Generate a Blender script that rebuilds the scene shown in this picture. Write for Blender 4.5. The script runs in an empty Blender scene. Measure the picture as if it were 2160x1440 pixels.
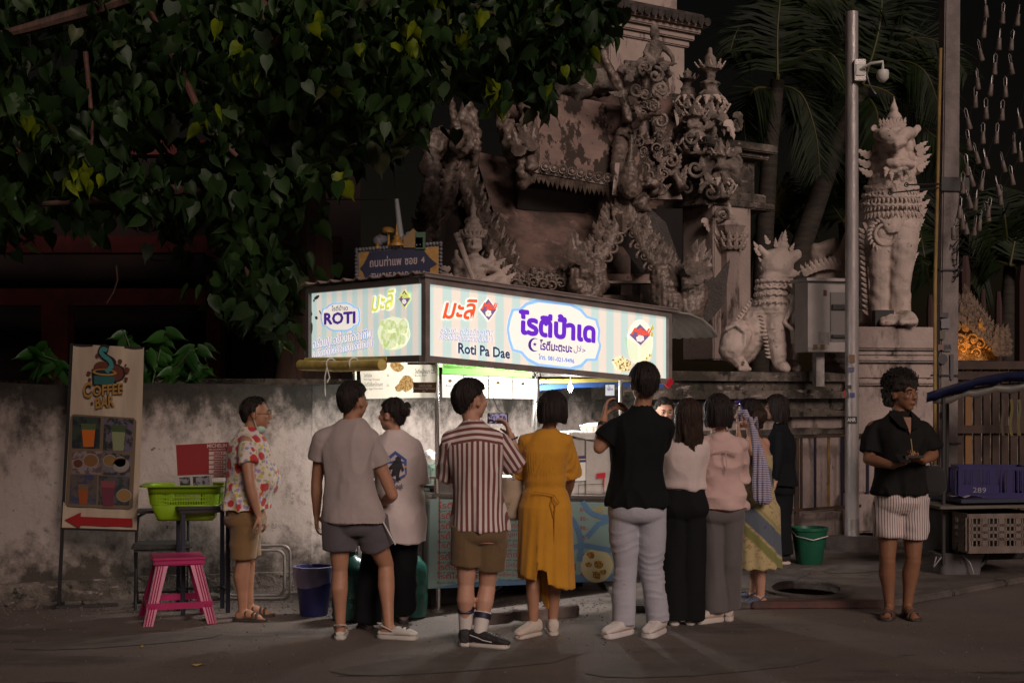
import bpy, bmesh, math, random
import numpy as np
from mathutils import Vector, Matrix, Quaternion
random.seed(7); np.random.seed(7)
R = math.radians
S = bpy.context.scene
C = S.collection
# ------------------------------------------------------------ camera, night sky, street light, exposure
FP = 3000.0; EYE = 1.62
cam = bpy.data.cameras.new('camera'); co = bpy.data.objects.new('camera', cam); C.objects.link(co)
co.location = (0, 0, EYE); co.rotation_euler = (R(90), 0, 0)
cam.lens = 50; cam.sensor_width = 36; cam.shift_y = 100/2160; cam.clip_end = 400; cam.clip_start = .05
S.camera = co
S.view_settings.view_transform = 'Standard'; S.view_settings.look = 'None'
S.view_settings.exposure = 0; S.view_settings.gamma = 1; S.view_settings.use_curve_mapping = False
W = bpy.data.worlds.new('World'); S.world = W; W.use_nodes = True
wn = W.node_tree; bg = wn.nodes['Background']
sky = wn.nodes.new('ShaderNodeTexSky'); sky.sky_type = 'NISHITA'; sky.sun_disc = False
SUN_EL = 28.0; SUN_AZ = 157.0            # street lamp light: from the right, behind the camera
sky.sun_elevation = R(SUN_EL); sky.sun_rotation = R(SUN_AZ)
tint = wn.nodes.new('ShaderNodeMixRGB'); tint.blend_type = 'MULTIPLY'; tint.inputs[0].default_value = 1
tint.inputs[2].default_value = (1, .62, .40, 1)
wn.links.new(sky.outputs[0], tint.inputs[1]); wn.links.new(tint.outputs[0], bg.inputs[0])
bg.inputs[1].default_value = .0012
sun = bpy.data.lights.new('street_light', 'SUN'); sun.energy = 1.7; sun.angle = R(22); sun.color = (1, .80, .70)
so = bpy.data.objects.new('street_light', sun); C.objects.link(so)
_a = R(SUN_AZ); _e = R(SUN_EL)
_d = Vector((math.sin(_a)*math.cos(_e), math.cos(_a)*math.cos(_e), math.sin(_e)))
so.rotation_euler = _d.to_track_quat('Z', 'Y').to_euler(); so.location = (6, -8, 9)
S.cycles.use_denoising = True
S.cycles.max_bounces = 5; S.cycles.diffuse_bounces = 3; S.cycles.glossy_bounces = 3; S.cycles.transparent_max_bounces = 6
S.cycles.sample_clamp_indirect = 4

# ------------------------------------------------------------ helpers
def P(px, py, Y): return Vector(((px-1080)*Y/FP, Y, EYE-(py-820)*Y/FP))
def DG(py, z=0): return FP*(EYE-z)/(py-820)      # distance of a ground point seen at row py
def vnoise(p, seed=0):
    p = np.asarray(p, float)+seed*17.31+100.0
    i = np.floor(p).astype(np.int64); f = p-i; f = f*f*(3-2*f)
    def h(a, b, c):
        n = (a*73856093) ^ (b*19349663) ^ (c*83492791) ^ (seed*2654435)
        n = (n ^ (n >> 13))*1274126177 & 0xffffffff
        n = (n ^ (n >> 16)) & 0xffff
        return n/32767.5-1
    r = 0
    for dx in (0, 1):
        for dy in (0, 1):
            for dz in (0, 1):
                w = (f[:, 0] if dx else 1-f[:, 0])*(f[:, 1] if dy else 1-f[:, 1])*(f[:, 2] if dz else 1-f[:, 2])
                r = r+w*h(i[:, 0]+dx, i[:, 1]+dy, i[:, 2]+dz)
    return r
def fbm(p, o=3, seed=0):
    p = np.asarray(p, float); r = 0; a = 1
    for k in range(o): r = r+a*vnoise(p*2**k, seed+k); a *= .5
    return r
MATS = {}
def M(name, col=(.5, .5, .5), rough=.7, col2=None, scale=4, lo=.4, hi=.6, bump=0, bscale=40, metal=0, emit=0, stretch=(1, 1, 1), detail=5, coords='pos', layers=(), spec=.5, trans=0, alpha=1, sheen=0, bdist=.02, transl=0):
    if name in MATS: return MATS[name]
    m = bpy.data.materials.new(name); m.use_nodes = True; MATS[name] = m
    n = m.node_tree.nodes; l = m.node_tree.links; b = n['Principled BSDF']
    b.inputs['Roughness'].default_value = rough; b.inputs['Metallic'].default_value = metal
    b.inputs['Specular IOR Level'].default_value = spec
    b.inputs['Transmission Weight'].default_value = trans; b.inputs['Alpha'].default_value = alpha
    b.inputs['Sheen Weight'].default_value = sheen
    c4 = lambda c: (c[0], c[1], c[2], 1)
    if coords == 'obj':
        tc = n.new('ShaderNodeTexCoord'); src = tc.outputs['Object']
    else:
        tc = n.new('ShaderNodeNewGeometry'); src = tc.outputs['Position']
    mp = n.new('ShaderNodeMapping'); mp.inputs['Scale'].default_value = stretch; l.new(src, mp.inputs[0]); vec = mp.outputs[0]
    cur = None
    def noise(sc, det=detail, v=vec, rg=.6):
        t = n.new('ShaderNodeTexNoise'); t.inputs['Scale'].default_value = sc; t.inputs['Detail'].default_value = det
        t.inputs['Roughness'].default_value = rg; l.new(v, t.inputs['Vector']); return t.outputs[0]
    def ramp(v, a, z):
        r = n.new('ShaderNodeMapRange'); r.inputs[1].default_value = a; r.inputs[2].default_value = z; l.new(v, r.inputs[0]); return r.outputs[0]
    def mix(f, a, c2):
        x = n.new('ShaderNodeMix'); x.data_type = 'RGBA'; l.new(f, x.inputs[0])
        if isinstance(a, tuple): x.inputs[6].default_value = c4(a)
        else: l.new(a, x.inputs[6])
        if isinstance(c2, tuple): x.inputs[7].default_value = c4(c2)
        else: l.new(c2, x.inputs[7])
        return x.outputs[2]
    m['_'] = 0
    if col2 is not None: cur = mix(ramp(noise(scale), lo, hi), tuple(col), tuple(col2))
    for fn in layers:
        if cur is None:
            rgb = n.new('ShaderNodeRGB'); rgb.outputs[0].default_value = c4(col); cur = rgb.outputs[0]
        cur = fn(n, l, src, cur, noise, ramp, mix)
    if cur is None: b.inputs['Base Color'].default_value = c4(col)
    else: l.new(cur, b.inputs['Base Color'])
    if emit:
        b.inputs['Emission Strength'].default_value = emit
        if cur is None: b.inputs['Emission Color'].default_value = c4(col)
        else: l.new(cur, b.inputs['Emission Color'])
    if bump:
        bp = n.new('ShaderNodeBump'); bp.inputs['Strength'].default_value = bump; bp.inputs['Distance'].default_value = bdist
        l.new(noise(bscale, 4), bp.inputs['Height']); l.new(bp.outputs[0], b.inputs['Normal'])
    if transl:
        t = n.new('ShaderNodeBsdfTranslucent'); x = n.new('ShaderNodeMixShader'); x.inputs[0].default_value = transl
        if cur is None: t.inputs[0].default_value = c4(col)
        else: l.new(cur, t.inputs[0])
        l.new(b.outputs[0], x.inputs[1]); l.new(t.outputs[0], x.inputs[2]); l.new(x.outputs[0], n['Material Output'].inputs[0])
    return m
def G(m, s):  # sRGB 0..255 triple -> linear
    return tuple(((v/255)/12.92 if v/255 <= .04045 else ((v/255+.055)/1.055)**2.4)*s for v in m)

def finish(me, sharp=38, smooth=True):
    if smooth:
        me.polygons.foreach_set('use_smooth', np.ones(len(me.polygons), bool)); me.update()
        if sharp: me.set_sharp_from_angle(angle=R(sharp))
def link(name, me, mat, parent=None, label=None):
    o = bpy.data.objects.new(name, me); C.objects.link(o)
    if mat is not None and len(me.materials) == 0: me.materials.append(mat)
    if parent is not None: o.parent = parent
    if label: o['label'] = label
    return o
def tag(o, label=None, cat=None, group=None, kind=None):
    if label: o['label'] = label
    if cat: o['category'] = cat
    if group: o['group'] = group
    if kind: o['kind'] = kind
    return o
def thing(name, label, cat, loc=(0, 0, 0), rz=0, group=None):
    o = bpy.data.objects.new(name, None); C.objects.link(o); o.empty_display_size = .1
    o.location = loc; o.rotation_euler = (0, 0, R(rz)); return tag(o, label, cat, group)
def MW(o):
    m = Matrix.LocRotScale(o.location, o.rotation_euler, o.scale)
    if o.parent: m = MW(o.parent) @ m
    return m
class MB:
    """collects simple solids into one mesh"""
    def __init__(s): s.v = []; s.f = []
    def add(s, vs, fs):
        k = len(s.v); s.v += [tuple(q) for q in vs]; s.f += [tuple(i+k for i in f) for f in fs]; return s
    def box(s, c, d, rot=None, taper=1):
        x, y, z = d[0]/2, d[1]/2, d[2]/2; t = taper
        q = [Vector(a) for a in ((-x, -y, -z), (x, -y, -z), (x, y, -z), (-x, y, -z), (-x*t, -y*t, z), (x*t, -y*t, z), (x*t, y*t, z), (-x*t, y*t, z))]
        if rot is not None: q = [rot @ a for a in q]
        return s.add([a+Vector(c) for a in q], [(0, 3, 2, 1), (4, 5, 6, 7), (0, 1, 5, 4), (1, 2, 6, 5), (2, 3, 7, 6), (3, 0, 4, 7)])
    def bar(s, a, b, w, h=None, up=(0, 0, 1)):
        a = Vector(a); b = Vector(b); d = b-a; L = d.length; d.normalize(); up = Vector(up)
        if abs(d.dot(up)) > .98: up = Vector((0, 1, 0))
        sx = d.cross(up).normalized(); uz = sx.cross(d)
        m = Matrix((sx, d, uz)).transposed()
        return s.box((a+b)/2, (w, L, h or w), m)
    def tube(s, pts, r, n=8, cap=True, up=None):
        pts = [Vector(p) for p in pts]; rs = r if hasattr(r, '__len__') else [r]*len(pts)
        k = len(s.v); prev = None
        for i, p in enumerate(pts):
            t = (pts[min(i+1, len(pts)-1)]-pts[max(i-1, 0)])
            if t.length < 1e-9: t = Vector((0, 0, 1))
            t.normalize()
            if prev is None:
                a = Vector((0, 0, 1)) if abs(t.z) < .9 else Vector((0, 1, 0)); sx = t.cross(a).normalized()
            else:
                sx = (prev-t*prev.dot(t)); sx = sx.normalized() if sx.length > 1e-6 else t.orthogonal().normalized()
            prev = sx; sy = t.cross(sx)
            for j in range(n):
                a = 2*math.pi*j/n; s.v.append(tuple(p+(sx*math.cos(a)+sy*math.sin(a))*rs[i]))
        for i in range(len(pts)-1):
            for j in range(n):
                j2 = (j+1) % n; s.f.append((k+i*n+j, k+i*n+j2, k+(i+1)*n+j2, k+(i+1)*n+j))
        if cap:
            s.f.append(tuple(k+j for j in range(n))[::-1]); e = k+(len(pts)-1)*n; s.f.append(tuple(e+j for j in range(n)))
        return s
    def lathe(s, prof, c=(0, 0, 0), n=16, sx=1, sy=1, a0=0, cap=True):
        k = len(s.v); c = Vector(c)
        for r, z in prof:
            for j in range(n):
                a = 2*math.pi*j/n+a0; s.v.append((c.x+r*math.cos(a)*sx, c.y+r*math.sin(a)*sy, c.z+z))
        for i in range(len(prof)-1):
            for j in range(n):
                j2 = (j+1) % n; s.f.append((k+i*n+j, k+i*n+j2, k+(i+1)*n+j2, k+(i+1)*n+j))
        if cap:
            s.f.append(tuple(k+j for j in range(n))[::-1]); e = k+(len(prof)-1)*n; s.f.append(tuple(e+j for j in range(n)))
        return s
    def ball(s, c, r, n=10, m=7):
        rr = r if hasattr(r, '__len__') else (r, r, r); c = Vector(c)
        k = len(s.v)
        s.v.append((c.x, c.y, c.z-rr[2]))
        for i in range(1, m):
            ph = -math.pi/2+math.pi*i/m
            for j in range(n):
                a = 2*math.pi*j/n; s.v.append((c.x+rr[0]*math.cos(ph)*math.cos(a), c.y+rr[1]*math.cos(ph)*math.sin(a), c.z+rr[2]*math.sin(ph)))
        s.v.append((c.x, c.y, c.z+rr[2])); e = len(s.v)-1
        for j in range(n):
            j2 = (j+1) % n; s.f.append((k, k+1+j2, k+1+j)); s.f.append((e, k+1+(m-2)*n+j, k+1+(m-2)*n+j2))
            for i in range(m-2): s.f.append((k+1+i*n+j, k+1+i*n+j2, k+1+(i+1)*n+j2, k+1+(i+1)*n+j))
        return s
    def prism(s, outline, d, fr=None):
        """outline (u,v) in the plane of frame fr=(O,U,V,N), extruded d along N"""
        O, U, V, N = fr or (Vector(), Vector((1, 0, 0)), Vector((0, 0, 1)), Vector((0, -1, 0)))
        n = len(outline)
        ar = sum(outline[i][0]*outline[(i+1) % n][1]-outline[(i+1) % n][0]*outline[i][1] for i in range(n))
        if ar < 0: outline = outline[::-1]
        a = [O+U*u+V*v for u, v in outline]; b = [q+N*d for q in a]
        return s.add(a+b, [tuple(range(n))[::-1], tuple(range(n, 2*n))]+[(i, (i+1) % n, n+(i+1) % n, n+i) for i in range(n)])
    def xf(s, m):
        s.v = [tuple(m @ Vector(q)) for q in s.v]; return s
    def mesh(s, name, sharp=38, smooth=True):
        me = bpy.data.meshes.new(name); me.from_pydata(s.v, [], s.f); me.validate()
        bm = bmesh.new(); bm.from_mesh(me); bmesh.ops.recalc_face_normals(bm, faces=bm.faces); bm.to_mesh(me); bm.free()
        finish(me, sharp, smooth); return me
    def build(s, name, mat, parent=None, label=None, sharp=38, smooth=True, bevel=0):
        me = s.mesh(name, sharp, smooth)
        if bevel:
            bm = bmesh.new(); bm.from_mesh(me)
            bmesh.ops.remove_doubles(bm, verts=bm.verts, dist=1e-5)
            es = [e for e in bm.edges if len(e.link_faces) == 2 and e.calc_face_angle(0) > R(30)]
            bmesh.ops.bevel(bm, geom=es, offset=bevel, segments=2, affect='EDGES', clamp_overlap=True)
            bm.to_mesh(me); bm.free(); finish(me, sharp, smooth)
        return link(name, me, mat, parent, label)
def copies(name, me, mat, parent, mats, label=None):
    out = []
    for m in mats:
        o = link(name, me, mat, parent, label); o.matrix_local = m; out.append(o)
    return out

# ---- soft forms: union of solids, voxel remeshed into one skin
def capsule(mb, pts, rs, n=14):
    """sphere swept along points with changing radius, closed round ends"""
    P_ = [Vector(p) for p in pts]; d0 = (P_[1]-P_[0]); d1 = (P_[-1]-P_[-2])
    d0 = d0.normalized() if d0.length > 1e-6 else Vector((0, 0, 1)); d1 = d1.normalized() if d1.length > 1e-6 else d0
    Q = []; rr = []
    for a in (0.12, .5, .87): Q.append(P_[0]-d0*rs[0]*math.cos(math.asin(a))); rr.append(rs[0]*a)
    Q += P_; rr += list(rs)
    for a in (.87, .5, .12): Q.append(P_[-1]+d1*rs[-1]*math.cos(math.asin(a))); rr.append(rs[-1]*a)
    mb.tube(Q, rr, n); return mb
def loft(mb, rings, n=28, pw=2.0):
    """rings: (center, right vec*rx, fwd vec*ry); closed with flat ends"""
    k = len(mb.v)
    for c, u, v in rings:
        for j in range(n):
            a = 2*math.pi*j/n; ca, sa = math.cos(a), math.sin(a)
            e = 2/pw; x = math.copysign(abs(ca)**e, ca); y = math.copysign(abs(sa)**e, sa)
            mb.v.append(tuple(Vector(c)+Vector(u)*x+Vector(v)*y))
    for i in range(len(rings)-1):
        for j in range(n):
            j2 = (j+1) % n; mb.f.append((k+i*n+j, k+i*n+j2, k+(i+1)*n+j2, k+(i+1)*n+j))
    mb.f.append(tuple(k+j for j in range(n))[::-1]); e = k+(len(rings)-1)*n; mb.f.append(tuple(e+j for j in range(n)))
    return mb
def sculpt(mb, name, mat, parent, voxel=.01, smooth=2, disp=None, label=None, attr=None, sf=.5, post=None):
    me = bpy.data.meshes.new(name); me.from_pydata(mb.v, [], mb.f)
    bm = bmesh.new(); bm.from_mesh(me); bmesh.ops.recalc_face_normals(bm, faces=bm.faces); bm.to_mesh(me); bm.free()
    t = bpy.data.objects.new('tmp', me); C.objects.link(t)
    r = t.modifiers.new('r', 'REMESH'); r.mode = 'VOXEL'; r.voxel_size = voxel; r.use_smooth_shade = True
    if smooth:
        q = t.modifiers.new('s', 'SMOOTH'); q.factor = sf; q.iterations = smooth
    dg = bpy.context.evaluated_depsgraph_get()
    out = bpy.data.meshes.new_from_object(t.evaluated_get(dg)); out.name = name
    bpy.data.objects.remove(t); bpy.data.meshes.remove(me)
    n = len(out.vertices); co = np.empty(n*3); out.vertices.foreach_get('co', co); co = co.reshape(-1, 3)
    rest = co.copy()
    if disp is not None:
        no = np.empty(n*3); out.vertices.foreach_get('normal', no); no = no.reshape(-1, 3)
        d = disp(co, no); co = co+(no*d[:, None] if d.ndim == 1 else d)
        out.vertices.foreach_set('co', co.ravel()); out.update()
    if attr is not None:
        at = out.attributes.new('pat', 'FLOAT_VECTOR', 'POINT'); at.data.foreach_set('vector', attr(rest).astype(np.float32).ravel())
    if post: post(out)
    finish(out, 0)
    return link(name, out, mat, parent, label)

# ---- flat print and lettering
_TX = {}
def text_mesh(s, bold=0, shear=0, res=2):
    k = (s, bold, shear, res)
    if k in _TX: return _TX[k]
    cu = bpy.data.curves.new('t', 'FONT'); cu.body = s; cu.resolution_u = res; cu.offset = bold; cu.shear = shear; cu.size = 1
    o = bpy.data.objects.new('t', cu); C.objects.link(o)
    me = bpy.data.meshes.new_from_object(o.evaluated_get(bpy.context.evaluated_depsgraph_get()))
    v = [tuple(q.co) for q in me.vertices]; f = [tuple(p.vertices) for p in me.polygons]
    bpy.data.objects.remove(o); bpy.data.curves.remove(cu); bpy.data.meshes.remove(me)
    if not v: _TX[k] = ([], [], 1, 1, 0, 0); return _TX[k]
    xs = [q[0] for q in v]; ys = [q[1] for q in v]
    _TX[k] = (v, f, max(xs)-min(xs), max(ys)-min(ys), min(xs), min(ys)); return _TX[k]
class Plane:
    """a flat face in a thing's local space that print is laid on; p() finds the spot seen at a photo pixel"""
    def __init__(s, root, O, N):
        s.root = root; s.m = MW(root); s.inv = s.m.inverted(); s.O = Vector(O); s.N = Vector(N).normalized()
    def p(s, px, py, off=0):
        eye = s.inv @ Vector((0, 0, EYE)); d = (s.inv @ P(px, py, 10))-eye
        t = (s.O-eye).dot(s.N)/d.dot(s.N); return eye+d*t+s.N*off
    def text(s, mb, txt, a, b, top, bold=0, shear=0, off=.002, fat=0):
        """a, b: lower left and lower right pixel; top: pixel above a"""
        v, f, w, h, x0, y0 = text_mesh(txt, bold, shear)
        A = s.p(*a, off); B = s.p(*b, off); T = s.p(*top, off)
        U = (B-A)/w; V = (T-A)/h
        for i in range(8 if fat else 1):
            du = fat*h*math.cos(i*.785)*(1 if fat else 0); dv = fat*h*math.sin(i*.785)*(1 if fat else 0)
            mb.add([A+U*(q[0]-x0+du)+V*(q[1]-y0+dv)+(s.N*(.0002*i) if fat else Vector()) for q in v], f)
    def poly(s, mb, pts, off=.002):
        mb.add([s.p(x, y, off) for x, y in pts], [tuple(range(len(pts)))])
    def ell(s, mb, cx, cy, rx, ry, off=.002, n=16, rot=0, wob=0, sd=0):
        rd = random.Random(sd); pts = []
        for i in range(n):
            a = 2*math.pi*i/n; k = 1+wob*rd.uniform(-1, 1); x = rx*math.cos(a)*k; y = ry*math.sin(a)*k
            pts.append((cx+x*math.cos(rot)-y*math.sin(rot), cy+x*math.sin(rot)+y*math.cos(rot)))
        s.poly(mb, pts, off)
    def line(s, mb, pts, w, off=.002, closed=False):
        P_ = [Vector((x, y)) for x, y in pts]; n = len(P_)
        if n > 3 and not closed and w > 4:
            Q_ = []
            for i in range(n-1):
                a, b, c, d = P_[max(i-1, 0)], P_[i], P_[i+1], P_[min(i+2, n-1)]
                for k in range(5): t = k/5; Q_.append(.5*((2*b)+(c-a)*t+(2*a-5*b+4*c-d)*t*t+(3*b-a-3*c+d)*t**3))
            P_ = Q_+[P_[-1]]; n = len(P_)
        for i in range(n if closed else n-1):
            a, b = P_[i], P_[(i+1) % n]; d = b-a
            if d.length < 1e-6: continue
            d.normalize(); q = Vector((-d.y, d.x))*w/2; a = a-d*w*.3; b = b+d*w*.3
            s.poly(mb, [tuple(a-q), tuple(b-q), tuple(b+q), tuple(a+q)], off+.0003*i)
def flat(mb, name, mat, parent, label=None):
    me = bpy.data.meshes.new(name); me.from_pydata(mb.v, [], mb.f); me.update()
    o = link(name, me, mat, parent, label)
    if len(mb.f) > 1 and parent is not None: o['kind'] = 'stuff'
    return o
# ------------------------------------------------------------ materials
def streaks(col, sc, a, z, st=(1, 1, 1)):
    def fn(n, l, src, cur, noise, ramp, mix):
        mp = n.new('ShaderNodeMapping'); mp.inputs['Scale'].default_value = st; l.new(src, mp.inputs[0])
        return mix(ramp(noise(sc, 6, mp.outputs[0], .65), a, z), cur, tuple(col))
    return fn
def zband(col, z0, z1, w, sc, st=(1, 1, 1), bias=0, gain=1.0):
    """mould that gathers in a height band with a ragged edge"""
    def fn(n, l, src, cur, noise, ramp, mix):
        sp = n.new('ShaderNodeSeparateXYZ'); l.new(src, sp.inputs[0])
        mp = n.new('ShaderNodeMapping'); mp.inputs['Scale'].default_value = st; l.new(src, mp.inputs[0])
        up = ramp(sp.outputs[2], z0-w, z0+w); dn = ramp(sp.outputs[2], z1+w, z1-w)
        m = n.new('ShaderNodeMath'); m.operation = 'MULTIPLY'; l.new(up, m.inputs[0]); l.new(dn, m.inputs[1])
        nz = noise(sc, 7, mp.outputs[0], .72)
        a = n.new('ShaderNodeMath'); a.operation = 'MULTIPLY_ADD'; l.new(m.outputs[0], a.inputs[0]); a.inputs[1].default_value = .42*gain; l.new(nz, a.inputs[2])
        return mix(ramp(a.outputs[0], .60-bias, .86-bias), cur, tuple(col))
    return fn
asph = M('asphalt', (.115, .090, .079), .75, (.16, .126, .11), 1.1, .35, .7, bump=.8, bscale=90, bdist=.010, layers=[
    streaks((.07, .055, .048), .9, .56, .66, (.5, 1.6, 1)), streaks((.21, .18, .16), 38, .60, .70), streaks((.045, .036, .032), 30, .62, .70), streaks((.05, .04, .035), 2.6, .63, .655, (.35, 1.5, 1)), streaks((.04, .032, .028), .45, .60, .64)])
paving = M('paving', (.12, .092, .08), .85, (.07, .055, .048), 3, bump=.4, bscale=60, layers=[streaks((.13, .11, .1), 2, .58, .66), streaks((.025, .02, .018), 5, .62, .7)])
kerbm = M('kerb_concrete', (.125, .10, .09), .85, (.07, .056, .05), 4, bump=.4, bscale=70)
redkerb = M('faded_red_paint', (.11, .042, .036), .8, (.07, .04, .035), 9, bump=.3)
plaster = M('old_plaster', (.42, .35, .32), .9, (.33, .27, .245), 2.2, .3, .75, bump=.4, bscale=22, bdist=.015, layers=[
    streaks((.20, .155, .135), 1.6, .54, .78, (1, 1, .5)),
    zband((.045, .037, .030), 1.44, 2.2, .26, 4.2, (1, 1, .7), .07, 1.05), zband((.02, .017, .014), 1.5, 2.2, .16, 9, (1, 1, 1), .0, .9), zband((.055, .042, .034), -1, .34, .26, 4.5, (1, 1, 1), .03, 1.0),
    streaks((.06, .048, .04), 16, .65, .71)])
temple_pl = M('temple_plaster', (.42, .33, .30), .88, (.31, .24, .22), 3, .36, .66, bump=.5, bscale=30, layers=[
    streaks((.10, .078, .066), 2.4, .53, .66, (1.6, 1.6, .5)), streaks((.045, .036, .03), 5, .60, .68, (1, 1, .6))])
temple_mould = M('mouldy_temple_stone', (.22, .18, .155), .9, (.05, .04, .032), 2.6, .34, .56, bump=.8, bscale=26, bdist=.03, layers=[
    streaks((.30, .24, .22), 4, .60, .66, (1, 1, 3)), streaks((.05, .065, .025), 3.3, .64, .7), streaks((.02, .017, .014), 7, .56, .64)])
statue = M('carved_white_stone', (.58, .46, .41), .8, (.44, .35, .31), 6, .35, .7, bump=.45, bscale=45, bdist=.012, layers=[
    streaks((.085, .068, .058), 3.2, .60, .72, (1, 1, 2.2)), streaks((.05, .04, .034), 14, .62, .70)])
statue_dk = M('weathered_grey_stone', (.30, .24, .21), .85, (.07, .056, .047), 5, .36, .62, bump=.8, bscale=40, bdist=.02, layers=[streaks((.34, .28, .25), 6, .62, .68)])
chrome = M('polished_steel', (.62, .60, .58), .25, metal=.9, bump=.05, bscale=8)
galv = M('galvanised_steel', (.42, .38, .37), .42, (.30, .27, .26), 9, metal=.55, bump=.15, bscale=90)
dark = M('dark_metal', (.03, .028, .028), .5, metal=.3)
black = M('black_plastic', (.018, .017, .018), .5)
rust = M('brown_painted_iron', (.085, .045, .03), .7, (.05, .035, .03), 9)
ochre = M('ochre_paint', (.26, .14, .03), .7, (.16, .085, .03), 9)
navy = M('navy_paint', (.02, .02, .05), .6)
steelsheet = M('brushed_sheet', (.30, .28, .27), .38, (.22, .2, .19), 5, metal=.6, stretch=(1, 1, .1))
alu = M('aluminium_frame', (.30, .25, .24), .5, (.22, .185, .175), 6, metal=.3)
whitepl = M('white_plastic', (.62, .60, .56), .5, (.5, .48, .45), 6)
cream = M('cream_vinyl', (.62, .58, .50), .5, (.55, .5, .43), 3, bump=.2, bscale=7, transl=.5)
woodd = M('dark_wood', (.05, .03, .022), .6, (.03, .02, .016), 8, stretch=(1, 1, .1))
def ink(name, c, s=1.0, e=0): return M(name, G(c, s), .6, emit=e)
# ------------------------------------------------------------ ground with the open drain
from mathutils.geometry import tessellate_polygon
def sheet(name, outer, holes, z, mat, kind='structure', thick=0):
    lp = [[Vector((x, y, z)) for x, y in outer]]+[[Vector((x, y, z)) for x, y in h] for h in holes]
    tr = tessellate_polygon(lp); vs = [v for L in lp for v in L]; fs = []
    for t in tr:
        a, b, c = [vs[i] for i in t]
        fs.append(tuple(t) if (b-a).cross(c-a).z > 0 else tuple(t)[::-1])
    n = len(vs)
    if thick:
        k = 0
        vs = vs+[v-Vector((0, 0, thick)) for v in vs]
        for L in lp:
            m = len(L)
            for i in range(m): fs.append((k+i, k+(i+1) % m, n+k+(i+1) % m, n+k+i))
            k += m
    me = bpy.data.meshes.new(name); me.from_pydata([tuple(v) for v in vs], [], fs); me.update()
    o = link(name, me, mat); o['kind'] = kind; return o
HC = P(1700, 1234, 11.15)
hole = [(HC.x+.27*math.cos(a)+.02*math.sin(3*a), HC.y+.40*math.sin(a)) for a in [2*math.pi*i/20 for i in range(20)]]
road = sheet('road', [(-80, -40), (80, -40), (80, 120), (-80, 120)], [hole], 0, asph)
PV = .045
# pavement strip whose front edge runs along the gutter
pe = [(.85, 10.40), (1.75, 10.58), (2.75, 10.62), (3.4, 11.2), (4.6, 12.3), (12, 16.5)]
pave = sheet('pavement', pe+[(12, 24), (2, 16.5), (.6, 13.1)], [hole], PV, paving, thick=PV-.004)
mb = MB(); mb.lathe([(.46, 0), (.46, .55)], (HC.x, HC.y, -.6), 20, cap=False); mb.add([(HC.x+.5*math.cos(a), HC.y+.5*math.sin(a), -.6) for a in [i*.5 for i in range(12)]], [tuple(range(12))])
o = mb.build('drain_pit', M('pit_black', (.012, .01, .009), .6)); o['kind'] = 'structure'  # pit walls and floor in one near-black colour
kt = thing('kerb', 'low concrete kerb along the pavement edge with red painted stretch behind the queue', 'kerb', (0, 0, 0))
mb = MB(); K = []
for i in range(len(pe)-1):
    a, b = Vector((*pe[i], 0)), Vector((*pe[i+1], 0)); n = max(1, int((b-a).length/.6))
    for k in range(n): K.append((a+(b-a)*k/n, a+(b-a)*(k+1)/n))
for i, (a, b) in enumerate(K):
    d = (b-a).normalized(); mb = MB(); mb.bar(a+d*.012-Vector((0, .06, -.025)), b-d*.006-Vector((0, .06, -.025)), .13, .052+.004*(i % 3))
    red = i == 1
    mb.build('kerbstone', redkerb if red else kerbm, kt, 'faded red painted kerbstone' if red else None, bevel=.012)
kt['kind'] = 'structure'
# the rim slab round the drain
mb = MB(); hr = [(HC.x+.35*math.cos(a), HC.y+.48*math.sin(a)) for a in [2*math.pi*i/20 for i in range(20)]]
o = sheet('drain_rim', hr, [hole], PV+.02, kerbm, thick=.018)
# concrete gutter strip, patches and a few tiles of the broken paving
rd = random.Random(4)
for i, (px, py, w, h) in enumerate([(1560, 1225, 1.6, .22), (1860, 1190, 1.3, .2), (1480, 1195, .9, .18)]):
    Y = DG(py, PV); c = P(px, py, Y)
    vs = [(c.x+w/2*math.cos(a)*(1+.12*rd.uniform(-1, 1))*.95, c.y+w*.30*math.sin(a)+w*.42*math.cos(a)*.9) for a in [2*math.pi*k/14 for k in range(14)]]
    sheet('pavement_patch', vs, [], PV+.004, kerbm)
for i, (px, py, w, h) in enumerate([(980, 1395, 1.5, .30), (260, 1350, 1.2, .25), (1500, 1400, 1.4, .3)]):
    Y = DG(py); c = P(px, py, Y)
    vs = [(c.x+w/2*math.cos(a)*(1+.1*rd.uniform(-1, 1)), c.y+h*math.sin(a)+w*.2*math.cos(a)) for a in [2*math.pi*k/14 for k in range(14)]]
    sheet('road_patch', vs, [], .004, M('asphalt_patch', (.13, .11, .098), .8, (.10, .085, .075), 5, bump=.5, bscale=140, bdist=.006))
mb = MB()
for (px, py, L, rz) in [(420, 1405, .09, .3), (300, 1366, .05, 1.2), (570, 1400, .04, 2), (1185, 1352, .03, 0)]:
    c = P(px, py, DG(py)); c.z = .008
    mb.add([(c.x+L/2*math.cos(rz+t)*k, c.y+L/2*math.sin(rz+t)*k, .006+.012*(j % 2)) for j, (t, k) in enumerate([(0, 1), (.6, .55), (math.pi-.6, .55), (math.pi, 1), (math.pi+.6, .5), (-.6, .5)])], [(0, 1, 2, 3, 4, 5)])
tag(flat(mb, 'fallen_leaves', M('dry_leaf', (.25, .17, .03), .7), None), 'few dry yellow leaves scattered on the dark road', 'leaves', kind='stuff')

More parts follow.
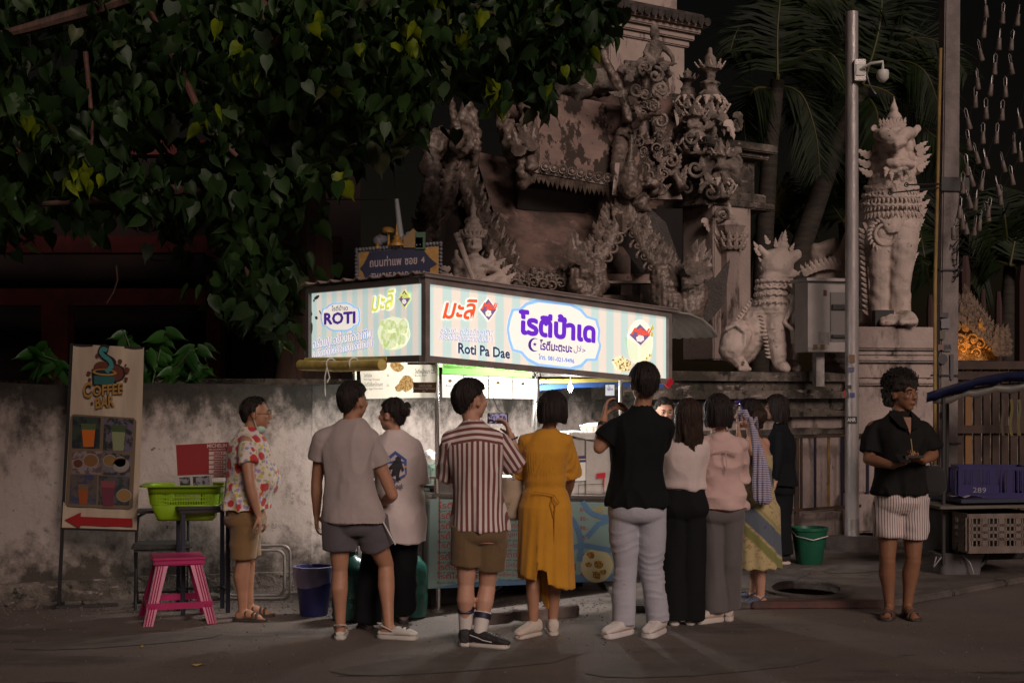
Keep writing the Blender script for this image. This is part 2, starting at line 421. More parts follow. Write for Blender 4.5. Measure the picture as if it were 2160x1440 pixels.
rg_ = random.Random(31); mb = MB()
for i in range(2600):
    if i < 1500: x = rg_.uniform(-5, 6); Y = rg_.uniform(6.2, 11)
    else: x = rg_.uniform(-5, 1.2); Y = min(11.2, 8.35+(x+11)*.336)-.25-abs(rg_.gauss(0, .35))
    if x > .7 and Y > 10.3: continue
    s = rg_.uniform(.004, .011)*(1.4 if i > 1500 else 1); a = rg_.uniform(0, 3); c, d = s*math.cos(a), s*math.sin(a)
    mb.add([(x+c, Y+d, .001), (x-d, Y+c, .001), (x-c, Y-d, .001), (x+d, Y-c, .001), (x, Y, s*.9)], [(0, 1, 4), (1, 2, 4), (2, 3, 4), (3, 0, 4)])
tag(mb.build('road_grit', M('grit', (.16, .13, .115), .9, (.07, .055, .05), 30), None, smooth=False), 'loose grit and crumbs scattered over the dark road', 'grit', kind='stuff')
# ------------------------------------------------------------ walls
def wall_run(name, label, pts, prof, mats, kind=None, blocks=None):
    """prof: (part name, z0, z1, how far it stands proud, thickness)"""
    t = thing(name, label, 'wall', (pts[0][0], pts[0][1], 0))
    o0 = Vector((pts[0][0], pts[0][1], 0))
    for (nm, z0, z1, pr, th), m in zip(prof, mats):
        for i in range(len(pts)-1):
            a = Vector((*pts[i], 0)); b = Vector((*pts[i+1], 0)); d = (b-a).normalized(); nrm = Vector((d.y, -d.x, 0))
            L = (b-a).length; seg = max(6, int(L/.12)); rows = max(2, int((z1-z0)/.12))
            mb = MB(); vs = []; fs = []
            for k in range(seg+1):
                for q in range(rows+1):
                    p = a+d*(L*k/seg); z = z0+(z1-z0)*q/rows
                    jj = .014*vnoise([[p.x*2.2, p.y*2.2, z*2.2]], 3)[0]+.006*vnoise([[p.x*9, p.y*9, z*9]], 5)[0]
                    vs.append(tuple(p-o0+nrm*(pr+jj)+Vector((0, 0, z+(.022*vnoise([[p.x*1.7, p.y, nm.__len__()]], 9)[0] if q == rows else 0)))))
            for k in range(seg):
                for q in range(rows):
                    e = k*(rows+1)+q; fs.append((e, e+rows+1, e+rows+2, e+1))
            k0 = len(vs)
            for k in range(seg+1):
                p = Vector(vs[k*(rows+1)+rows])-nrm*th; vs.append(tuple(p)); p2 = Vector(vs[k*(rows+1)])-nrm*th; vs.append(tuple(p2))
            for k in range(seg):
                e = k*(rows+1); fs.append((e+rows, e+2*rows+1, k0+2*k+2, k0+2*k)); fs.append((e+rows+1, e, k0+2*k+1, k0+2*k+3)); fs.append((k0+2*k, k0+2*k+2, k0+2*k+3, k0+2*k+1))
            for k in (0, seg):
                e = k*(rows+1); f = [e+q for q in range(rows+1)]+[k0+2*k, k0+2*k+1]; fs.append(tuple(f))
            mb.add(vs, fs); mb.build(nm, m, t)
    return t
W0, W1, W2 = (-11, 8.35), (-1.62, 11.50), (1.35, 13.86)
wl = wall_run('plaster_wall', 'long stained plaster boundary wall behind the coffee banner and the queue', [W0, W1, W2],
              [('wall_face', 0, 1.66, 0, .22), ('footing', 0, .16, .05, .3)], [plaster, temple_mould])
T0, T1 = (.75, 13.38), (4.05, 15.75)
td = (Vector(T1)-Vector(T0)).normalized()
tw = wall_run('temple_wall', 'moulded temple terrace wall black with mould below the stone lions', [T0, T1],
              [('base_course', 0, .32, .10, 1.2), ('panel', .32, 1.14, 0, 1.1), ('ledge', 1.14, 1.20, .07, 1.1), ('band', 1.20, 1.33, .03, 1.1), ('ledge', 1.33, 1.40, .12, 1.1),
               ('band', 1.40, 1.52, .05, 1.1), ('ledge', 1.52, 1.60, .16, 1.1), ('band', 1.60, 1.70, .08, 1.1), ('ledge', 1.70, 1.79, .14, 1.1)],
              [temple_pl, temple_pl, temple_mould, temple_pl, temple_mould, temple_mould, temple_mould, temple_mould, temple_mould])
mb = MB(); mb.box((0, 0, .86), (24, 12, 1.70), Matrix.Rotation(math.atan2(td.y, td.x), 3, 'Z'))
o = mb.build('terrace', temple_mould); cc = Vector((*T0, 0))+Vector((*td, 0))*8+Vector((-td.y, td.x, 0))*6.9; o.location = (cc.x, cc.y, 0); o['kind'] = 'structure'
# loose stones and weeds at the wall foot, left
rd = random.Random(11)
stone_me = []
for k in range(3):
    bm = bmesh.new(); bmesh.ops.create_icosphere(bm, subdivisions=1, radius=1)
    for v in bm.verts: v.co = v.co*(1+rd.uniform(-.25, .25)); v.co.z *= .55
    me = bpy.data.meshes.new('rubble'); bm.to_mesh(me); bm.free(); me.materials.append(temple_mould); stone_me.append(me)
for i in range(26):
    t = rd.random()**.7; x = -4.9+t*2.6; y = W0[1]+(x-W0[0])*(W1[1]-W0[1])/(W1[0]-W0[0])-.12-rd.random()*.22; s = rd.uniform(.03, .085)
    o = bpy.data.objects.new('rubble', stone_me[i % 3]); C.objects.link(o); o.location = (x, y, s*.3); o.scale = (s*1.4, s, s); o.rotation_euler = (0, 0, rd.random()*6)
    tag(o, 'mossy lump of rubble at the foot of the plaster wall near the coffee banner', 'stone', 'rubble along the wall foot')
# ------------------------------------------------------------ roti stall
ST = thing('roti_stall', 'brightly lit roti street food stall with striped light box signs and customers queuing', 'food stall', (-.617, 10, 0), 41.5)
def tilt(p):
    x, y, z = p; return (x, y, z-.061*x*min(1, max(0, z)/.7))
def sb(mb, name, mat, parent=None, **k):
    mb.v = [tilt(v) for v in mb.v]; return mb.build(name, mat, parent or ST, **k)
LX, LY = 2.54, 1.45
Z0, Z1 = 1.853, 2.363
def stripes(ax, per, e):
    def fn(n, l, src, cur, noise, ramp, mix):
        sp = n.new('ShaderNodeSeparateXYZ'); l.new(src, sp.inputs[0])
        m = n.new('ShaderNodeMath'); m.operation = 'MULTIPLY'; m.inputs[1].default_value = 2*math.pi/per; l.new(sp.outputs[ax], m.inputs[0])
        s = n.new('ShaderNodeMath'); s.operation = 'SINE'; l.new(m.outputs[0], s.inputs[0])
        return mix(ramp(s.outputs[0], -.12, .12), cur, (.53, .68, .645))
    return fn
def lbmat(name, ax, per): return M(name, (.78, .70, .61), .5, emit=.76, coords='obj', layers=[stripes(ax, per, 1)])
fp = lbmat('front_sign_print', 0, .165); lp = lbmat('side_sign_print', 1, .135)
mb = MB(); mb.add([(.03, 0, Z0-.061*.03), (LX-.03, 0, Z0-.061*(LX-.03)), (LX-.03, 0, Z1-.061*(LX-.03)), (.03, 0, Z1-.061*.03)], [(0, 1, 2, 3)])
FPan = flat(mb, 'front_light_box', fp, ST)
mb = MB(); mb.add([(0, LY-.03, Z0), (0, .03, Z0), (0, .03, Z1), (0, LY-.03, Z1)], [(0, 1, 2, 3)])
SPan = flat(mb, 'side_light_box', lp, ST)
# frames
mb = MB()
for z in (Z0-.02, Z1+.02): mb.bar((-.015, -.005, z), (LX+.01, -.005, z), .05, .045)
for x in (.008, LX-.01): mb.bar((x, -.006, Z0-.04), (x, -.006, Z1+.04), .04, .05, (0, 1, 0))
sb(mb, 'sign_frame', alu)
mb = MB()
for z in (Z0-.02, Z1+.02): mb.bar((-.005, .02, z), (-.005, LY+.01, z), .05, .045)
mb.bar((-.006, LY-.01, Z0-.04), (-.006, LY-.01, Z1+.04), .05, .04)
sb(mb, 'sign_frame', M('grey_frame', (.12, .105, .10), .5, metal=.3))
mb = MB(); mb.box((LX/2, .075, (Z0+Z1)/2), (LX-.02, .11, .50)); mb.box((.075, LY/2+.1, (Z0+Z1)/2), (.11, LY-.24, .50)); mb.box((LX-.06, LY/2+.08, (Z0+Z1)/2), (.10, LY-.2, .46)); mb.box((LX/2, LY-.03, (Z0+Z1)/2), (LX-.3, .05, .46))
sb(mb, 'sign_casing', whitepl)
# corrugated roof sheet with an awning flap at the far end
def corr(x, y, z, per=.17, amp=.022):
    f = (y/per) % 1; h = amp*max(0, 1-abs(f-.5)/.22) if abs(f-.5) < .22 else 0; return z+h
mb = MB(); nx = 3; ys = [-.06+i*.0212 for i in range(int((LY+.12)/.0212)+1)]
xs = [-.045, .8, 1.7, LX+.06]
g = [[(x, y, corr(x, y, Z1+.065)) for y in ys] for x in xs]
vs = [p for r in g for p in r]+[(x, y, z-.006) for r in g for x, y, z in r]; n = len(ys); N = len(xs)*n; fs = []
for i in range(len(xs)-1):
    for j in range(n-1): fs.append((i*n+j, (i+1)*n+j, (i+1)*n+j+1, i*n+j+1)); fs.append((N+i*n+j, N+i*n+j+1, N+(i+1)*n+j+1, N+(i+1)*n+j))
for j in range(n-1): fs.append((j, j+1, N+j+1, N+j)); fs.append(((len(xs)-1)*n+j, N+(len(xs)-1)*n+j, N+(len(xs)-1)*n+j+1, (len(xs)-1)*n+j+1))
for i in range(len(xs)-1):
    for j in (0, n-1): fs.append((i*n+j, N+i*n+j, N+(i+1)*n+j, (i+1)*n+j))
mb.add(vs, fs); roofm = M('corrugated_roof', (.46, .36, .33), .45, (.38, .29, .27), 5, metal=.35)
sb(mb, 'roof_sheet', roofm, sharp=25)
mb = MB(); ys = [-.04+i*.025 for i in range(42)]; xs = [(LX+.02, 0), (LX+.22, -.005), (LX+.38, -.03), (LX+.50, -.085), (LX+.58, -.16)]
vs = [(x, y, corr(x, y, Z1+.045+dz, .10, .016)) for x, dz in xs for y in ys]; n = len(ys)
mb.add(vs, [(i*n+j, (i+1)*n+j, (i+1)*n+j+1, i*n+j+1) for i in range(4) for j in range(n-1)])
fl = sb(mb, 'awning_flap', M('pale_flap', (.42, .40, .38), .5, metal=.2), sharp=25); sd = fl.modifiers.new('s', 'SOLIDIFY'); sd.thickness = .006
mb = MB(); mb.bar((-.03, -.035, Z1+.052), (LX+.08, -.035, Z1+.052), .03, .022); sb(mb, 'roof_edge', alu)
mb = MB(); mb.add([(.1, .12, Z0+.42), (LX-.05, .12, Z0+.42), (LX-.05, LY-.05, Z0+.40), (.1, LY-.05, Z0+.40)], [(0, 3, 2, 1)])
sb(mb, 'ceiling_liner', M('white_tarp', (.78, .77, .76), .6, bump=.4, bscale=4))
# posts
posts = [(.30, .22), (2.22, .22), (.30, 1.25), (2.22, 1.25)]
for i, (x, y) in enumerate(posts):
    mb = MB(); mb.tube([(x, y, 0.0), (x, y, .6), (x-.01, y, 1.3), (x-.02, y, Z1)], .017, 10); mb.v = [v if v[2] < .05 else tilt(v) for v in mb.v]
    mb.build('post', chrome, ST)
    mb = MB(); mb.lathe([(.045, 0), (.045, .008), (.02, .02)], (x, y, 0), 12); mb.build('post_foot', galv, ST)
# counter, body panels
mb = MB(); mb.box((1.25, .70, .865), (2.05, 1.0, .03)); mb.box((1.25, .70, .80), (2.0, .96, .02)); sb(mb, 'worktop', chrome, bevel=.004)
mb = MB(); mb.box((1.25, .72, .50), (1.92, .86, .58)); sb(mb, 'body', steelsheet)
mb = MB()
for k in range(7): mb.box((.285, .30+k*.13, .47), (.01, .09, .52))
sb(mb, 'side_slats', steelsheet)
mb = MB(); mb.bar((.2, .24, .845), (2.3, .24, .845), .03, .05); mb.bar((.2, .24, .99), (1.55, .24, .99), .02, .02); mb.bar((.28, .24, .99), (.28, 1.2, .99), .02, .02); sb(mb, 'counter_rail', chrome)
mb = MB(); mb.box((.75, .235, .93), (.95, .006, .11)); sb(mb, 'splash_guard', steelsheet)
# wheels
def torus(mb, c, r, q, n=24, m=8, axis='y'):
    pts = []
    k = len(mb.v)
    for i in range(n):
        a = 2*math.pi*i/n
        for j in range(m):
            b = 2*math.pi*j/m; rr = r+q*math.cos(b); h = q*math.sin(b)
            p = (rr*math.cos(a), h, rr*math.sin(a)) if axis == 'y' else ((rr*math.cos(a), rr*math.sin(a), h) if axis == 'z' else (h, rr*math.cos(a), rr*math.sin(a)))
            mb.v.append((c[0]+p[0], c[1]+p[1], c[2]+p[2]))
    for i in range(n):
        for j in range(m):
            i2 = (i+1) % n; j2 = (j+1) % m; mb.f.append((k+i*m+j, k+i2*m+j, k+i2*m+j2, k+i*m+j2))
    return mb
for yy in (.42, 1.1):
    mb = MB(); torus(mb, (.98, yy, .27), .235, .024, 28, 8); w = mb.build('wheel', black, ST)
    mb = MB(); torus(mb, (.98, yy, .27), .208, .008, 28, 6); mb.ball((.98, yy, .27), .03, 8, 6)
    for k in range(14):
        a = 2*math.pi*k/14; mb.bar((.98, yy, .27), (.98+.205*math.cos(a), yy, .27+.205*math.sin(a)), .004)
    mb.build('rim', galv, w)
mb = MB(); mb.bar((.98, .3, .27), (.98, 1.2, .27), .03); mb.box((1.7, .6, .14), (.5, .4, .25)); mb.box((.55, .55, .09), (.35, .3, .16)); mb.build('axle_and_boxes', dark, ST)
# front menu board
mbP = Plane(ST, (0, .205, 0), (0, -1, 0))
mb = MB(); q = [mbP.p(908, 1052), mbP.p(903, 1241), mbP.p(1298, 1224), mbP.p(1300, 1060)]
mb.add([tuple(v) for v in q]+[(v.x, v.y+.02, v.z) for v in q], [(0, 1, 2, 3), (4, 7, 6, 5), (0, 4, 5, 1), (1, 5, 6, 2), (2, 6, 7, 3), (3, 7, 4, 0)])
MBD = mb.build('menu_board', M('aqua_menu_print', (.27, .42, .40), .5, (.30, .44, .43), 2), ST)
mbP = Plane(ST, (0, .205, 0), (0, -1, 0))
mb = MB()
for pts in ([(1190, 1080), (1210, 1100), (1225, 1140), (1222, 1180)], [(1230, 1060), (1245, 1080), (1275, 1090), (1300, 1082)], [(1195, 1160), (1225, 1150), (1260, 1155), (1290, 1160)], [(1240, 1130), (1262, 1105), (1290, 1095)]):
    mbP.line(mb, pts, 11, .0015)
mbP.poly(mb, [(905, 1241), (960, 1231), (1080, 1222), (1200, 1212), (1298, 1208), (1298, 1224)], .0015)
flat(mb, 'blue_swirls', ink('menu_blue', (110, 150, 190), .9), MBD)
rows = [('โรตีไข่', 'Roti with egg'), ('โรตีช็อกโกแลต', 'Roti with chocolate'), ('โรตีกล้วย', 'Roti with banana'), ('โรตีชีส', 'Roti with cheese'), ('โรตีนูเทลลา', 'Roti with nutella'),
        ('โรตีไข่+ช็อกโกแลต', 'Roti with egg and chocolate'), ('โรตีไข่+ชีส', 'Roti with egg and cheese'), ('โรตีไข่+นูเทลล่า', 'Roti with egg and nutella')]
r1, r2 = MB(), MB()
for i, (a, b) in enumerate(rows):
    y = 1072+i*21.6; x = 925-i*.5; w = 9.5*len(a.replace('็', '').replace('ี', '').replace('ิ', '').replace('้', '').replace('่', ''))*1.0
    mbP.text(r1, a, (x, y), (x+w, y-.5+w*.0), (x, y-15 if any(c in a for c in 'ีิ็') else y-11), .01)
    mbP.text(r2, b, (x, y+8), (x+len(b)*4.2, y+7.5), (x, y+3))
    p = ['50.-', '30.-', '30.-', '35.-', '40.-', '25.-', '30.-', '40.-'][i]
    mbP.text(r1, p, (1223, 1078+i*19.6), (1241, 1078.3+i*19.6), (1223, 1070+i*19.4), .008)
    c = ['โรตีนูเทลลา', 'โรตีไมโล', 'โรตีช็อกโกแลต', 'โรตีนูเทลลา', 'โรตีไข่+ช็อกโกแลต', 'โรตีชีส', 'โรตีไข่+ชีส+ช็อกโก', 'โรตีไข่+ไมโล+นูเทลลา'][i]
    mbP.text(r1, c, (1052, 1070+i*21), (1088+len(c)*2, 1070+i*21), (1052, 1058+i*21), .008)
    mbP.text(r2, b, (1052, 1078+i*21), (1052+len(b)*3, 1078+i*21), (1052, 1073+i*21))
flat(r1, 'menu_lettering', ink('menu_red', (200, 60, 45), .9), MBD); flat(r2, 'menu_small_lettering', ink('menu_grey', (70, 65, 70), .8), MBD)
mb = MB(); mbP.text(mb, 'กรอบ', (1250, 1088), (1278, 1075), (1248, 1074), .02); mbP.text(mb, 'อร่อย', (1255, 1097), (1288, 1082), (1253, 1084), .02); flat(mb, 'gold_lettering', ink('menu_gold', (215, 180, 90), .9), MBD)
mb = MB(); mbP.ell(mb, 1258, 1192, 34, 36, .003, 24); flat(mb, 'plate_print', ink('plate_cream', (225, 215, 170), .9), MBD)
mb = MB()
for cx, cy, s in [(1246, 1170, 1), (1262, 1190, 1.3), (1258, 1212, 1.1), (1240, 1190, .8), (1272, 1206, .9)]: mbP.ell(mb, cx, cy, 9*s, 7*s, .004, 9, .4, .25, int(cx))
flat(mb, 'roti_print', M('roti_picture', G((215, 170, 80), .9), .6, G((120, 70, 20), .8), 60), MBD)
mb = MB(); mbP.poly(mb, [(1192, 1152), (1199, 1150), (1197, 1164), (1193, 1165)], .004); mbP.poly(mb, [(1194, 1190), (1213, 1188), (1214, 1202), (1195, 1204)], .004); flat(mb, 'red_tape', ink('tape_red', (190, 40, 50), .9), MBD)

# ---- print on the big front sign
F_ = Plane(ST, (0, 0, 0), (0, -1, 0)); E = .74
def sq(cx, cy, w, h, sl=.135, k=1.0):
    """scalloped label outline"""
    pts = []
    A = [(-1, -.32), (-.93, -.62), (-.76, -.66), (-.62, -.86), (-.36, -1), (0, -1), (.36, -1), (.58, -.88), (.72, -.68), (.93, -.62), (1, -.3), (.98, 0), (1.02, .15), (1, .3), (.93, .62), (.72, .66), (.6, .86), (.36, 1), (0, 1), (-.36, 1), (-.6, .86), (-.74, .66), (-.93, .62), (-1, .32), (-1.04, 0)]
    return [(cx+x*w*k, cy+y*h*k+(x*w*k)*sl) for x, y in A]
whi = ink('sign_white', (246, 238, 228), 1, E); blu = ink('sign_blue', (150, 195, 240), 1, E); pur = ink('sign_purple', (108, 45, 205), .9, E); drk = ink('sign_dark', (50, 52, 70), .8, .9)
pur2 = ink('sign_dark_purple', (75, 45, 140), .9, E); org = ink('sign_red', (238, 90, 50), 1, E); med = ink('sign_mid_blue', (90, 130, 200), 1, E); skb = ink('sign_grey_blue', (120, 150, 215), 1, E)
lime = ink('sign_lime', (225, 230, 120), 1, E); lav = ink('sign_lavender', (120, 100, 145), .9, E); blk = ink('sign_black', (60, 55, 50), .7, .8); foodm = M('sign_food', G((240, 225, 170), 1), .6, G((120, 85, 35), 1), 55, .5, .56, emit=.9)
roti_g = M('sign_roti_green', G((226, 232, 190), 1), .6, G((185, 205, 130), 1), 28, .45, .6, emit=.9)
mb = MB(); F_.poly(mb, sq(1169, 706, 97, 71, .118), .002); flat(mb, 'label_border', blu, FPan)
mb = MB(); F_.poly(mb, sq(1169, 706, 92, 64, .118), .004); flat(mb, 'label_field', whi, FPan)
mb = MB(); F_.text(mb, 'โรตีป้าเด', (1094, 703), (1253, 722), (1095, 653), .012, off=.006, fat=.045); flat(mb, 'shop_name_lettering', pur, FPan)
mb = MB(); F_.text(mb, 'โรตีมะตะบะ', (1137, 737), (1205, 744), (1138, 716), .008, off=.006, fat=.025)
th = [(math.pi*.5+a) for a in np.linspace(-1.15, 1.15, 9)]
out = [(1124-13*math.sin(t) if 0 else 1126+13*math.cos(math.pi/2+t+0), 727+14*math.sin(math.pi/2+t)) for t in []]
oc = [(1126+13*math.cos(a), 727+14.5*math.sin(a)) for a in np.linspace(R(60), R(300), 14)]; ic = [(1129+10*math.cos(a), 727+12.5*math.sin(a)) for a in np.linspace(R(295), R(65), 14)]
F_.poly(mb, oc+ic, .006)
F_.poly(mb, [(1127+(5 if i % 2 == 0 else 2)*math.sin(math.pi*i/5), 726-(5 if i % 2 == 0 else 2)*math.cos(math.pi*i/5)) for i in range(10)], .006)
F_.text(mb, 'ﻝﻼﺣ', (1209, 744), (1234, 747), (1209, 727), .0, off=.006)
flat(mb, 'label_lettering', pur2, FPan)
mb = MB(); F_.text(mb, 'โทร. 081-021-9496', (1135, 757), (1210, 766), (1135, 746), .0, off=.006, fat=.025); flat(mb, 'phone_number', med, FPan)
mb = MB(); F_.text(mb, 'Roti Pa Dae', (966, 744), (1074, 756), (966, 723), .0, off=.004, fat=.07); flat(mb, 'name_lettering_outline', ink('sign_pale', (170, 185, 205), 1, E), FPan)
mb = MB(); F_.text(mb, 'Roti Pa Dae', (966, 744), (1074, 756), (966, 723), .0, off=.006, fat=.03); flat(mb, 'name_lettering', drk, FPan)
mb = MB(); F_.text(mb, 'อร่อย!...อย่างมืออาชีพ', (929, 703), (1040, 708), (929, 689), .0, .3, off=.004, fat=.05); F_.text(mb, 'การันตีด้วยยอดขายอันดับ 1', (927, 715), (1040, 722), (927, 702), .0, .3, off=.004, fat=.05); flat(mb, 'slogan_outline', ink('slogan_shadow', (60, 95, 165), 1, .75), FPan)
mb = MB(); F_.text(mb, 'อร่อย!...อย่างมืออาชีพ', (929, 703), (1040, 708), (929, 689), .0, .3, off=.007, fat=.012); F_.text(mb, 'การันตีด้วยยอดขายอันดับ 1', (927, 715), (1040, 722), (927, 702), .0, .3, off=.007, fat=.012); flat(mb, 'slogan_lettering', whi, FPan)
mb = MB(); F_.text(mb, 'มะลิ', (933, 671), (1005, 673), (933, 630), .0, .3, off=.004, fat=.085); flat(mb, 'brand_outline', whi, FPan)
mb = MB(); F_.text(mb, 'มะลิ', (933, 671), (1005, 673), (933, 630), .0, .3, off=.0065, fat=.03); flat(mb, 'brand_lettering', org, FPan)
def diamond(PL, parent, cx, cy, w, h, ins, t1, sc=1):
    mb = MB(); PL.poly(mb, [(cx, cy-h), (cx+w, cy), (cx+.05*w, cy+h), (cx-w, cy)], .003); flat(mb, 'emblem_border', whi if ins else lime, parent)
    mb = MB(); PL.poly(mb, [(cx, cy-h*.86), (cx+w*.85, cy), (cx+.05*w, cy+h*.86), (cx-w*.85, cy)], .005); flat(mb, 'emblem_field', lav, parent)
    mb = MB()
    for i in range(6): a = i*math.pi/3+.3; PL.ell(mb, cx+w*.19*math.cos(a), cy+h*.30+h*.16*math.sin(a), w*.15, h*.13, .006+.0004*i, 8)
    flat(mb, 'flower', whi, parent)
    mb = MB(); PL.text(mb, 'Mali', (cx-w*.75, cy-h*.02), (cx+w*.8, cy-h*.04+t1), (cx-w*.60, cy-h*.55), .0, .2, off=.009, fat=.05); flat(mb, 'emblem_lettering', org if ins else lime, parent)
diamond(F_, FPan, 1029, 653, 20, 26, 1, 1)
mb = MB(); F_.ell(mb, 1350, 722, 27, 48, .002, 20); flat(mb, 'can_print', ink('can_print', (238, 236, 214), 1, .9), FPan)
diamond(F_, FPan, 1349, 706, 26, 26, 1, 2)
mb = MB()
for i in range(9): F_.line(mb, [(1345, 762-i*4), (1325-i, 752-i*5)], 1.2, .004); F_.line(mb, [(1350, 763-i*4), (1372, 754-i*5)], 1.2, .004)
flat(mb, 'leaf_print', ink('sign_leaf', (150, 175, 130), 1, .9), FPan)
mb = MB(); F_.ell(mb, 1311, 768, 21, 14, .005, 14, .4, .18, 3); F_.poly(mb, [(1354, 762), (1372, 744), (1374, 752), (1362, 768)], .005); flat(mb, 'food_print', foodm, FPan)
mb = MB(); F_.ell(mb, 1375, 692, 4, 4, .005, 8); F_.poly(mb, [(1375, 683), (1377, 690), (1373, 690)], .006); F_.ell(mb, 1374, 705, 3, 6, .005, 8); flat(mb, 'crest_print', ink('sign_olive', (190, 180, 90), 1, .9), FPan)
# ---- print on the side sign
S_ = Plane(ST, (0, 0, 0), (-1, 0, 0))
mb = MB(); S_.poly(mb, sq(719, 668.5, 41, 30, -.02), .002); flat(mb, 'label_border', blu, SPan)
mb = MB(); S_.poly(mb, sq(719, 668.5, 38, 27, -.02), .004); flat(mb, 'label_field', whi, SPan)
mb = MB(); S_.text(mb, 'ROTI', (686, 684), (750, 681), (686, 661), .0, off=.006, fat=.06); flat(mb, 'lettering', pur2, SPan)
mb = MB(); S_.text(mb, 'โรตีป้าเด', (701, 656), (735, 654), (701, 645), .01, off=.006); flat(mb, 'small_lettering', drk, SPan)
for of, bo, mm, nm in ((.004, .05, ink('slogan_shadow', (60, 95, 165), 1, .75), 'slogan_outline'), (.007, .012, whi, 'slogan_lettering')):
    mb = MB(); S_.text(mb, 'อร่อย!...อย่างมืออาชีพ', (662, 735), (786, 712), (661, 712), 0, .25, off=of, fat=bo); S_.text(mb, 'การันตีด้วยยอดขายอันดับ 1', (661, 754), (788, 731), (660, 736), 0, .25, off=of, fat=bo); flat(mb, nm, mm, SPan)
mb = MB(); S_.text(mb, 'มะลิ', (785, 657), (833, 650), (785, 619), .0, .25, off=.004, fat=.08); flat(mb, 'brand_outline', whi, SPan)
mb = MB(); S_.text(mb, 'มะลิ', (785, 657), (833, 650), (785, 619), .0, .25, off=.0065, fat=.03); flat(mb, 'brand_lettering', lime, SPan)
diamond(S_, SPan, 854, 630, 14, 20, 0, -1)
mb = MB(); S_.ell(mb, 831, 703, 34, 34, .002, 26, 0, .02); flat(mb, 'roti_disc', ink('roti_disc', (232, 236, 200), 1, .9), SPan)
mb = MB()
for cx, cy, rx, ry, r_ in [(820, 684, 19, 11, .1), (848, 694, 12, 22, .3), (812, 706, 9, 18, 0), (830, 714, 15, 14, .2), (822, 728, 16, 8, -.1), (847, 716, 12, 12, .4)]: S_.ell(mb, cx, cy, rx, ry, .003+.0006*len(mb.f), 14, r_, .08, int(cx))
flat(mb, 'roti_pieces', roti_g, SPan)
mb = MB()
for cx, cy, rx, ry, r_ in [(668, 628, 3, 7, .9), (657, 662, 2.5, 8, 0), (649, 682, 1.5, 6, -.3), (657, 694, 3, 12, .1), (655, 709, 2.5, 7, 0), (668, 670, 3, 4, 0), (676, 658, 1.5, 5, -.4), (663, 634, 2, 3, 0), (646, 745, 4.5, 6, 0)]: S_.ell(mb, cx, cy, rx, ry, .003, 9, r_, .2, int(cy))
flat(mb, 'dark_leaf_print', blk, SPan)
# ---- hanging menus under the signs
HP = Plane(ST, (.12, 0, 0), (-1, 0, 0))
mb = MB(); q = [HP.p(757, 755), HP.p(765, 841), HP.p(921, 838), HP.p(922, 755)]; mb.add([tuple(v) for v in q], [(0, 1, 2, 3)])
HM = mb.build('hanging_menu', cream, ST)
mb = MB(); HP.poly(mb, [(860, 757), (918, 757), (918, 769), (860, 769)]); HP.poly(mb, [(872, 806), (921, 806), (920, 828), (872, 828)]); flat(mb, 'brown_price_box', ink('price_brown', (115, 85, 60), .9), HM)
mb = MB(); HP.text(mb, 'Roti Banana+Egg+Chocolate 35.-', (863, 767), (917, 767), (863, 762), .01, off=.004); HP.text(mb, 'โรตีกล้วยไข่ชีส', (884, 816), (912, 816), (884, 810), .01, off=.004); HP.text(mb, 'Roti Banana+Egg+Cheese', (875, 822), (919, 822), (875, 817), .01, off=.004); HP.text(mb, '40.-', (892, 827), (900, 827), (892, 823), .01, off=.004); flat(mb, 'price_box_lettering', ink('card_white', (235, 230, 220), .9), HM)
mb = MB(); HP.text(mb, 'โรตีหน้าเนย 25.-', (876, 788), (921, 787), (876, 778), .01); HP.text(mb, 'โรตีไข่ชีส', (768, 795), (785, 795), (768, 788), .005); HP.text(mb, '30.-', (816, 794), (823, 794), (816, 789)); HP.text(mb, 'โรตีไข่ช็อกโกแลต', (769, 815), (808, 814), (769, 806), .005); HP.text(mb, '25.-', (816, 815), (823, 815), (816, 810)); HP.text(mb, 'Butter Roti', (876, 794), (900, 793), (876, 790)); HP.text(mb, 'Roti Egg+Cheese', (768, 803), (802, 803), (768, 798)); HP.text(mb, 'Roti Egg+Chocolate', (770, 823), (808, 822), (770, 818)); flat(mb, 'lettering', ink('menu_black', (60, 50, 50), .8), HM)
mb = MB()
for cx, cy, rx, ry in [(838, 773, 15, 10), (858, 809, 16, 17), (842, 818, 8, 8), (783, 760, 9, 5)]: HP.ell(mb, cx, cy, rx, ry, .003, 14, .3, .12, int(cx))
flat(mb, 'food_picture', M('food_picture', G((240, 215, 160), 1), .6, G((185, 130, 75), 1), 60, .45, .6, transl=.5), HM)
GP = Plane(ST, (0, .14, 0), (0, -1, 0))
mb = MB(); q = [GP.p(933, 752), GP.p(933, 788), GP.p(1122, 797), GP.p(1122, 760)]; mb.add([tuple(v) for v in q], [(0, 1, 2, 3)])
GB = mb.build('green_banner', M('green_banner', G((150, 225, 120), .8), .6, transl=.5), ST)
mb = MB(); GP.text(mb, 'โรตีสดแบบต้นตำรับอร่อยๆ', (935, 778), (1003, 780), (935, 768), .02, .15, off=.003); flat(mb, 'pink_lettering', ink('pink', (225, 110, 150), .9), GB)
mb = MB(); GP.text(mb, 'โรตีกล้วย ไข่ไข่มุก', (1042, 783), (1078, 784), (1042, 775), .01, off=.003); GP.text(mb, '20.-', (1084, 785), (1095, 785), (1084, 777), .01, off=.003); flat(mb, 'white_lettering', ink('card_white', (235, 230, 220), .9), GB)
GP2 = Plane(ST, (0, .145, 0), (0, -1, 0))
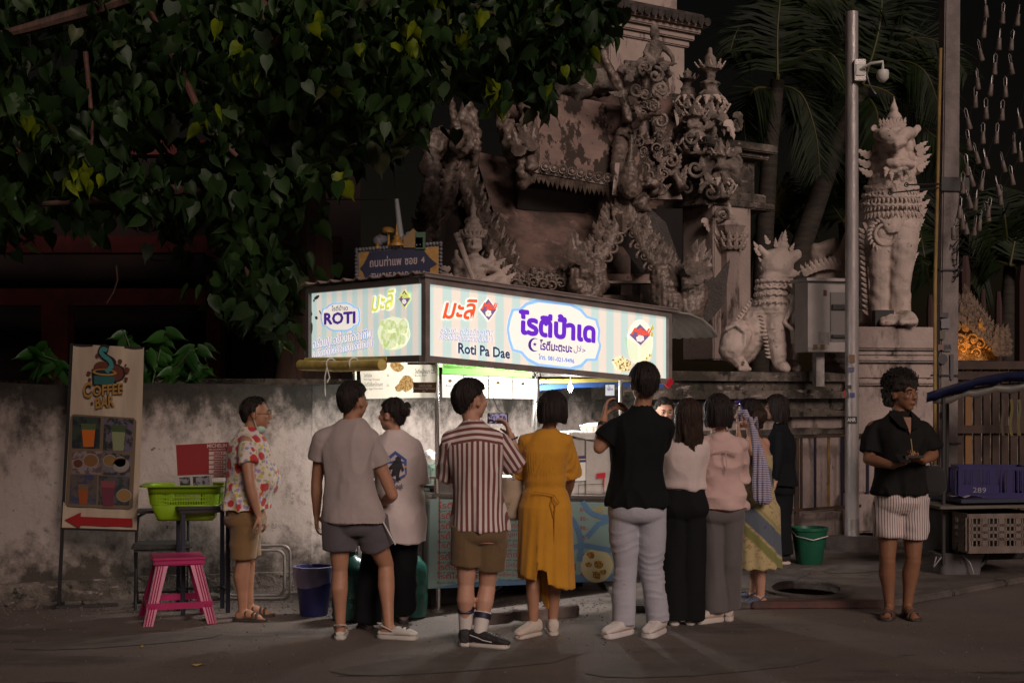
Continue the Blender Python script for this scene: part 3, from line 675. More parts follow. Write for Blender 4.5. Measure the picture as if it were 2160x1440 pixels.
for i, (a, b) in enumerate([(932, 978), (979, 1030), (1031, 1081), (1082, 1135)]):
    mb = MB(); t0 = 789+i*2.5; q = [GP2.p(a, t0), GP2.p(a+1, 838+i*.8), GP2.p(b, 839+i*.8), GP2.p(b-1, t0+2.4)]; mb.add([tuple(v) for v in q], [(0, 1, 2, 3)])
    sh = mb.build('menu_sheet', M('thin_paper', (.75, .73, .71), .7, transl=.5), ST)
    mb = MB(); m_ = (a+b)/2
    GP2.text(mb, ['Roti + Egg', 'Roti + milk', 'Roti + sugar', 'Roti + chocolate'][i], (m_-15, 817), (m_+15, 818), (m_-15, 811), 0, .2); GP2.text(mb, ['15.-', '20.-', '25.-', '30.-'][i], (m_-6, 834), (m_+7, 834), (m_-6, 826)); GP2.text(mb, 'โรตี', (m_+8, 802+i*2), (m_+16, 802+i*2), (m_+8, 794+i*2))
    flat(mb, 'lettering', ink('pen_grey', (90, 85, 100), .8), sh)
    mb = MB(); GP2.ell(mb, m_-6, 803+i*2, 4, 3, .002, 8); flat(mb, 'picture', ink('banana', (215, 165, 70), .9), sh)
# blue-yellow tarp edge and cable under the roof, rolled awning on the left
TP = Plane(ST, (0, 1.1, 0), (0, -1, 0))
def strip(name, pl, pts, mat, par=None, th=.01):
    q = [pl.p(*a) for a in pts]; n = len(q); N = Vector(pl.N); mb = MB(); mb.add([tuple(v) for v in q]+[tuple(v-N*th) for v in q], [tuple(range(n)), tuple(range(2*n-1, n-1, -1))]+[(i, (i+1) % n, n+(i+1) % n, n+i) for i in range(n)])
    return mb.build(name, mat, par or ST, smooth=False)
strip('rolled_tarp', TP, [(1137, 812), (1245, 805), (1400, 806), (1400, 818), (1300, 815), (1200, 818), (1137, 824)], M('tarp_blue', G((75, 115, 190), .8), .5))
TP2 = Plane(ST, (0, 1.08, 0), (0, -1, 0))
strip('tarp_edge', TP2, [(1137, 800), (1400, 797), (1400, 803), (1137, 809)], M('tarp_yellow', G((225, 205, 110), .8), .5))
mb = MB(); a = Vector((-.07, LY+.02, 1.80)); b = Vector((-.07, .40, 1.79)); mb.tube([a, (a+b)/2-Vector((0, 0, .01)), b], .042, 14); mb.tube([a+Vector((.05, 0, .045)), b+Vector((.05, 0, .045))], .02, 8); sb(mb, 'rolled_awning', M('awning_cream', G((220, 200, 120), .75), .6, G((195, 170, 90), .7), 8))
mb = MB()
for y in (.75, 1.05):
    torus(mb, (-.07, y, 1.80), .046, .006, 14, 5)
mb.tube([(-.11, 1.05, 1.78), (-.12, 1.06, 1.70), (-.10, 1.09, 1.62), (-.11, 1.07, 1.56)], .005, 5); mb.tube([(-.11, 1.05, 1.78), (-.105, 1.02, 1.70), (-.12, 1.03, 1.66)], .005, 5); sb(mb, 'tie_string', whitepl)
# bulb and tube lights
bp = ST.matrix_world if 0 else None
Bp = Plane(ST, (0, .75, 0), (0, -1, 0)).p(1203, 818)
mb = MB(); mb.ball(Bp, (.022, .022, .034), 12, 8); mb.build('bulb', M('lit_bulb', (1, .97, .93), emit=14), ST)
mb = MB(); mb.tube([Bp+Vector((0, 0, .035)), Bp+Vector((0, 0, .06))], .014, 8); mb.tube([Bp+Vector((0, 0, .06)), Bp+Vector((.01, 0, .30))], .004, 6); mb.build('bulb_holder', whitepl, ST)
def lamp(name, kind, loc, e, par=None, size=.1, col=(1, .97, .92)):
    l = bpy.data.lights.new(name, kind); l.energy = e; l.color = col
    if kind == 'POINT': l.shadow_soft_size = size
    o = bpy.data.objects.new(name, l); C.objects.link(o); o.location = loc; o.parent = par; return o
lamp('bulb_light', 'POINT', Bp-Vector((0, 0, .07)), 34, ST, .06)
mb = MB(); mb.tube([(.55, .42, 2.22), (1.45, .42, 2.165)], .014, 10); mb.build('fluorescent_tube', M('lit_tube', (1, .97, .94), emit=9), ST)
l = lamp('tube_light', 'AREA', (1.0, .42, 2.15), 62, ST); l.data.shape = 'RECTANGLE'; l.data.size = .9; l.data.size_y = .05
# cables
for c_ in ([GP.p(1120, 765), GP.p(1133, 800), GP.p(1128, 790), GP.p(1160, 768)], [TP.p(1200, 846), TP.p(1260, 849), TP.p(1330, 846)], [GP.p(1040, 838), GP.p(1050, 862), GP.p(1070, 880)]): mb = MB(); mb.tube(c_, .0035, 5); mb.build('cable', black, ST)
mb = MB(); mb.tube([GP.p(1135, 800), GP.p(1135, 900)], .012, 8); mb.build('inner_post', chrome, ST); mb = MB(); mb.tube([TP.p(1128, 838), TP.p(1122, 900)], .018, 8); mb.build('inner_post', chrome, ST)
# things on the counter: each its own
def at_px(px, py, b):
    return MW(ST) @ Plane(ST, (0, b, 0), (0, -1, 0)).p(px, py)
def item(name, label, cat, px, py, b, rz=41.5, group=None):
    p = at_px(px, py, b); return thing(name, label, cat, p, rz, group)
t = item('tissue_box', 'mint green tissue box with white paper on the stall counter by the steel post', 'tissue box', 915, 1036, .5)
mint = M('mint_plastic', G((170, 205, 190), .7), .4)
mb = MB(); mb.box((0, 0, .10), (.19, .15, .20)); bx = mb.build('box', mint, t, bevel=.012)
mb = MB(); [mb.ball((x, -.078, z), .006, 6, 4) for x in (-.07, .07) for z in (.03, .17)]; mb.build('screw', chrome, t)
mb = MB(); mb.ball((0, 0, .24), (.10, .05, .055), 14, 8); mb.ball((-.05, 0, .26), (.05, .04, .05), 10, 6)
def crump(co, no): return .014*vnoise(co*28, 4)
sculpt(mb, 'tissue_paper', M('paper', (.72, .70, .68), .7), t, .008, 1, crump)
t = item('display_case', 'boxy plastic sheeted display case on the right of the stall counter', 'case', 1246, 1040, .42)
mb = MB(); mb.box((0, .12, .235), (.62, .30, .46)); mb.build('case_body', M('milky_plastic', (.50, .46, .43), .35, (.42, .385, .36), 6, bump=.2, bscale=9), t, bevel=.008)
mb = MB(); [mb.bar((x, -.035, 0), (x, -.035, .475), .014, .014, (0, 1, 0)) for x in (-.31, -.1, .31)]; mb.bar((-.32, -.035, .475), (.32, -.035, .475), .02); mb.build('case_frame', chrome, t)
mb = MB(); mb.box((0, .12, .487), (.68, .36, .014)); mb.build('lid', whitepl, t)
mb = MB(); mb.add([(-.30+.1*i, -.05-.014*(i % 2), .49-.05*math.sin(i*.52)) for i in range(7)]+[(-.30+.1*i, -.06, .50) for i in range(7)], [(i, i+1, i+8, i+7) for i in range(6)]); mb.build('cover_cloth', whitepl, t)
cp = Plane(t, (0, -.05, 0), (0, -1, 0))
mb = MB(); cp.poly(mb, [(1208, 962), (1235, 960), (1235, 1013), (1208, 1014)]); pc = flat(mb, 'payment_card', ink('card_white', (235, 230, 220), .9), t)
mb = MB(); cp.poly(mb, [(1208, 962), (1235, 960), (1235, 967), (1208, 968)], .004); flat(mb, 'purple_header', ink('card_purple', (85, 75, 120), .8), pc)
mb = MB(); cp.poly(mb, [(1208, 970), (1235, 969), (1235, 974), (1208, 975)], .004); flat(mb, 'navy_header', ink('card_navy', (60, 65, 100), .8), pc)
mb = MB(); cp.poly(mb, [(1258, 998), (1277, 996), (1277, 1007), (1258, 1009)]); cp.poly(mb, [(1272, 1007), (1275, 1007), (1274, 1028), (1272, 1028)], .003); flat(mb, 'red_tape', ink('tape_red', (190, 40, 50), .9), t)
mb = MB(); cp.line(mb, [(1220, 1022), (1272, 1020), (1274, 1042), (1220, 1044)], 1.2, closed=True); flat(mb, 'notice_outline', ink('menu_grey', (70, 65, 70), .8), t)
t = item('basket', 'white plastic mesh basket on top of the display case behind the raised phone', 'basket', 1262, 921, .5)
mb = MB(); mb.lathe([(.11, 0), (.15, .085)], n=16, cap=False); mb.lathe([(.15, .085), (.16, .095), (.15, .10)], n=16, cap=False); mb.ball((0, 0, .09), (.14, .14, .03), 14, 6)
mb.build('basket_body', whitepl, t); mb = MB()
for k in range(14):
    a = 2*math.pi*k/14; mb.bar((.112*math.cos(a), .112*math.sin(a), .01), (.152*math.cos(a), .152*math.sin(a), .08), .01)
mb.build('rib', M('ivory_plastic', (.55, .50, .42), .5), t)
t = item('tray_stack', 'stack of flat white trays beside the mesh basket on the display case', 'trays', 1207, 921, .5)
for k in range(3): mb = MB(); mb.box((0, 0, .01+k*.016), (.17-.008*k, .15, .013)); mb.build('tray', whitepl, t, bevel=.003)
t = item('pan', 'dark cooking pan with stand on the left end of the stall counter', 'pan', 915, 1043, .36)
mb = MB(); mb.lathe([(.05, 0), (.03, .02), (.035, .05), (.085, .055), (.09, .075)], n=18); mb.bar((.05, 0, .065), (.16, 0, .075), .02, .01); mb.build('pan_body', dark, t)
t = item('paper_stack', 'stack of paper plates and wrappers lying on the lit counter', 'paper', 1070, 1020, .5)
for k in range(5): mb = MB(); mb.lathe([(.09, 0), (.115, .012), (.1, .008)], (.01*math.sin(k*2), .01*math.cos(k*3), .012*k), 16); mb.build('plate', whitepl, t)
t = item('flour_canister', 'white round canister standing beside the steel post inside the stall', 'canister', 1108, 1000, .8)
mb = MB(); mb.lathe([(.08, 0), (.08, .20), (.07, .215)], n=18); mb.build('canister', whitepl, t); mb = MB(); mb.lathe([(.086, .20), (.086, .24), (.03, .25)], n=18); mb.build('lid', mint, t)
mb = MB(); mb.box((0, 0, 0), (.05, .02, .075)); o = mb.build('red_marker', M('red_cloth', G((215, 40, 60), .8), .6), None); o.rotation_euler = (.2, R(35), R(41)); o.location = MW(ST) @ Vector((LX-.03, -.035, Z0-.061*LX-.03)); tag(o, 'small red cloth flag tied to the lower right corner of the sign', 'flag')
# stone blocks chocking the stall
for px, py, w in [(1030, 1302, .36), (1128, 1295, .36), (1180, 1290, .30)]:
    Y = DG(py+8); p = P(px, py+8, Y); p.z = 0
    mb = MB(); mb.lathe([(w/2, 0), (w/2, .06), (w/2-.015, .075)], n=8, sy=.65); o = mb.build('stone_block', M('pinkish_stone', (.20, .15, .14), .85, (.12, .09, .085), 8, bump=.4), None); o.location = p; o.rotation_euler = (0, 0, .3)
    tag(o, {1030: 'flat stone block on the road right of the striped socks', 1128: 'flat stone block behind the left leg of the yellow dress woman', 1180: 'flat stone block behind the right leg of the yellow dress woman'}[px], 'stone block', 'stone blocks by the stall wheels')
# ------------------------------------------------------------ people
def skinm(name, c, c2=None):
    return M(name, c, .5, c2 or tuple(x*.82 for x in c), 14, .35, .7, spec=.35, bump=.12, bscale=120, bdist=.004, coords='obj')
SK_L = skinm('light_skin', (.50, .27, .19)); SK_T = skinm('tan_skin', (.40, .20, .125)); SK_D = skinm('brown_skin', (.25, .115, .065))
HAIR = M('black_hair', (.012, .009, .009), .42, (.03, .022, .02), 3, coords='obj', stretch=(60, 60, 5), bump=.9, bscale=3, bdist=.012, spec=.22)
HAIRB = M('dark_brown_hair', (.022, .012, .009), .42, (.05, .028, .02), 3, coords='obj', stretch=(60, 60, 5), bump=.9, bscale=3, bdist=.012, spec=.22)
def cloth(name, c, c2=None, rough=.85, sheen=.2, bump=.25, bs=28, **k):
    return M(name, c, rough, c2 or tuple(x*.86 for x in c), 5, .35, .7, bump=bump, bscale=bs, bdist=.012, coords='obj', sheen=sheen, **k)
def folds(amp, fr=(9, 9, 3.2), seed=1, dirv=(0, 0, 0), fine=.35, hemz=None):
    fr = np.array(fr)
    def f(co, no):
        w = co+.05*np.stack([vnoise(co*4, seed+5), vnoise(co*4, seed+6), vnoise(co*4, seed+7)], 1)
        a = vnoise(w*fr, seed); b = vnoise(w*fr*2.1, seed+1)
        r = (1-np.abs(a))**2*1.3-.7+fine*b
        return amp*r
    return f
def hand(mb, w, d, nrm, side, curl=.35, s=1.0, spread=.12, thumb=True):
    """w wrist point, d finger direction, nrm palm normal, side +1/-1 thumb side"""
    w = Vector(w); d = Vector(d).normalized(); nrm = Vector(nrm); nrm = (nrm-d*nrm.dot(d)).normalized(); sx = d.cross(nrm)*side
    c = w+d*.045*s
    loft(mb, [(w-d*.012*s, sx*.024*s, nrm*.019*s), (w+d*.02*s, sx*.032*s, nrm*.017*s), (w+d*.055*s, sx*.041*s, nrm*.015*s), (w+d*.088*s, sx*.040*s, nrm*.012*s)], 14)
    for k, (o, L) in enumerate([(.030, .068), (.0105, .076), (-.0105, .071), (-.030, .056)]):
        p = w+d*.078*s+sx*o*s; q = [p]; a = 0; dd = (d+sx*spread*(o/.03)).normalized()
        for L2 in (.42, .32, .26):
            a += curl*(1.0 if L2 != .42 else .8); v = dd*math.cos(a)+nrm*math.sin(a); q.append(q[-1]+v*L*L2*1.05*s)
        capsule(mb, q, [.0098*s, .0092*s, .0085*s, .0072*s], 8)
    if thumb:
        p = w+d*.018*s+sx*.026*s; v1 = (d*.62+sx*.72+nrm*.35).normalized(); v2 = (d*.85+sx*.25+nrm*.5).normalized()
        capsule(mb, [p, p+v1*.036*s, p+v1*.036*s+v2*.030*s, p+v1*.036*s+v2*.054*s], [.015*s, .012*s, .0105*s, .0085*s], 8)
class Person:
    def __init__(s, label, d, x0, z0, J, yaw=0, hyaw=None, skin=SK_T, m=1.0, fem=False, H=1.68, pitch=0, curl=.35, name='person', hands=(1, 1), foot='shoe', voxel=.0075):
        s.d = d; s.root = thing(name, label, 'person', (P(x0, 820, d).x, d, z0)); s.o = Vector(s.root.location)
        s.sc = FP/d; s.J = {k: P(v[0], v[1], d+(v[2] if len(v) > 2 else 0))-s.o for k, v in J.items()}
        for q in 'LR': s.J['an'+q].z = .088; s.J['to'+q].z = .03
        s.yaw = R(yaw); s.f = Vector((math.sin(s.yaw), math.cos(s.yaw), 0)); s.r = Vector((math.cos(s.yaw), -math.sin(s.yaw), 0))
        hy = R(yaw if hyaw is None else hyaw); s.hf = Vector((math.sin(hy), math.cos(hy), 0)); s.hr = Vector((math.cos(hy), -math.sin(hy), 0))
        s.m = m; s.fem = fem; s.k = H/1.70; s.skin = skin; s.curl = curl; s.hyaw = hy; s.pitch = pitch
        s.body(hands, foot, voxel)
    def tor(s, z):
        """torso half width, half depth, centre at height z, from hips to neck"""
        pz, nz = s.J['pel'].z, s.J['nek'].z; t = (z-pz)/(nz-pz)
        W_ = [(-.35, .150, .098), (-.12, .168, .118), (0, .166, .118), (.2, .145, .104), (.36, .138, .10), (.55, .152, .112), (.72, .168, .118), (.86, .160, .100), (.94, .115, .075), (1, .062, .058)]
        if s.fem: W_ = [(-.35, .150, .10), (-.12, .172, .12), (0, .164, .118), (.2, .138, .10), (.36, .120, .092), (.55, .132, .105), (.72, .146, .108), (.86, .140, .09), (.94, .098, .066), (1, .052, .050)]
        t = max(-.35, min(1, t))
        for a, b in zip(W_, W_[1:]):
            if t <= b[0]:
                q = (t-a[0])/(b[0]-a[0]); w = a[1]+(b[1]-a[1])*q; h = a[2]+(b[2]-a[2])*q; break
        c0, c1, c2 = s.J['pel'], s.J['che'], s.J['nek']; tc = (c1.z-pz)/(nz-pz)
        c = c0.lerp(c1, t/tc) if t < tc else c1.lerp(c2, (t-tc)/(1-tc))
        if t < 0: c = c0+Vector((0, 0, 0))
        c = Vector((c.x, c.y, z)); k = s.k*(s.m if t < .9 else 1)
        return w*k, h*k*(1+.5*(s.m-1)), c
    def body(s, hands, foot, voxel):
        J = s.J; k = s.k; mb = MB(); m = s.m; sq_ = math.sqrt(m)
        pz, nz = J['pel'].z, J['nek'].z
        rg = []
        for t in np.linspace(-.18, 1.0, 13):
            z = pz+(nz-pz)*t; w, h, c = s.tor(z); rg.append((c, s.r*w, s.f*h))
        loft(mb, rg, 28, 2.3)
        hc = J['hed']
        capsule(mb, [J['nek']-Vector((0, 0, .03)), hc-s.hf*.02*k-Vector((0, 0, .05*k))], [.058*k*(.86 if s.fem else 1)*sq_, .052*k*(.84 if s.fem else 1)*sq_], 14)
        for L in 'LR':
            sg = -1 if L == 'L' else 1
            sh, el, wr, ha = J['sh'+L], J['el'+L], J['wr'+L], J['ha'+L]; f = .86 if s.fem else 1
            capsule(mb, [J['nek'].lerp(sh, .35)-Vector((0, 0, .035*k)), sh-Vector((0, 0, .01))], [.045*k*f*sq_, .054*k*f*sq_], 12)
            md = sh.lerp(el, .45); capsule(mb, [sh, md, el], [.054*k*f*sq_, .049*k*f*sq_, .039*k*f*sq_], 12)
            md = el.lerp(wr, .3); capsule(mb, [el, md, wr], [.039*k*f*sq_, .041*k*f*sq_, .025*k*f], 12)
            if hands[0 if L == 'L' else 1] is not None:
                nr = J.get('n'+L); nr = s.f if nr is None else nr
                nr = (nr+s.o-P(1080, 820, s.d)) if 'n'+L in J else nr
                side = J.get('s'+L); hv = hands[0 if L == 'L' else 1]
                hand(mb, wr, ha-wr, hv[0] if isinstance(hv, tuple) else s.f, hv[1] if isinstance(hv, tuple) else -sg, hv[2] if isinstance(hv, tuple) else s.curl, k*(.92 if s.fem else 1.02))
            hi, kn, an, to = J['hi'+L], J['kn'+L], J['an'+L], J['to'+L]
            b = -s.f
            capsule(mb, [hi, hi.lerp(kn, .45)+b*.005, kn+Vector((0, 0, .02))], [.088*k*sq_, .073*k*sq_, .055*k*sq_], 14)
            capsule(mb, [kn, kn.lerp(an, .32)+b*.014*k, kn.lerp(an, .62)+b*.006*k, an], [.054*k*sq_, .055*k*sq_*f*1.06, .043*k, .034*k], 14)
            td_ = Vector((to.x-an.x, to.y-an.y, 0)); td_ = td_.normalized() if td_.length > .02 else s.f
            fz = an.z; hl = Vector((an.x, an.y, 0))-td_*.03*k
            capsule(mb, [Vector((hl.x, hl.y, .038)), Vector((an.x, an.y, .05))+td_*.05*k, Vector((an.x, an.y, .026))+td_*.13*k], [.034*k, .036*k, .026*k], 12)
            sx = Vector((td_.y, -td_.x, 0))
            for q in range(5):
                tp = Vector((an.x, an.y, .02))+td_*(.145-.008*q)*k+sx*(-.026+.014*q)*k*(-sg); capsule(mb, [tp, tp+td_*.03*k*(1.3 if q == 0 else 1)], [.012*k, .009*k], 8)
            capsule(mb, [Vector((an.x, an.y, .055)), an], [.036*k, .034*k], 12)
        # head
        f, r, u = s.hf, s.hr, Vector((0, 0, 1))
        if s.pitch: q = Quaternion(r, -s.pitch); f = q @ f; u = q @ u
        s.hfv, s.hu = f, u
        e = k*(1.03 if s.fem else 1.09)
        def B(of, ou, orr, rf, ru, rr):
            n = len(mb.v); mb.ball((0, 0, 0), 1, 18, 12)
            for i in range(n, len(mb.v)):
                x, y, z = mb.v[i]; mb.v[i] = tuple(hc+f*(of+rf*y)*e+u*(ou+ru*z)*e+r*(orr+rr*x)*e)
        B(-.012, .022, 0, .092, .090, .074)          # cranium
        B(.032, -.028, 0, .060, .070, .061)          # face
        B(.052, -.078, 0, .030, .026, .030)          # chin
        B(.005, -.055, 0, .055, .045, .056)          # jaw
        B(.074, .024, 0, .018, .014, .044)           # brow
        capsule(mb, [hc+f*.084*e+u*.012*e, hc+f*.104*e-u*.020*e], [.008*e, .0125*e], 8)   # nose
        for sg in (-1, 1):
            B(.094, -.024, sg*.010, .010, .008, .009); B(.064, -.014, sg*.036, .026, .022, .022)
            B(-.004, -.004, sg*.074, .018, .030, .008); B(-.012, .012, sg*.080, .010, .015, .006)
        B(.086, -.050, 0, .010, .006, .022); B(.084, -.060, 0, .010, .006, .018)
        s.bodyo = sculpt(mb, 'body', s.skin, s.root, voxel, 2)
        # eyes and brows
        if math.cos(s.hyaw) < .45:
            for sg in (-1, 1):
                c = hc+f*.080*e+u*.006*e+r*sg*.031*e
                mb = MB(); mb.ball(c, .0115*e, 12, 8); o = mb.build('eye', M('eye_white', (.22, .19, .17), .3), s.root)
                mb = MB(); mb.ball(c+f*.007*e, .0065*e, 10, 6); mb.build('iris', M('iris', (.012, .008, .006), .2), o)
                mb = MB(); capsule(mb, [c+f*.010*e+u*.0075*e-r*.013*e, c+f*.0135*e+u*.010*e, c+f*.010*e+u*.0075*e+r*.013*e], [.0025, .003, .0025], 6); mb.build('eyelid', s.skin, s.root)
                mb = MB(); capsule(mb, [c+f*.012*e+u*.022*e-r*sg*.016*e, c+f*.014*e+u*.027*e, c+f*.006*e+u*.022*e+r*sg*.018*e], [.003, .0036, .002], 6); mb.build('eyebrow', HAIR, s.root)
            mb = MB()
            for du in (-.0495, -.0565): capsule(mb, [hc+f*.087*e+u*du*e-r*.020*e, hc+f*.0955*e+u*du*e, hc+f*.087*e+u*du*e+r*.020*e], [.002, .0045, .002], 6)
            sculpt(mb, 'lips', M('lips', (.26, .09, .075), .5), s.root, .003, 1)
    def hair(s, style='short', mat=HAIR, grey=None, k2=1.0, zlow=None, seed=1, part='hair'):
        """shell over the skull; below the widest level it hangs straight to the style's lower edge"""
        f, r, u = s.hf, s.hr, Vector((0, 0, 1)); f2, u2 = s.hfv, s.hu
        e = s.k*(1.04 if s.fem else 1.12)*k2; hc = s.J['hed']; c = hc+f*(-.014)*e+u*.024*e
        A, B_, Cc = .083*e, .101*e, .102*e
        if style in ('bob', 'long'): A, B_, Cc = .098*e, .112*e, .108*e
        nph, nt = 56, 26; rd = random.Random(seed)
        vs = []
        for i in range(nph):
            ph = 2*math.pi*i/nph; a = abs((ph+math.pi) % (2*math.pi)-math.pi)      # 0 front .. pi back
            # lowest point of hair at this azimuth, relative to c, in head heights
            if style == 'short': zb = np.interp(a, [0, .75, 1.15, 1.45, 1.75, 2.1, 2.6, 3.14], [.055, .050, .038, .022, .012, -.050, -.085, -.092])
            elif style == 'thin': zb = np.interp(a, [0, .75, 1.15, 1.45, 1.75, 2.1, 2.6, 3.14], [.085, .062, .045, -.02, -.01, -.055, -.075, -.08])
            elif style == 'bob': zb = np.interp(a, [0, .65, .95, 1.3, 2.0, 3.14], [.055, .04, -.09, -.135, -.135, -.125])
            elif style == 'long': zb = np.interp(a, [0, .65, .95, 1.3, 1.9, 2.3, 3.14], [.06, .045, -.10, -.20, -.34, -.40, -.42])
            elif style == 'tied': zb = np.interp(a, [0, .75, 1.1, 1.4, 1.8, 2.2, 2.7, 3.14], [.058, .05, .03, -.01, -.01, -.055, -.085, -.09])
            if zlow and style in ('bob', 'long'): zb = zb*zlow
            zb *= e/1.0; zb += rd.uniform(-1, 1)*(.016 if style == 'long' else .009)*e
            gr = 1+.030*math.sin(i*7.3)+.02*rd.uniform(-1, 1)
            row = []
            for j in range(nt+1):
                t = j/nt
                if zb > 0:
                    el = math.pi/2-(math.pi/2-math.asin(min(1, zb/Cc)))*t; x = math.cos(el); z = math.sin(el)*Cc; q = 1
                else:
                    t1 = .55 if style in ('short', 'thin', 'tied') else .40
                    if t < t1: el = math.pi/2*(1-t/t1); x = math.cos(el); z = math.sin(el)*Cc
                    else:
                        g_ = (t-t1)/(1-t1); z = zb*g_
                        if style in ('short', 'thin', 'tied'): x = math.sqrt(max(0, 1-(z/(1.35*Cc))**2))*(1-.10*g_)
                        elif style == 'bob': x = 1+.06*math.sin(g_*2.2)-.12*g_**3
                        else: x = 1+.05*math.sin(g_*3)-.02*g_+.06*math.sin(g_*9+i*.5)*g_ + (-.22*g_ if a > 2.2 else 0)
                gg = 1+(gr-1)*min(1, t*2)
                row.append(c+r*math.sin(ph)*A*x*gg+f*math.cos(ph)*B_*x*gg+u*z)
            vs.append(row)
        V = []; Fc = []
        for i in range(nph):
            for j in range(nt+1): V.append(vs[i][j])
        for i in range(nph):
            for j in range(nt+1):
                p = vs[i][j]; q = c+(p-c)*.86 if (p-c).z > -.02*e else Vector((c.x+(p.x-c.x)*.82, c.y+(p.y-c.y)*.82, p.z+.004)); V.append(q)
        n = nt+1; N = nph*n
        for i in range(nph):
            i2 = (i+1) % nph
            for j in range(nt):
                Fc.append((i*n+j, i2*n+j, i2*n+j+1, i*n+j+1)); Fc.append((N+i*n+j, N+i*n+j+1, N+i2*n+j+1, N+i2*n+j))
            Fc.append((i*n+nt, i2*n+nt, N+i2*n+nt, N+i*n+nt))
        if s.pitch:
            qq = Quaternion(r, -s.pitch); V = [hc+qq @ (v-hc) for v in V]
        mb = MB(); mb.add(V, Fc)
        def strand(co, no):
            d = co-np.array(c); an = np.arctan2(d[:, 0], d[:, 1]); return .0065*vnoise(np.stack([an*14, co[:, 2]*9, co[:, 0]*0], 1), seed)+.004*vnoise(np.stack([an*38, co[:, 2]*14, co[:, 0]*0], 1), seed+2)
        o = sculpt(mb, part, mat, s.root, .0055, 1, strand)
        sv, sf = [], []; sr = random.Random(seed+5)
        for _ in range({'long': 900, 'bob': 650}.get(style, 420)):
            i = sr.randrange(nph); j = sr.randrange(1, nt-2); p_, q_ = vs[i][j], vs[i][min(nt, j+3)]; d_ = q_-p_
            if d_.length < .004: continue
            d_.normalize(); ou = Vector((p_.x-c.x, p_.y-c.y, max(0, p_.z-c.z))).normalized(); sd = d_.cross(ou)*.0022; L_ = sr.uniform(.03, .065)*e; p_ = p_-ou*.002
            k0 = len(sv); sv += [p_-sd, p_+sd, p_+d_*L_*.6+ou*.004+sd*.6, p_+d_*L_*.6+ou*.004-sd*.6, p_+d_*L_+ou*sr.uniform(.0, .012)+sd*sr.uniform(-3, 3)]; sf += [(k0, k0+1, k0+2, k0+3), (k0+3, k0+2, k0+4)]
        me = bpy.data.meshes.new('hair_strands'); me.from_pydata([tuple(v) for v in sv], [], sf); me.update(); h_ = link('hair_strands', me, mat, o); h_['kind'] = 'stuff'
        return o
    # clothes
    def shirt(s, mat, hem, slv=.75, loose=.03, hemflare=.02, collar=True, tuck=0, seed=1, part='shirt', amp=.007, attr=None, hem_front=None, sleeves=(1, 1), belly=0, slv_r=.070, sleeve_part=None, sattr=None, neckz=0, hemdrop=None, fr=(9, 9, 3.0)):
        J = s.J; mb = MB(); hz = EYE-(hem-820)/s.sc-s.o.z; nz = J['nek'].z; k = s.k
        rg = []; n = 16
        for i in range(n+1):
            z = hz+(nz+.005+neckz-hz)*i/n; w, h, c = s.tor(z); t = i/n
            L = loose*(1.15-.55*t) if t < .86 else loose*.35
            fl = hemflare*(1-t)**2
            if t > .97: L = .012
            cc = c+s.f*(belly*math.exp(-((t-.36)/.24)**2)*.6)
            rg.append((cc, s.r*(w+L+fl), s.f*(h+L*.9+fl+belly*math.exp(-((t-.36)/.24)**2)*.6)))
        if tuck: rg[0] = (rg[0][0], rg[0][1]*.93, rg[0][2]*.93)
        loft(mb, rg, 36, 2.25)
        slm = MB()
        for L, on in zip('LR', sleeves):
            if not on: continue
            sh, el, wr = J['sh'+L], J['el'+L], J['wr'+L]; m2 = mb if sleeve_part is None else slm; f = .9 if s.fem else 1
            capsule(mb, [J['nek'].lerp(sh, .32)-Vector((0, 0, .032*k)), sh-Vector((0, 0, .010))], [.052*k*f, .066*k*f], 14)
            if slv <= 1:
                e = sh.lerp(el, slv); pts = [sh, sh.lerp(e, .5), e]; rr = [.064*k*f, slv_r*k*f, (slv_r+.004)*k*f]
            else:
                e = el.lerp(wr, slv-1); pts = [sh, sh.lerp(el, .5), el, el.lerp(e, .5), e]; rr = [.062*k*f, .060*k*f, .054*k*f, .048*k*f, .040*k*f]
            d = (pts[-1]-pts[-2]).normalized()
            m2.tube([sh-(pts[1]-sh)*.18]+pts, [.05*k*f]+rr, 18)
        if collar:
            nk = J['nek']; cb = MB(); rr = .066*k*(.9 if s.fem else 1)
            loft(cb, [(nk+Vector((0, 0, -.012)), s.r*rr*1.18, s.f*rr*1.2), (nk+Vector((0, 0, .022)), s.r*rr, s.f*rr*1.02), (nk+Vector((0, 0, .032)), s.r*rr*.96, s.f*rr), (nk+Vector((0, 0, .012)), s.r*rr*.9, s.f*rr*.9)], 20)
            mb.add(cb.v, cb.f)
        dsp = folds(amp, fr, seed)
        def d2(co, no):
            r_ = dsp(co, no)*2.0; t = np.clip((co[:, 2]-hz)/(nz-hz), 0, 1); return no*(r_*(1.25-.75*t))[:, None]+(np.array([[0, 0, 1.0]])*((np.clip(1-(co[:, 2]-hz)/.12, 0, 1)*(vnoise(co*6, seed+9)*.010))[:, None]))
        o = sculpt(mb, part, mat, s.root, .0085, 2, d2, attr=attr)
        if sleeve_part: sculpt(slm, sleeve_part, mat, s.root, .0085, 2, folds(amp*1.2, (8, 8, 8), seed+3), attr=sattr)
        s.hz = hz; return o
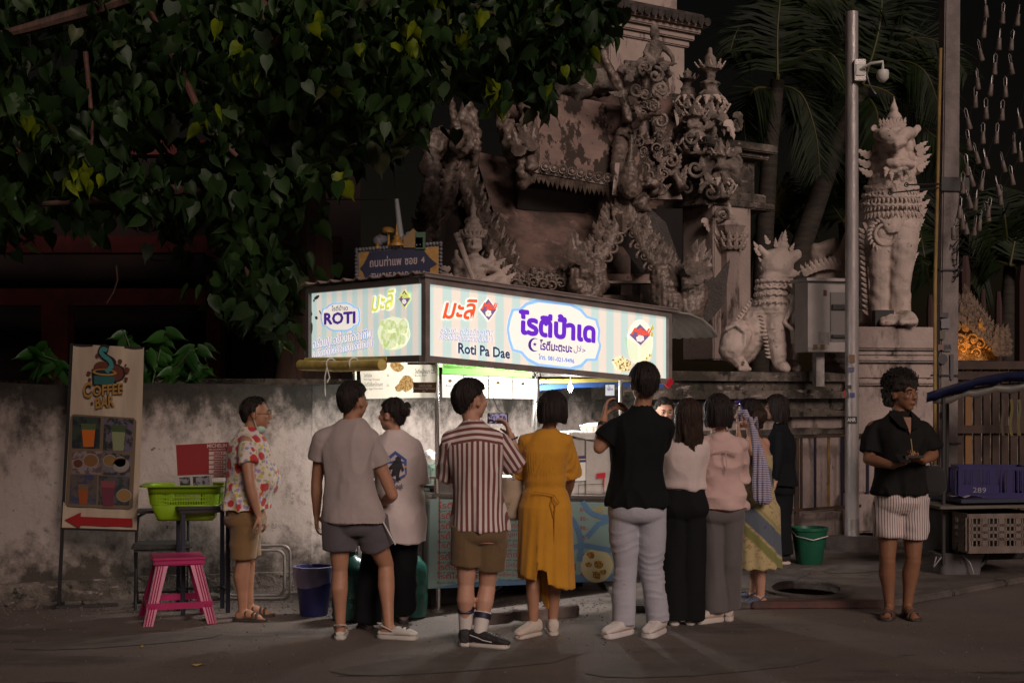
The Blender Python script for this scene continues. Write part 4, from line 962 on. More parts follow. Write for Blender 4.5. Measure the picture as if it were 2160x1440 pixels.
    def pants(s, mat, hemL, hemR=None, top=None, rt=.105, rk=.088, rh=.085, seed=3, part='trousers', amp=.006, fr=(6, 6, 9), drop=0):
        J = s.J; mb = MB(); k = s.k*math.sqrt(s.m); hemR = hemR or hemL
        tz = J['pel'].z-.03 if top is None else EYE-(top-820)/s.sc-s.o.z
        rg = []
        lz = min(J['hiL'].z, J['hiR'].z)-.06
        for i in range(7):
            z = lz+(tz-lz)*i/6; w, h, c = s.tor(z); g_ = (.80, .93, .99, 1, 1, 1, 1)[i]; rg.append((c, s.r*(w+.014)*g_, s.f*(h+.016)*g_))
        loft(mb, rg, 32, 2.2)
        for L, hem in (('L', hemL), ('R', hemR)):
            hi, kn, an = J['hi'+L], J['kn'+L], J['an'+L]; z = EYE-(hem-820)/s.sc-s.o.z
            if z > kn.z: e = hi.lerp(kn, (hi.z-z)/(hi.z-kn.z)); pts = [hi+Vector((0, 0, .05)), hi.lerp(e, .5), e]; rr = [rt*k, (rt+rh)/2*k, rh*k]
            else: e = kn.lerp(an, (kn.z-z)/(kn.z-an.z)); pts = [hi+Vector((0, 0, .05)), hi.lerp(kn, .5), kn, kn.lerp(e, .5), e]; rr = [rt*k, (rt+rk)/2*k, rk*k, (rk+rh)/2*k, rh*k]
            mb.tube(pts, rr, 22)
        return sculpt(mb, part, mat, s.root, .0085, 2, folds(amp*1.3, fr, seed))
    def shoes(s, style='sneaker', mat=None, sole=None, L='LR', extra=None):
        J = s.J; k = s.k*(.93 if s.fem else 1.0)
        for q in L:
            an, to = J['an'+q], J['to'+q]; td_ = Vector((to.x-an.x, to.y-an.y, 0)); td_ = td_.normalized() if td_.length > .02 else s.f
            sx = Vector((td_.y, -td_.x, 0)); h = Vector((an.x, an.y, 0))-td_*.07*k
            def ring(x, w, z0, z1): return (h+td_*x*k+Vector((0, 0, (z0+z1)/2)), sx*w*k, Vector((0, 0, (z1-z0)/2)))
            out = [(-.004, .014), (.006, .028), (.03, .037), (.08, .038), (.15, .043), (.20, .047), (.235, .044), (.262, .032), (.274, .016)]
            ol = [(x-.004, w+.004) for x, w in out]
            mb = MB(); n = len(ol); top = [h+td_*x*k+sx*w*k for x, w in ol]+[h+td_*x*k-sx*w*k for x, w in ol[::-1]]
            th = {'sneaker': .024, 'thick': .034, 'sandal': .020, 'clog': .028, 'slide': .022}[style]
            mb.add([tuple(v) for v in top]+[tuple(v*1.0+Vector((0, 0, th))) for v in top], [tuple(range(2*n))[::-1], tuple(range(2*n, 4*n))]+[(i, (i+1) % (2*n), 2*n+(i+1) % (2*n), 2*n+i) for i in range(2*n)])
            so_ = mb.build('shoe_sole', sole or whitepl, s.root, bevel=.006)
            mb = MB()
            if style in ('sneaker', 'thick'):
                loft(mb, [(h+td_*x*k+Vector((0, 0, th+hh/2-.004)), sx*w*k, Vector((0, 0, hh/2))) for x, w, hh in [(-.006, .026, .06), (.008, .040, .086), (.06, .045, .090), (.11, .045, .080), (.16, .045, .062), (.21, .045, .048), (.25, .038, .036), (.272, .022, .022)]], 18, 2.6)
                up = sculpt(mb, 'shoe_upper', mat, s.root, .005, 2, lambda co, no: .002*vnoise(co*60, 3))
                mb = MB()
                for i in range(5):
                    x = .115+i*.018; z = th+.070-i*.0055; c = h+td_*x*k+Vector((0, 0, z)); mb.tube([c-sx*.022*k-Vector((0, 0, .006)), c+Vector((0, 0, .003)), c+sx*.022*k-Vector((0, 0, .006))], .0028, 5)
                mb.build('lace', whitepl, up)
            elif style == 'clog':
                loft(mb, [(h+td_*x*k+Vector((0, 0, th+hh/2-.004)), sx*w*k, Vector((0, 0, hh/2))) for x, w, hh in [(.10, .042, .052), (.13, .046, .060), (.18, .048, .052), (.23, .042, .040), (.268, .022, .022)]], 18, 2.5)
                loft(mb, [(h+td_*x*k+Vector((0, 0, th+.010)), sx*w*k, Vector((0, 0, .016))) for x, w in [(0, .028), (.05, .040), (.11, .044)]], 14)
                up = sculpt(mb, 'shoe_upper', mat, s.root, .005, 2)
                mb = MB(); mb.tube([h+td_*.11*k+sx*.045*k+Vector((0, 0, th+.03)), h+td_*.03*k+sx*.038*k+Vector((0, 0, th+.062)), h-td_*.008*k+Vector((0, 0, th+.07)), h+td_*.03*k-sx*.038*k+Vector((0, 0, th+.062)), h+td_*.11*k-sx*.045*k+Vector((0, 0, th+.03))], .005, 6); mb.build('heel_strap', mat, up)
                mb = MB(); [mb.ball(h+td_*(.17+.03*(i//3))*k+sx*(-.02+.02*(i % 3))*k+Vector((0, 0, th+.052-.008*(i//3))), .006, 6, 4) for i in range(6)]; mb.build('vent_hole', dark, up)
            else:
                for x in (.10, .16, .19):
                    c = h+td_*x*k; a = .040 if x > .12 else .036
                    mb.tube([c+sx*a*k+Vector((0, 0, th)), c+sx*a*.8*k+Vector((0, 0, th+.042-.1*(x-.1))), c+Vector((0, 0, th+.060-.25*(x-.1))), c-sx*a*.8*k+Vector((0, 0, th+.042-.1*(x-.1))), c-sx*a*k+Vector((0, 0, th))], .009, 6)
                mb.build('sandal_strap', mat, s.root)
    def sock(s, mat, top, q, rings=()):
        an, kn = s.J['an'+q], s.J['kn'+q]; z = EYE-(top-820)/s.sc-s.o.z; e = an.lerp(kn, (z-an.z)/(kn.z-an.z))
        mb = MB(); capsule(mb, [Vector((an.x, an.y, .05)), an, an.lerp(e, .5)], [.040*s.k, .042*s.k, .046*s.k], 14); mb.tube([an, an.lerp(e, .6), e], [.042*s.k, .047*s.k, .055*s.k], 18)
        so_ = sculpt(mb, 'sock', mat, s.root, .006, 1)
        mb = MB()
        for t, w in rings: p = an.lerp(e, t); d = (e-an).normalized(); mb.tube([p-d*w/2, p+d*w/2], (.045+.011*t)*s.k+.001, 18)
        mb.build('sock_stripe', ink('sock_navy', (30, 28, 60), .8), so_)
    def phone(s, p, u, v, w=.074, h=.152, label='phone held by a person', screen=None):
        """separate thing; u width direction, v height direction (world)"""
        u = Vector(u).normalized(); v = Vector(v).normalized(); n = u.cross(v)
        t = thing('phone', label, 'phone', s.o+p)
        m = Matrix((u, v, n)).transposed()
        mb = MB(); mb.box((0, 0, 0), (w, h, .009), m); mb.build('phone_body', black, t, bevel=.003)
        if screen:
            mb = MB(); q = [m @ Vector((a*w*.46, b*h*.44, .0055)) for a, b in ((-1, -1), (1, -1), (1, 1), (-1, 1))]; mb.add(q, [(0, 1, 2, 3)]); flat(mb, 'screen', screen, t)
        return t
def P2L(p, px, py, dy=0): return P(px, py, p.d+dy)-p.o
ZM = Vector((0, 0, 1)); YA = Vector((0, 1, 0)); XA = Vector((1, 0, 0))
def attr_xz(co): return co
def patmat(name, base, fn, rough=.85, bump=.25, bs=28):
    """cloth whose print follows the stored pattern coordinates"""
    def L_(n, l, src, cur, noise, ramp, mix):
        a = n.new('ShaderNodeAttribute'); a.attribute_name = 'pat'
        return fn(n, l, a.outputs['Vector'], cur, noise, ramp, mix)
    return M(name, base, rough, None, bump=bump, bscale=bs, bdist=.012, coords='obj', sheen=.2, layers=[L_])
def sine(n, l, v, ax, fr, ph=0):
    sp = n.new('ShaderNodeSeparateXYZ'); l.new(v, sp.inputs[0]); m = n.new('ShaderNodeMath'); m.operation = 'MULTIPLY_ADD'; l.new(sp.outputs[ax], m.inputs[0]); m.inputs[1].default_value = fr; m.inputs[2].default_value = ph
    s = n.new('ShaderNodeMath'); s.operation = 'SINE'; l.new(m.outputs[0], s.inputs[0]); return s.outputs[0]
# 1 floral shirt man, side on ----------------------------------------------------
p = Person('man in red and purple floral shirt and brown shorts, mask under his chin, side on', 10.0, 522, 0, dict(
    pel=(518, 1078), che=(523, 965, 0), nek=(527, 905), hed=(541, 874), shL=(519, 937, .17), elL=(534, 1020, .22), wrL=(556, 1085, .2), haL=(562, 1115, .2),
    shR=(519, 935, -.17), elR=(527, 1018, -.25), wrR=(545, 1087, -.24), haR=(551, 1122, -.23), hiL=(520, 1090, .09), knL=(523, 1180, .10), anL=(526, 1285, .14), toL=(550, 1285, .14),
    hiR=(516, 1092, -.08), knR=(513, 1185, -.08), anR=(512, 1285, -.06), toR=(545, 1290, -.08)), yaw=90, skin=SK_T, m=1.12, H=1.56, curl=.5, hands=((-XA, 1, .5), (-XA, -1, .5)))
p.hair('thin')
def floral(n, l, v, cur, noise, ramp, mix):
    def spots(sc, th, col, cur, sd):
        mp = n.new('ShaderNodeMapping'); mp.inputs['Location'].default_value = (sd, sd*2, sd); l.new(v, mp.inputs[0])
        ad = n.new('ShaderNodeVectorMath'); ad.operation = 'MULTIPLY_ADD'; nz = n.new('ShaderNodeTexNoise'); nz.inputs['Scale'].default_value = sc*2.2; l.new(mp.outputs[0], nz.inputs['Vector'])
        l.new(nz.outputs['Color'], ad.inputs[0]); ad.inputs[1].default_value = (.45/sc,)*3; l.new(mp.outputs[0], ad.inputs[2])
        vo = n.new('ShaderNodeTexVoronoi'); vo.inputs['Scale'].default_value = sc; l.new(ad.outputs[0], vo.inputs['Vector'])
        return mix(ramp(vo.outputs['Distance'], th, th-.06), cur, col)
    cur = spots(26, .40, (.30, .24, .45), cur, 3.1); cur = spots(21, .36, (.55, .42, .10), cur, 7.7); cur = spots(24, .33, (.30, .34, .16), cur, 1.3)
    return spots(11.5, .42, (.42, .025, .03), cur, 5.5)
fl_m = patmat('floral_cotton', (.60, .52, .46), floral)
p.shirt(fl_m, 1073, slv=.52, loose=.028, hemflare=.015, belly=.075, seed=2, attr=attr_xz, slv_r=.078)
p.pants(cloth('tan_cotton', (.19, .105, .04)), 1175, rt=.105, rk=.1, rh=.10, part='shorts', seed=5)
p.shoes('sandal', M('brown_strap', (.06, .035, .025), .6), M('brown_sole', (.05, .035, .03), .7))
f_, u_, hc = p.hfv, p.hu, p.J['hed']
mb = MB()
for sg in (-1, 1):
    torus(mb, (0, 0, 0), .021, .0018, 14, 5, 'x'); n_ = 14*5
    for i in range(len(mb.v)-n_, len(mb.v)): mb.v[i] = tuple(Vector(mb.v[i])+hc+f_*.100+Vector((0, 0, .006))+p.hr*sg*.028)
mb.tube([hc+f_*.098+ZM*.012-p.hr*.05, hc+f_*.05+ZM*.012-p.hr*.08, hc-f_*.01+ZM*.010-p.hr*.085], .002, 5); mb.tube([hc+f_*.098+ZM*.012+p.hr*.05, hc-f_*.01+ZM*.010+p.hr*.085], .002, 5)
mb.build('glasses', M('gold_frame', (.3, .2, .12), .4, metal=.6), p.root)
mb = MB(); mb.ball(hc+f_*.030-ZM*.100, (.040, .05, .035), 12, 8); mb.tube([hc-f_*.005-ZM*.03-p.hr*-.074, hc+f_*.015-ZM*.10+p.hr*.060], .0025, 5); mb.build('face_mask', M('mask_mint', G((190, 215, 200), .8), .7), p.root)
# 2 grey t-shirt man ----------------------------------------------------------------
p = Person('man in plain grey t-shirt, charcoal shorts and white clogs seen from behind', 9.26, 745, 0, dict(
    pel=(748, 1085), che=(733, 960), nek=(741, 884), hed=(745, 847), shL=(682, 921), elL=(668, 1015, .08), wrL=(668, 1085, .16), haL=(668, 1118, .18),
    shR=(778, 921), elR=(828, 1044, .04), wrR=(806, 1062, .22), haR=(790, 1052, .34), hiL=(716, 1105), knL=(717, 1205, .02), anL=(718, 1322, 0), toL=(722, 1318, .3),
    hiR=(782, 1108), knR=(814, 1196, .10), anR=(820, 1312, -.02), toR=(860, 1318, -.05)), yaw=12, hyaw=32, skin=SK_T, m=.96, H=1.68, curl=.55, hands=((XA, -1, .4), (-XA, 1, .7)))
p.hair('short')
p.shirt(cloth('grey_cotton', (.36, .295, .285)), 1100, slv=.50, loose=.026, hemflare=.03, collar=False, seed=7, slv_r=.074, fr=(7, 7, 2.6), amp=.009)
p.pants(cloth('charcoal_shorts', (.085, .07, .085)), 1158, 1152, rt=.118, rk=.10, rh=.116, part='shorts', seed=8)
mb = MB(); mb.bar(P2L(p, 808, 1100, -.10), P2L(p, 834, 1148, -.06), .008); mb.build('side_stripe', whitepl, p.root)
p.shoes('clog', M('white_rubber', (.50, .46, .42), .45), M('white_rubber', (.5, .46, .42), .45))
p.phone(p.J['haR'].lerp(p.J['wrR'], .4)+ZM*.03, XA*.9+YA*.3, ZM*.3+YA, label='dark phone held behind the grey t-shirt man in his right hand')
# 3 white t-shirt woman ----------------------------------------------------------------
p = Person('woman in white printed t-shirt and black trousers, hair up in a pearl claw clip', 9.62, 838, 0, dict(
    pel=(834, 1082), che=(840, 980), nek=(833, 908), hed=(827, 876), shL=(792, 930, .02), elL=(800, 1010, .2), wrL=(790, 1050, .38), haL=(785, 1050, .48),
    shR=(872, 938), elR=(884, 1035, .03), wrR=(876, 1080, .22), haR=(874, 1095, .34), hiL=(805, 1105), knL=(785, 1205), anL=(776, 1310, 0), toL=(768, 1315, .12),
    hiR=(855, 1105), knR=(852, 1200, .1), anR=(850, 1290, .25), toR=(845, 1290, .4)), yaw=-12, hyaw=-58, skin=SK_L, fem=True, H=1.60)
p.hair('tied'); e = p.k
mb = MB(); hb = p.J['hed']-p.hf*.095+ZM*.035; mb.ball(hb, (.050, .052, .045), 14, 10); mb.ball(hb-p.hf*.02+ZM*.03+p.hr*.02, (.03, .03, .03), 10, 8)
sculpt(mb, 'hair_bun', HAIR, p.root, .006, 1, lambda co, no: .006*vnoise(co*45, 2))
mb = MB(); c = hb+p.hr*.045-ZM*.005
for sg in (-1, 1):
    for i in range(9): a = i*math.pi/8; mb.ball(c+p.hf*(-.022*math.sin(a)+sg*.006)+ZM*(.030*math.cos(a))+p.hr*.012*sg, .0078, 8, 6)
mb.build('claw_clip', M('pearl_pink', (.62, .45, .42), .3), p.root)
wt = cloth('white_cotton', (.56, .47, .455))
p.shirt(wt, 1143, slv=.85, loose=.045, hemflare=.02, collar=False, seed=17, slv_r=.085, fr=(7, 7, 2.8), amp=.009)
p.pants(cloth('black_trousers', (.008, .009, .011), rough=.9, sheen=0, spec=.2), 1312, 1295, rt=.10, rk=.095, rh=.10, seed=4)
p.shoes('sneaker', M('grey_shoe', (.16, .12, .11), .6), M('dark_sole', (.05, .04, .04), .6))
# printed back: figure in a mountain diamond, laid just over the cloth
pr = thing('t', '', '', (0, 0, 0)); bpy.data.objects.remove(pr)
BK = -.158
class Curved(Plane):
    def __init__(s, p, ycol): s.p_ = p; s.y = ycol
    def p(s, px, py, off=0):
        q = P(px, py, s.p_.d)-s.p_.o; w, h, c = s.p_.tor(q.z); dx = (q.x-c.x)/(w+.06); y = c.y-(h+.055)*math.sqrt(max(0, 1-min(1, dx*dx)))-.014-off
        return Vector((q.x*(1+y/s.p_.d), y, q.z))
cv = Curved(p, 0)
mb = MB(); cv.poly(mb, [(838, 948), (862, 966), (862, 997), (838, 1013), (816, 997), (816, 966)], 0); o1 = flat(mb, 'print_blue_diamond', ink('print_blue', (75, 95, 165), .8), p.root)
mb = MB(); cv.poly(mb, [(838, 956), (858, 970), (838, 968), (820, 972)], .002); cv.poly(mb, [(820, 975), (856, 975), (859, 996), (838, 1007), (818, 996)], .002); flat(mb, 'print_white', ink('print_white', (205, 190, 195), .8), p.root)
mb = MB(); cv.poly(mb, [(816, 976), (862, 979), (862, 984), (816, 981)], .004); flat(mb, 'print_orange', ink('print_orange', (215, 150, 95), .8), p.root)
mb = MB(); cv.poly(mb, [(843, 959), (850, 962), (851, 971), (853, 976), (857, 988), (853, 992), (850, 984), (848, 992), (846, 1001), (850, 1010), (840, 1008), (839, 998), (831, 1003), (826, 1010), (820, 1006), (830, 996), (834, 984), (826, 988), (820, 996), (820, 989), (828, 979), (834, 972), (838, 968), (839, 962)], .006); flat(mb, 'print_figure', ink('print_black', (45, 40, 48), .7), p.root)
mb = MB(); cv.text(mb, '+Rock', (826, 1026), (855, 1027), (826, 1015), .03, .15, .003); flat(mb, 'print_lettering', ink('print_blue_grey', (75, 75, 115), .8), p.root)
# 4 striped shirt man ----------------------------------------------------------------
p = Person('man in maroon and white striped shirt and brown shorts filming the stall with a phone', 9.0, 1012, 0, dict(
    pel=(1012, 1105), che=(1006, 990), nek=(998, 893), hed=(994, 846), shL=(953, 925), elL=(945, 1010, .16), wrL=(1000, 940, .36), haL=(1026, 898, .36),
    shR=(1050, 928), elR=(1090, 988, .08), wrR=(1078, 918, .20), haR=(1062, 880, .24), hiL=(988, 1125), knL=(983, 1235, .0), anL=(982, 1335, .02), toL=(985, 1338, .2),
    hiR=(1036, 1125), knR=(1028, 1238, .05), anR=(1012, 1335, -.04), toR=(1055, 1342, -.09)), yaw=8, hyaw=48, skin=SK_L, m=.98, H=1.70, curl=.75, hands=((XA, -1, .8), (-XA, -1, .5)))
p.hair('short', k2=1.06)
def strp(n, l, v, cur, noise, ramp, mix):
    sp = n.new('ShaderNodeSeparateXYZ'); l.new(v, sp.inputs[0])
    a = ramp(sine(n, l, v, 0, 2*math.pi/.0345), -.12, .12); b = ramp(sine(n, l, v, 2, 2*math.pi/.036, 1), -.12, .12)
    g = ramp(sp.outputs[1], .49, .51)
    mx = n.new('ShaderNodeMix'); mx.data_type = 'FLOAT'; l.new(g, mx.inputs[0]); l.new(a, mx.inputs[2]); l.new(b, mx.inputs[3])
    return mix(mx.outputs[0], cur, (.15, .042, .042))
st_m = patmat('striped_shirt_cloth', (.60, .50, .47), strp)
zy = (P2L(p, 1000, 930)).z
def at4(co):
    out = np.zeros_like(co); x = co[:, 0]-p.J['che'].x; out[:, 0] = np.sign(x)*np.arcsin(np.clip(np.abs(x)/.26, 0, .97))*.26; out[:, 2] = co[:, 2]+.25*x*x*4; out[:, 1] = (out[:, 2] > zy).astype(float); return out
def at4s(co):
    out = np.zeros_like(co)
    for L in 'LR':
        sh, el = np.array(p.J['sh'+L]), np.array(p.J['el'+L]); ax = (el-sh)/np.linalg.norm(el-sh); mk = (co[:, 0] < p.J['che'].x) if L == 'L' else (co[:, 0] >= p.J['che'].x)
        q = co-sh; q = q-np.outer(q@ax, ax); s1 = np.cross(ax, [0, 1, 0]); s1 /= np.linalg.norm(s1); out[mk, 0] = (q@s1)[mk]*1.0
    return out
p.shirt(st_m, 1117, slv=.92, loose=.022, hemflare=.0, seed=27, attr=at4, slv_r=.078, sleeve_part='sleeves', sattr=at4s, amp=.008)
p.pants(cloth('brown_shorts_cotton', (.14, .082, .035)), 1193, 1200, rt=.112, rk=.1, rh=.108, part='shorts', seed=28)
wsk = cloth('white_sock', (.60, .54, .51)); rg_ = ((.70, .010), (.80, .018), (.89, .010))
p.sock(wsk, 1272, 'L', rg_); p.sock(wsk, 1290, 'R', rg_)
p.shoes('sneaker', M('black_canvas', (.018, .016, .018), .7), M('white_sole', (.55, .50, .47), .6))
mb = MB()
for L in 'LR':
    a, t_ = p.J['an'+L], p.J['to'+L]; d_ = Vector((t_.x-a.x, t_.y-a.y, 0)).normalized(); sx = Vector((d_.y, -d_.x, 0)); h = Vector((a.x, a.y, 0))-d_*.07
    mb.tube([h+d_*.02+sx*.041+ZM*.075, h+d_*.07+sx*.043+ZM*.062, h+d_*.11+sx*.046+ZM*.048, h+d_*.17+sx*.048+ZM*.040], .0035, 5)
mb.build('shoe_stripe', whitepl, p.root)
c = p.J['wrR'].lerp(p.J['elR'], .12); mb = MB()
for i in range(13): a = i*2*math.pi/13; mb.ball(c+XA*.034*math.cos(a)+YA*.034*math.sin(a)+ZM*.012*math.cos(a), .0075, 8, 5)
mb.build('bead_bracelet', M('bead', (.05, .04, .06), .3), p.root)
scr = M('phone_screen_crowd', G((150, 140, 175), .8), .3, G((30, 20, 25), 1), 45, .45, .55, emit=.7)
ph4 = p.phone(P2L(p, 1050, 882, .27), -ZM, XA, .070, .135, 'phone held sideways showing the stall, between striped shirt man and yellow dress woman', scr)
# 5 yellow dress woman ----------------------------------------------------------------
p = Person('woman in mustard yellow short sleeved dress with drawstring back and white shoes, seen from behind', 9.35, 1148, 0, dict(
    pel=(1150, 1065), che=(1148, 970), nek=(1154, 905), hed=(1166, 864), shL=(1112, 928), elL=(1098, 1010, .12), wrL=(1085, 1045, .3), haL=(1080, 1060, .38),
    shR=(1190, 928), elR=(1204, 1010, .12), wrR=(1196, 1050, .3), haR=(1185, 1045, .4), hiL=(1128, 1090), knL=(1124, 1205, .02), anL=(1125, 1310, .0), toL=(1098, 1322, -.10),
    hiR=(1166, 1090), knR=(1170, 1208, .04), anR=(1166, 1308, .06), toR=(1160, 1300, .25)), yaw=3, hyaw=8, skin=SK_T, fem=True, m=1.0, H=1.60)
p.hair('bob', zlow=.84)
ym = cloth('mustard_cloth', (.52, .235, .010), (.44, .185, .006))
J = p.J; mb = MB(); rg = []
zt = J['nek'].z+.005; zb = EYE-(1215-820)/p.sc
for i in range(20):
    z = zb+(zt-zb)*i/19
    w, h, c = p.tor(max(z, J['pel'].z-.1)); t = (z-zb)/(J['pel'].z-zb)
    if z < J['pel'].z: w = .160+.012*(1-t); h = .130+.03*(1-t)
    L = .020 if z < J['nek'].z-.12 else .012
    c = Vector((c.x, c.y, z))
    rg.append((c, p.r*(w+L), p.f*(h+L)))
loft(mb, rg, 44, 2.2)
for L in 'LR':
    sh, el = J['sh'+L], J['el'+L]; capsule(mb, [J['nek'].lerp(sh, .32)-ZM*.03, sh-ZM*.01], [.045, .058], 14); e = sh.lerp(el, .90); mb.tube([sh+ZM*.02, sh.lerp(e, .5), e], [.055, .070, .082], 18)
def dress5(co, no):
    t = np.clip((J['pel'].z+.12-co[:, 2])/(J['pel'].z+.12-zb), 0, 1); x = co[:, 0]-J['pel'].x; y = co[:, 1]; an = np.arctan2(x, -y)
    fo = .010*vnoise(np.stack([an*3.2, co[:, 2]*.8, an*0], 1), 12)*t*1.6+.004*np.sin(an*17+np.sin(co[:, 2]*5))*t+.005*vnoise(co*np.array([10, 10, 2.5]), 33)
    gt = np.exp(-((co[:, 2]-(zt-.24))/.10)**2); fo += .004*np.sin(an*48)*gt-.010*np.exp(-((co[:, 2]-(J['pel'].z+.12))/.025)**2)
    sl = np.where(y < .02, np.clip((x-(-.10))*.9, -.25, .30)*-.30+(np.abs(x+.02) < .035)*.08, -.02-.20*np.exp(-((x-.01)/.05)**2))
    dz = np.clip(1-(co[:, 2]-zb)/.45, 0, 1)**1.2*sl
    return no*fo[:, None]+np.stack([x*0, x*0, dz], 1)
sculpt(mb, 'dress', ym, p.root, .0085, 2, dress5)
def bk(px, py, off=.0): return Vector((P2L(p, px, py).x, -(p.tor(P2L(p, px, py).z)[1]+.052+off), P2L(p, px, py).z))
mb = MB(); mb.tube([bk(1165, 1040), bk(1170, 1058), bk(1168, 1085), bk(1167, 1150, .01)], .0035, 5); mb.tube([bk(1168, 1040), bk(1178, 1055), bk(1172, 1062), bk(1165, 1046)], .0035, 5); mb.tube([bk(1167, 1040), bk(1160, 1060), bk(1166, 1085)], .003, 5); mb.tube([bk(1125, 1033), bk(1150, 1036), bk(1168, 1040)], .003, 5)
mb.build('drawstring', M('mustard_cord', (.42, .17, .008), .8), p.root)
p.shoes('sneaker', M('cream_canvas', (.52, .44, .38), .7), M('cream_sole', (.55, .48, .43), .6))
t = thing('tote_bag', 'beige cloth tote bag with printed text hanging between striped shirt man and yellow dress woman', 'tote bag', P(1062, 1095, 9.42)); bgm = cloth('beige_canvas', (.36, .27, .19))
mb = MB(); loft(mb, [(Vector((0, 0, z)), XA*w, YA*h) for z, w, h in [(0, .10, .03), (.02, .13, .05), (.15, .14, .055), (.27, .13, .035)]], 20, 3); sculpt(mb, 'bag_body', bgm, t, .01, 1, folds(.008, (8, 8, 8), 4))
mb = MB(); mb.tube([(-.06, -.03, .26), (-.05, 0, .42), (.02, .02, .50), (.06, .0, .42), (.07, -.03, .26)], .009, 6); mb.build('handle', bgm, t)
mb = MB(); tp = Plane(t, (0, -.068, 0), (0, -1, 0)); tp.text(mb, 'your daily', (1048, 1063), (1077, 1062), (1048, 1058)); tp.text(mb, 'market bag', (1048, 1070), (1079, 1070), (1048, 1065)); bpy.data.objects.remove(flat(mb, 'x', None, t))
mb = MB()
for y in (1060, 1066, 1072): tp.line(mb, [(1048, y), (1078-(y % 5)*2, y-.6)], 1.4, .0)
flat(mb, 'faint_print', M('faint_print', (.20, .15, .11), .8), t)
# 6 black polo man ----------------------------------------------------------------
p = Person('man in black polo shirt and pale blue jeans photographing the stall with a raised phone', 9.4, 1346, 0, dict(
    pel=(1344, 1055), che=(1345, 950), nek=(1352, 862), hed=(1359, 812), shL=(1305, 896), elL=(1264, 944, -.02), wrL=(1274, 880, .08), haL=(1280, 842, .12),
    shR=(1400, 896), elR=(1385, 950, .24), wrR=(1330, 876, .24), haR=(1304, 848, .18), hiL=(1316, 1080), knL=(1318, 1195, .01), anL=(1316, 1312, -.02), toL=(1290, 1328, -.12),
    hiR=(1374, 1080), knR=(1374, 1195, .03), anR=(1388, 1312, .02), toR=(1372, 1318, -.10)), yaw=0, hyaw=-8, skin=SK_T, m=1.02, H=1.78, pitch=.08, curl=.8, hands=((XA, 1, .45), (-XA, 1, .45)))
p.hair('short', k2=1.06)
p.shirt(cloth('black_pique', (.006, .0065, .008), rough=.9, sheen=0, spec=.2), 1068, slv=.72, loose=.024, hemflare=.008, seed=37, slv_r=.082, amp=.006)
jm = cloth('pale_denim', (.39, .38, .43), (.32, .31, .36), bs=70)
def jf(co, no):
    z = co[:, 2]; lowf = np.clip(1-np.abs(z-.30)/.42, 0, 1)**.6
    return .0085*(1-np.abs(vnoise((co+.04*vnoise(co*9, 4)[:, None])*np.array([5, 5, 26]), 2)))**3*(.25+lowf)*np.clip(.7+vnoise(co*6, 7), 0, 1)+.009*vnoise(co*np.array([8, 8, 5]), 9)
o_ = p.pants(jm, 1318, 1312, rt=.100, rk=.072, rh=.073, seed=38, part='jeans', amp=.0)
n = len(o_.data.vertices); co_ = np.empty(n*3); o_.data.vertices.foreach_get('co', co_); no_ = np.empty(n*3); o_.data.vertices.foreach_get('normal', no_); co_ = co_.reshape(-1, 3); no_ = no_.reshape(-1, 3)
o_.data.vertices.foreach_set('co', (co_+no_*jf(co_, no_)[:, None]).ravel()); o_.data.update()
p.shoes('thick', M('white_knit', (.58, .52, .50), .7), M('white_foam', (.60, .55, .53), .6))
mb = MB(); c = p.J['wrL'].lerp(p.J['elL'], .25); d_ = (p.J['wrL']-p.J['elL']).normalized(); mb.tube([c-d_*.012, c+d_*.012], .036, 16); mb.build('watch', black, p.root)
scr2 = M('phone_screen_sign', G((215, 220, 225), .8), .3, G((150, 160, 165), 1), 30, .5, .62, emit=.75)
ph = p.phone(P2L(p, 1286, 833, .13), XA, ZM, .072, .150, 'phone held upright by the black shirt man with the sign on its screen', None)
mb = MB(); q = P(1277, 811, 9.523), P(1296, 811, 9.523), P(1296, 834, 9.523), P(1277, 834, 9.523); mb.add([tuple(v-Vector(ph.location)-YA*.0) for v in q], [(0, 1, 2, 3)]); flat(mb, 'screen', scr2, ph)
mb = MB(); tx = Plane(ph, (0, -.008, 0), (0, -1, 0)); tx.text(mb, 'โรตีป้าเด', (1280, 822), (1293, 823), (1280, 817), .01, 0, .001); flat(mb, 'screen_lettering', pur2, ph)
# 7 white blouse woman ----------------------------------------------------------------
p = Person('woman with long dark wavy hair, white blouse and wide black trousers seen from behind', 9.8, 1440, 0, dict(
    pel=(1443, 1060), che=(1443, 980), nek=(1448, 920), hed=(1452, 878), shL=(1412, 938), elL=(1411, 1000, .12), wrL=(1420, 1025, .30), haL=(1425, 1025, .4),
    shR=(1480, 938), elR=(1486, 1005, .10), wrR=(1478, 1030, .28), haR=(1470, 1030, .38), hiL=(1428, 1075), knL=(1424, 1180), anL=(1422, 1300, 0), toL=(1420, 1300, .2),
    hiR=(1460, 1075), knR=(1460, 1180), anR=(1456, 1298, .02), toR=(1458, 1298, .2)), yaw=0, hyaw=-5, skin=SK_L, fem=True, H=1.58)
p.hair('long', HAIRB, zlow=.82)
p.shirt(cloth('white_blouse', (.60, .49, .47)), 1032, slv=1.5, loose=.03, hemflare=.0, collar=False, tuck=1, seed=47)
p.pants(top=1030, mat=cloth('black_wide_trousers', (.0075, .0075, .009), rough=.9, sheen=0, spec=.2), hemL=1305, rt=.098, rk=.10, rh=.118, seed=48, fr=(9, 9, 2), amp=.008)
p.shoes('sneaker', M('white_canvas', (.55, .49, .46), .7), M('white_sole', (.55, .50, .47), .6))
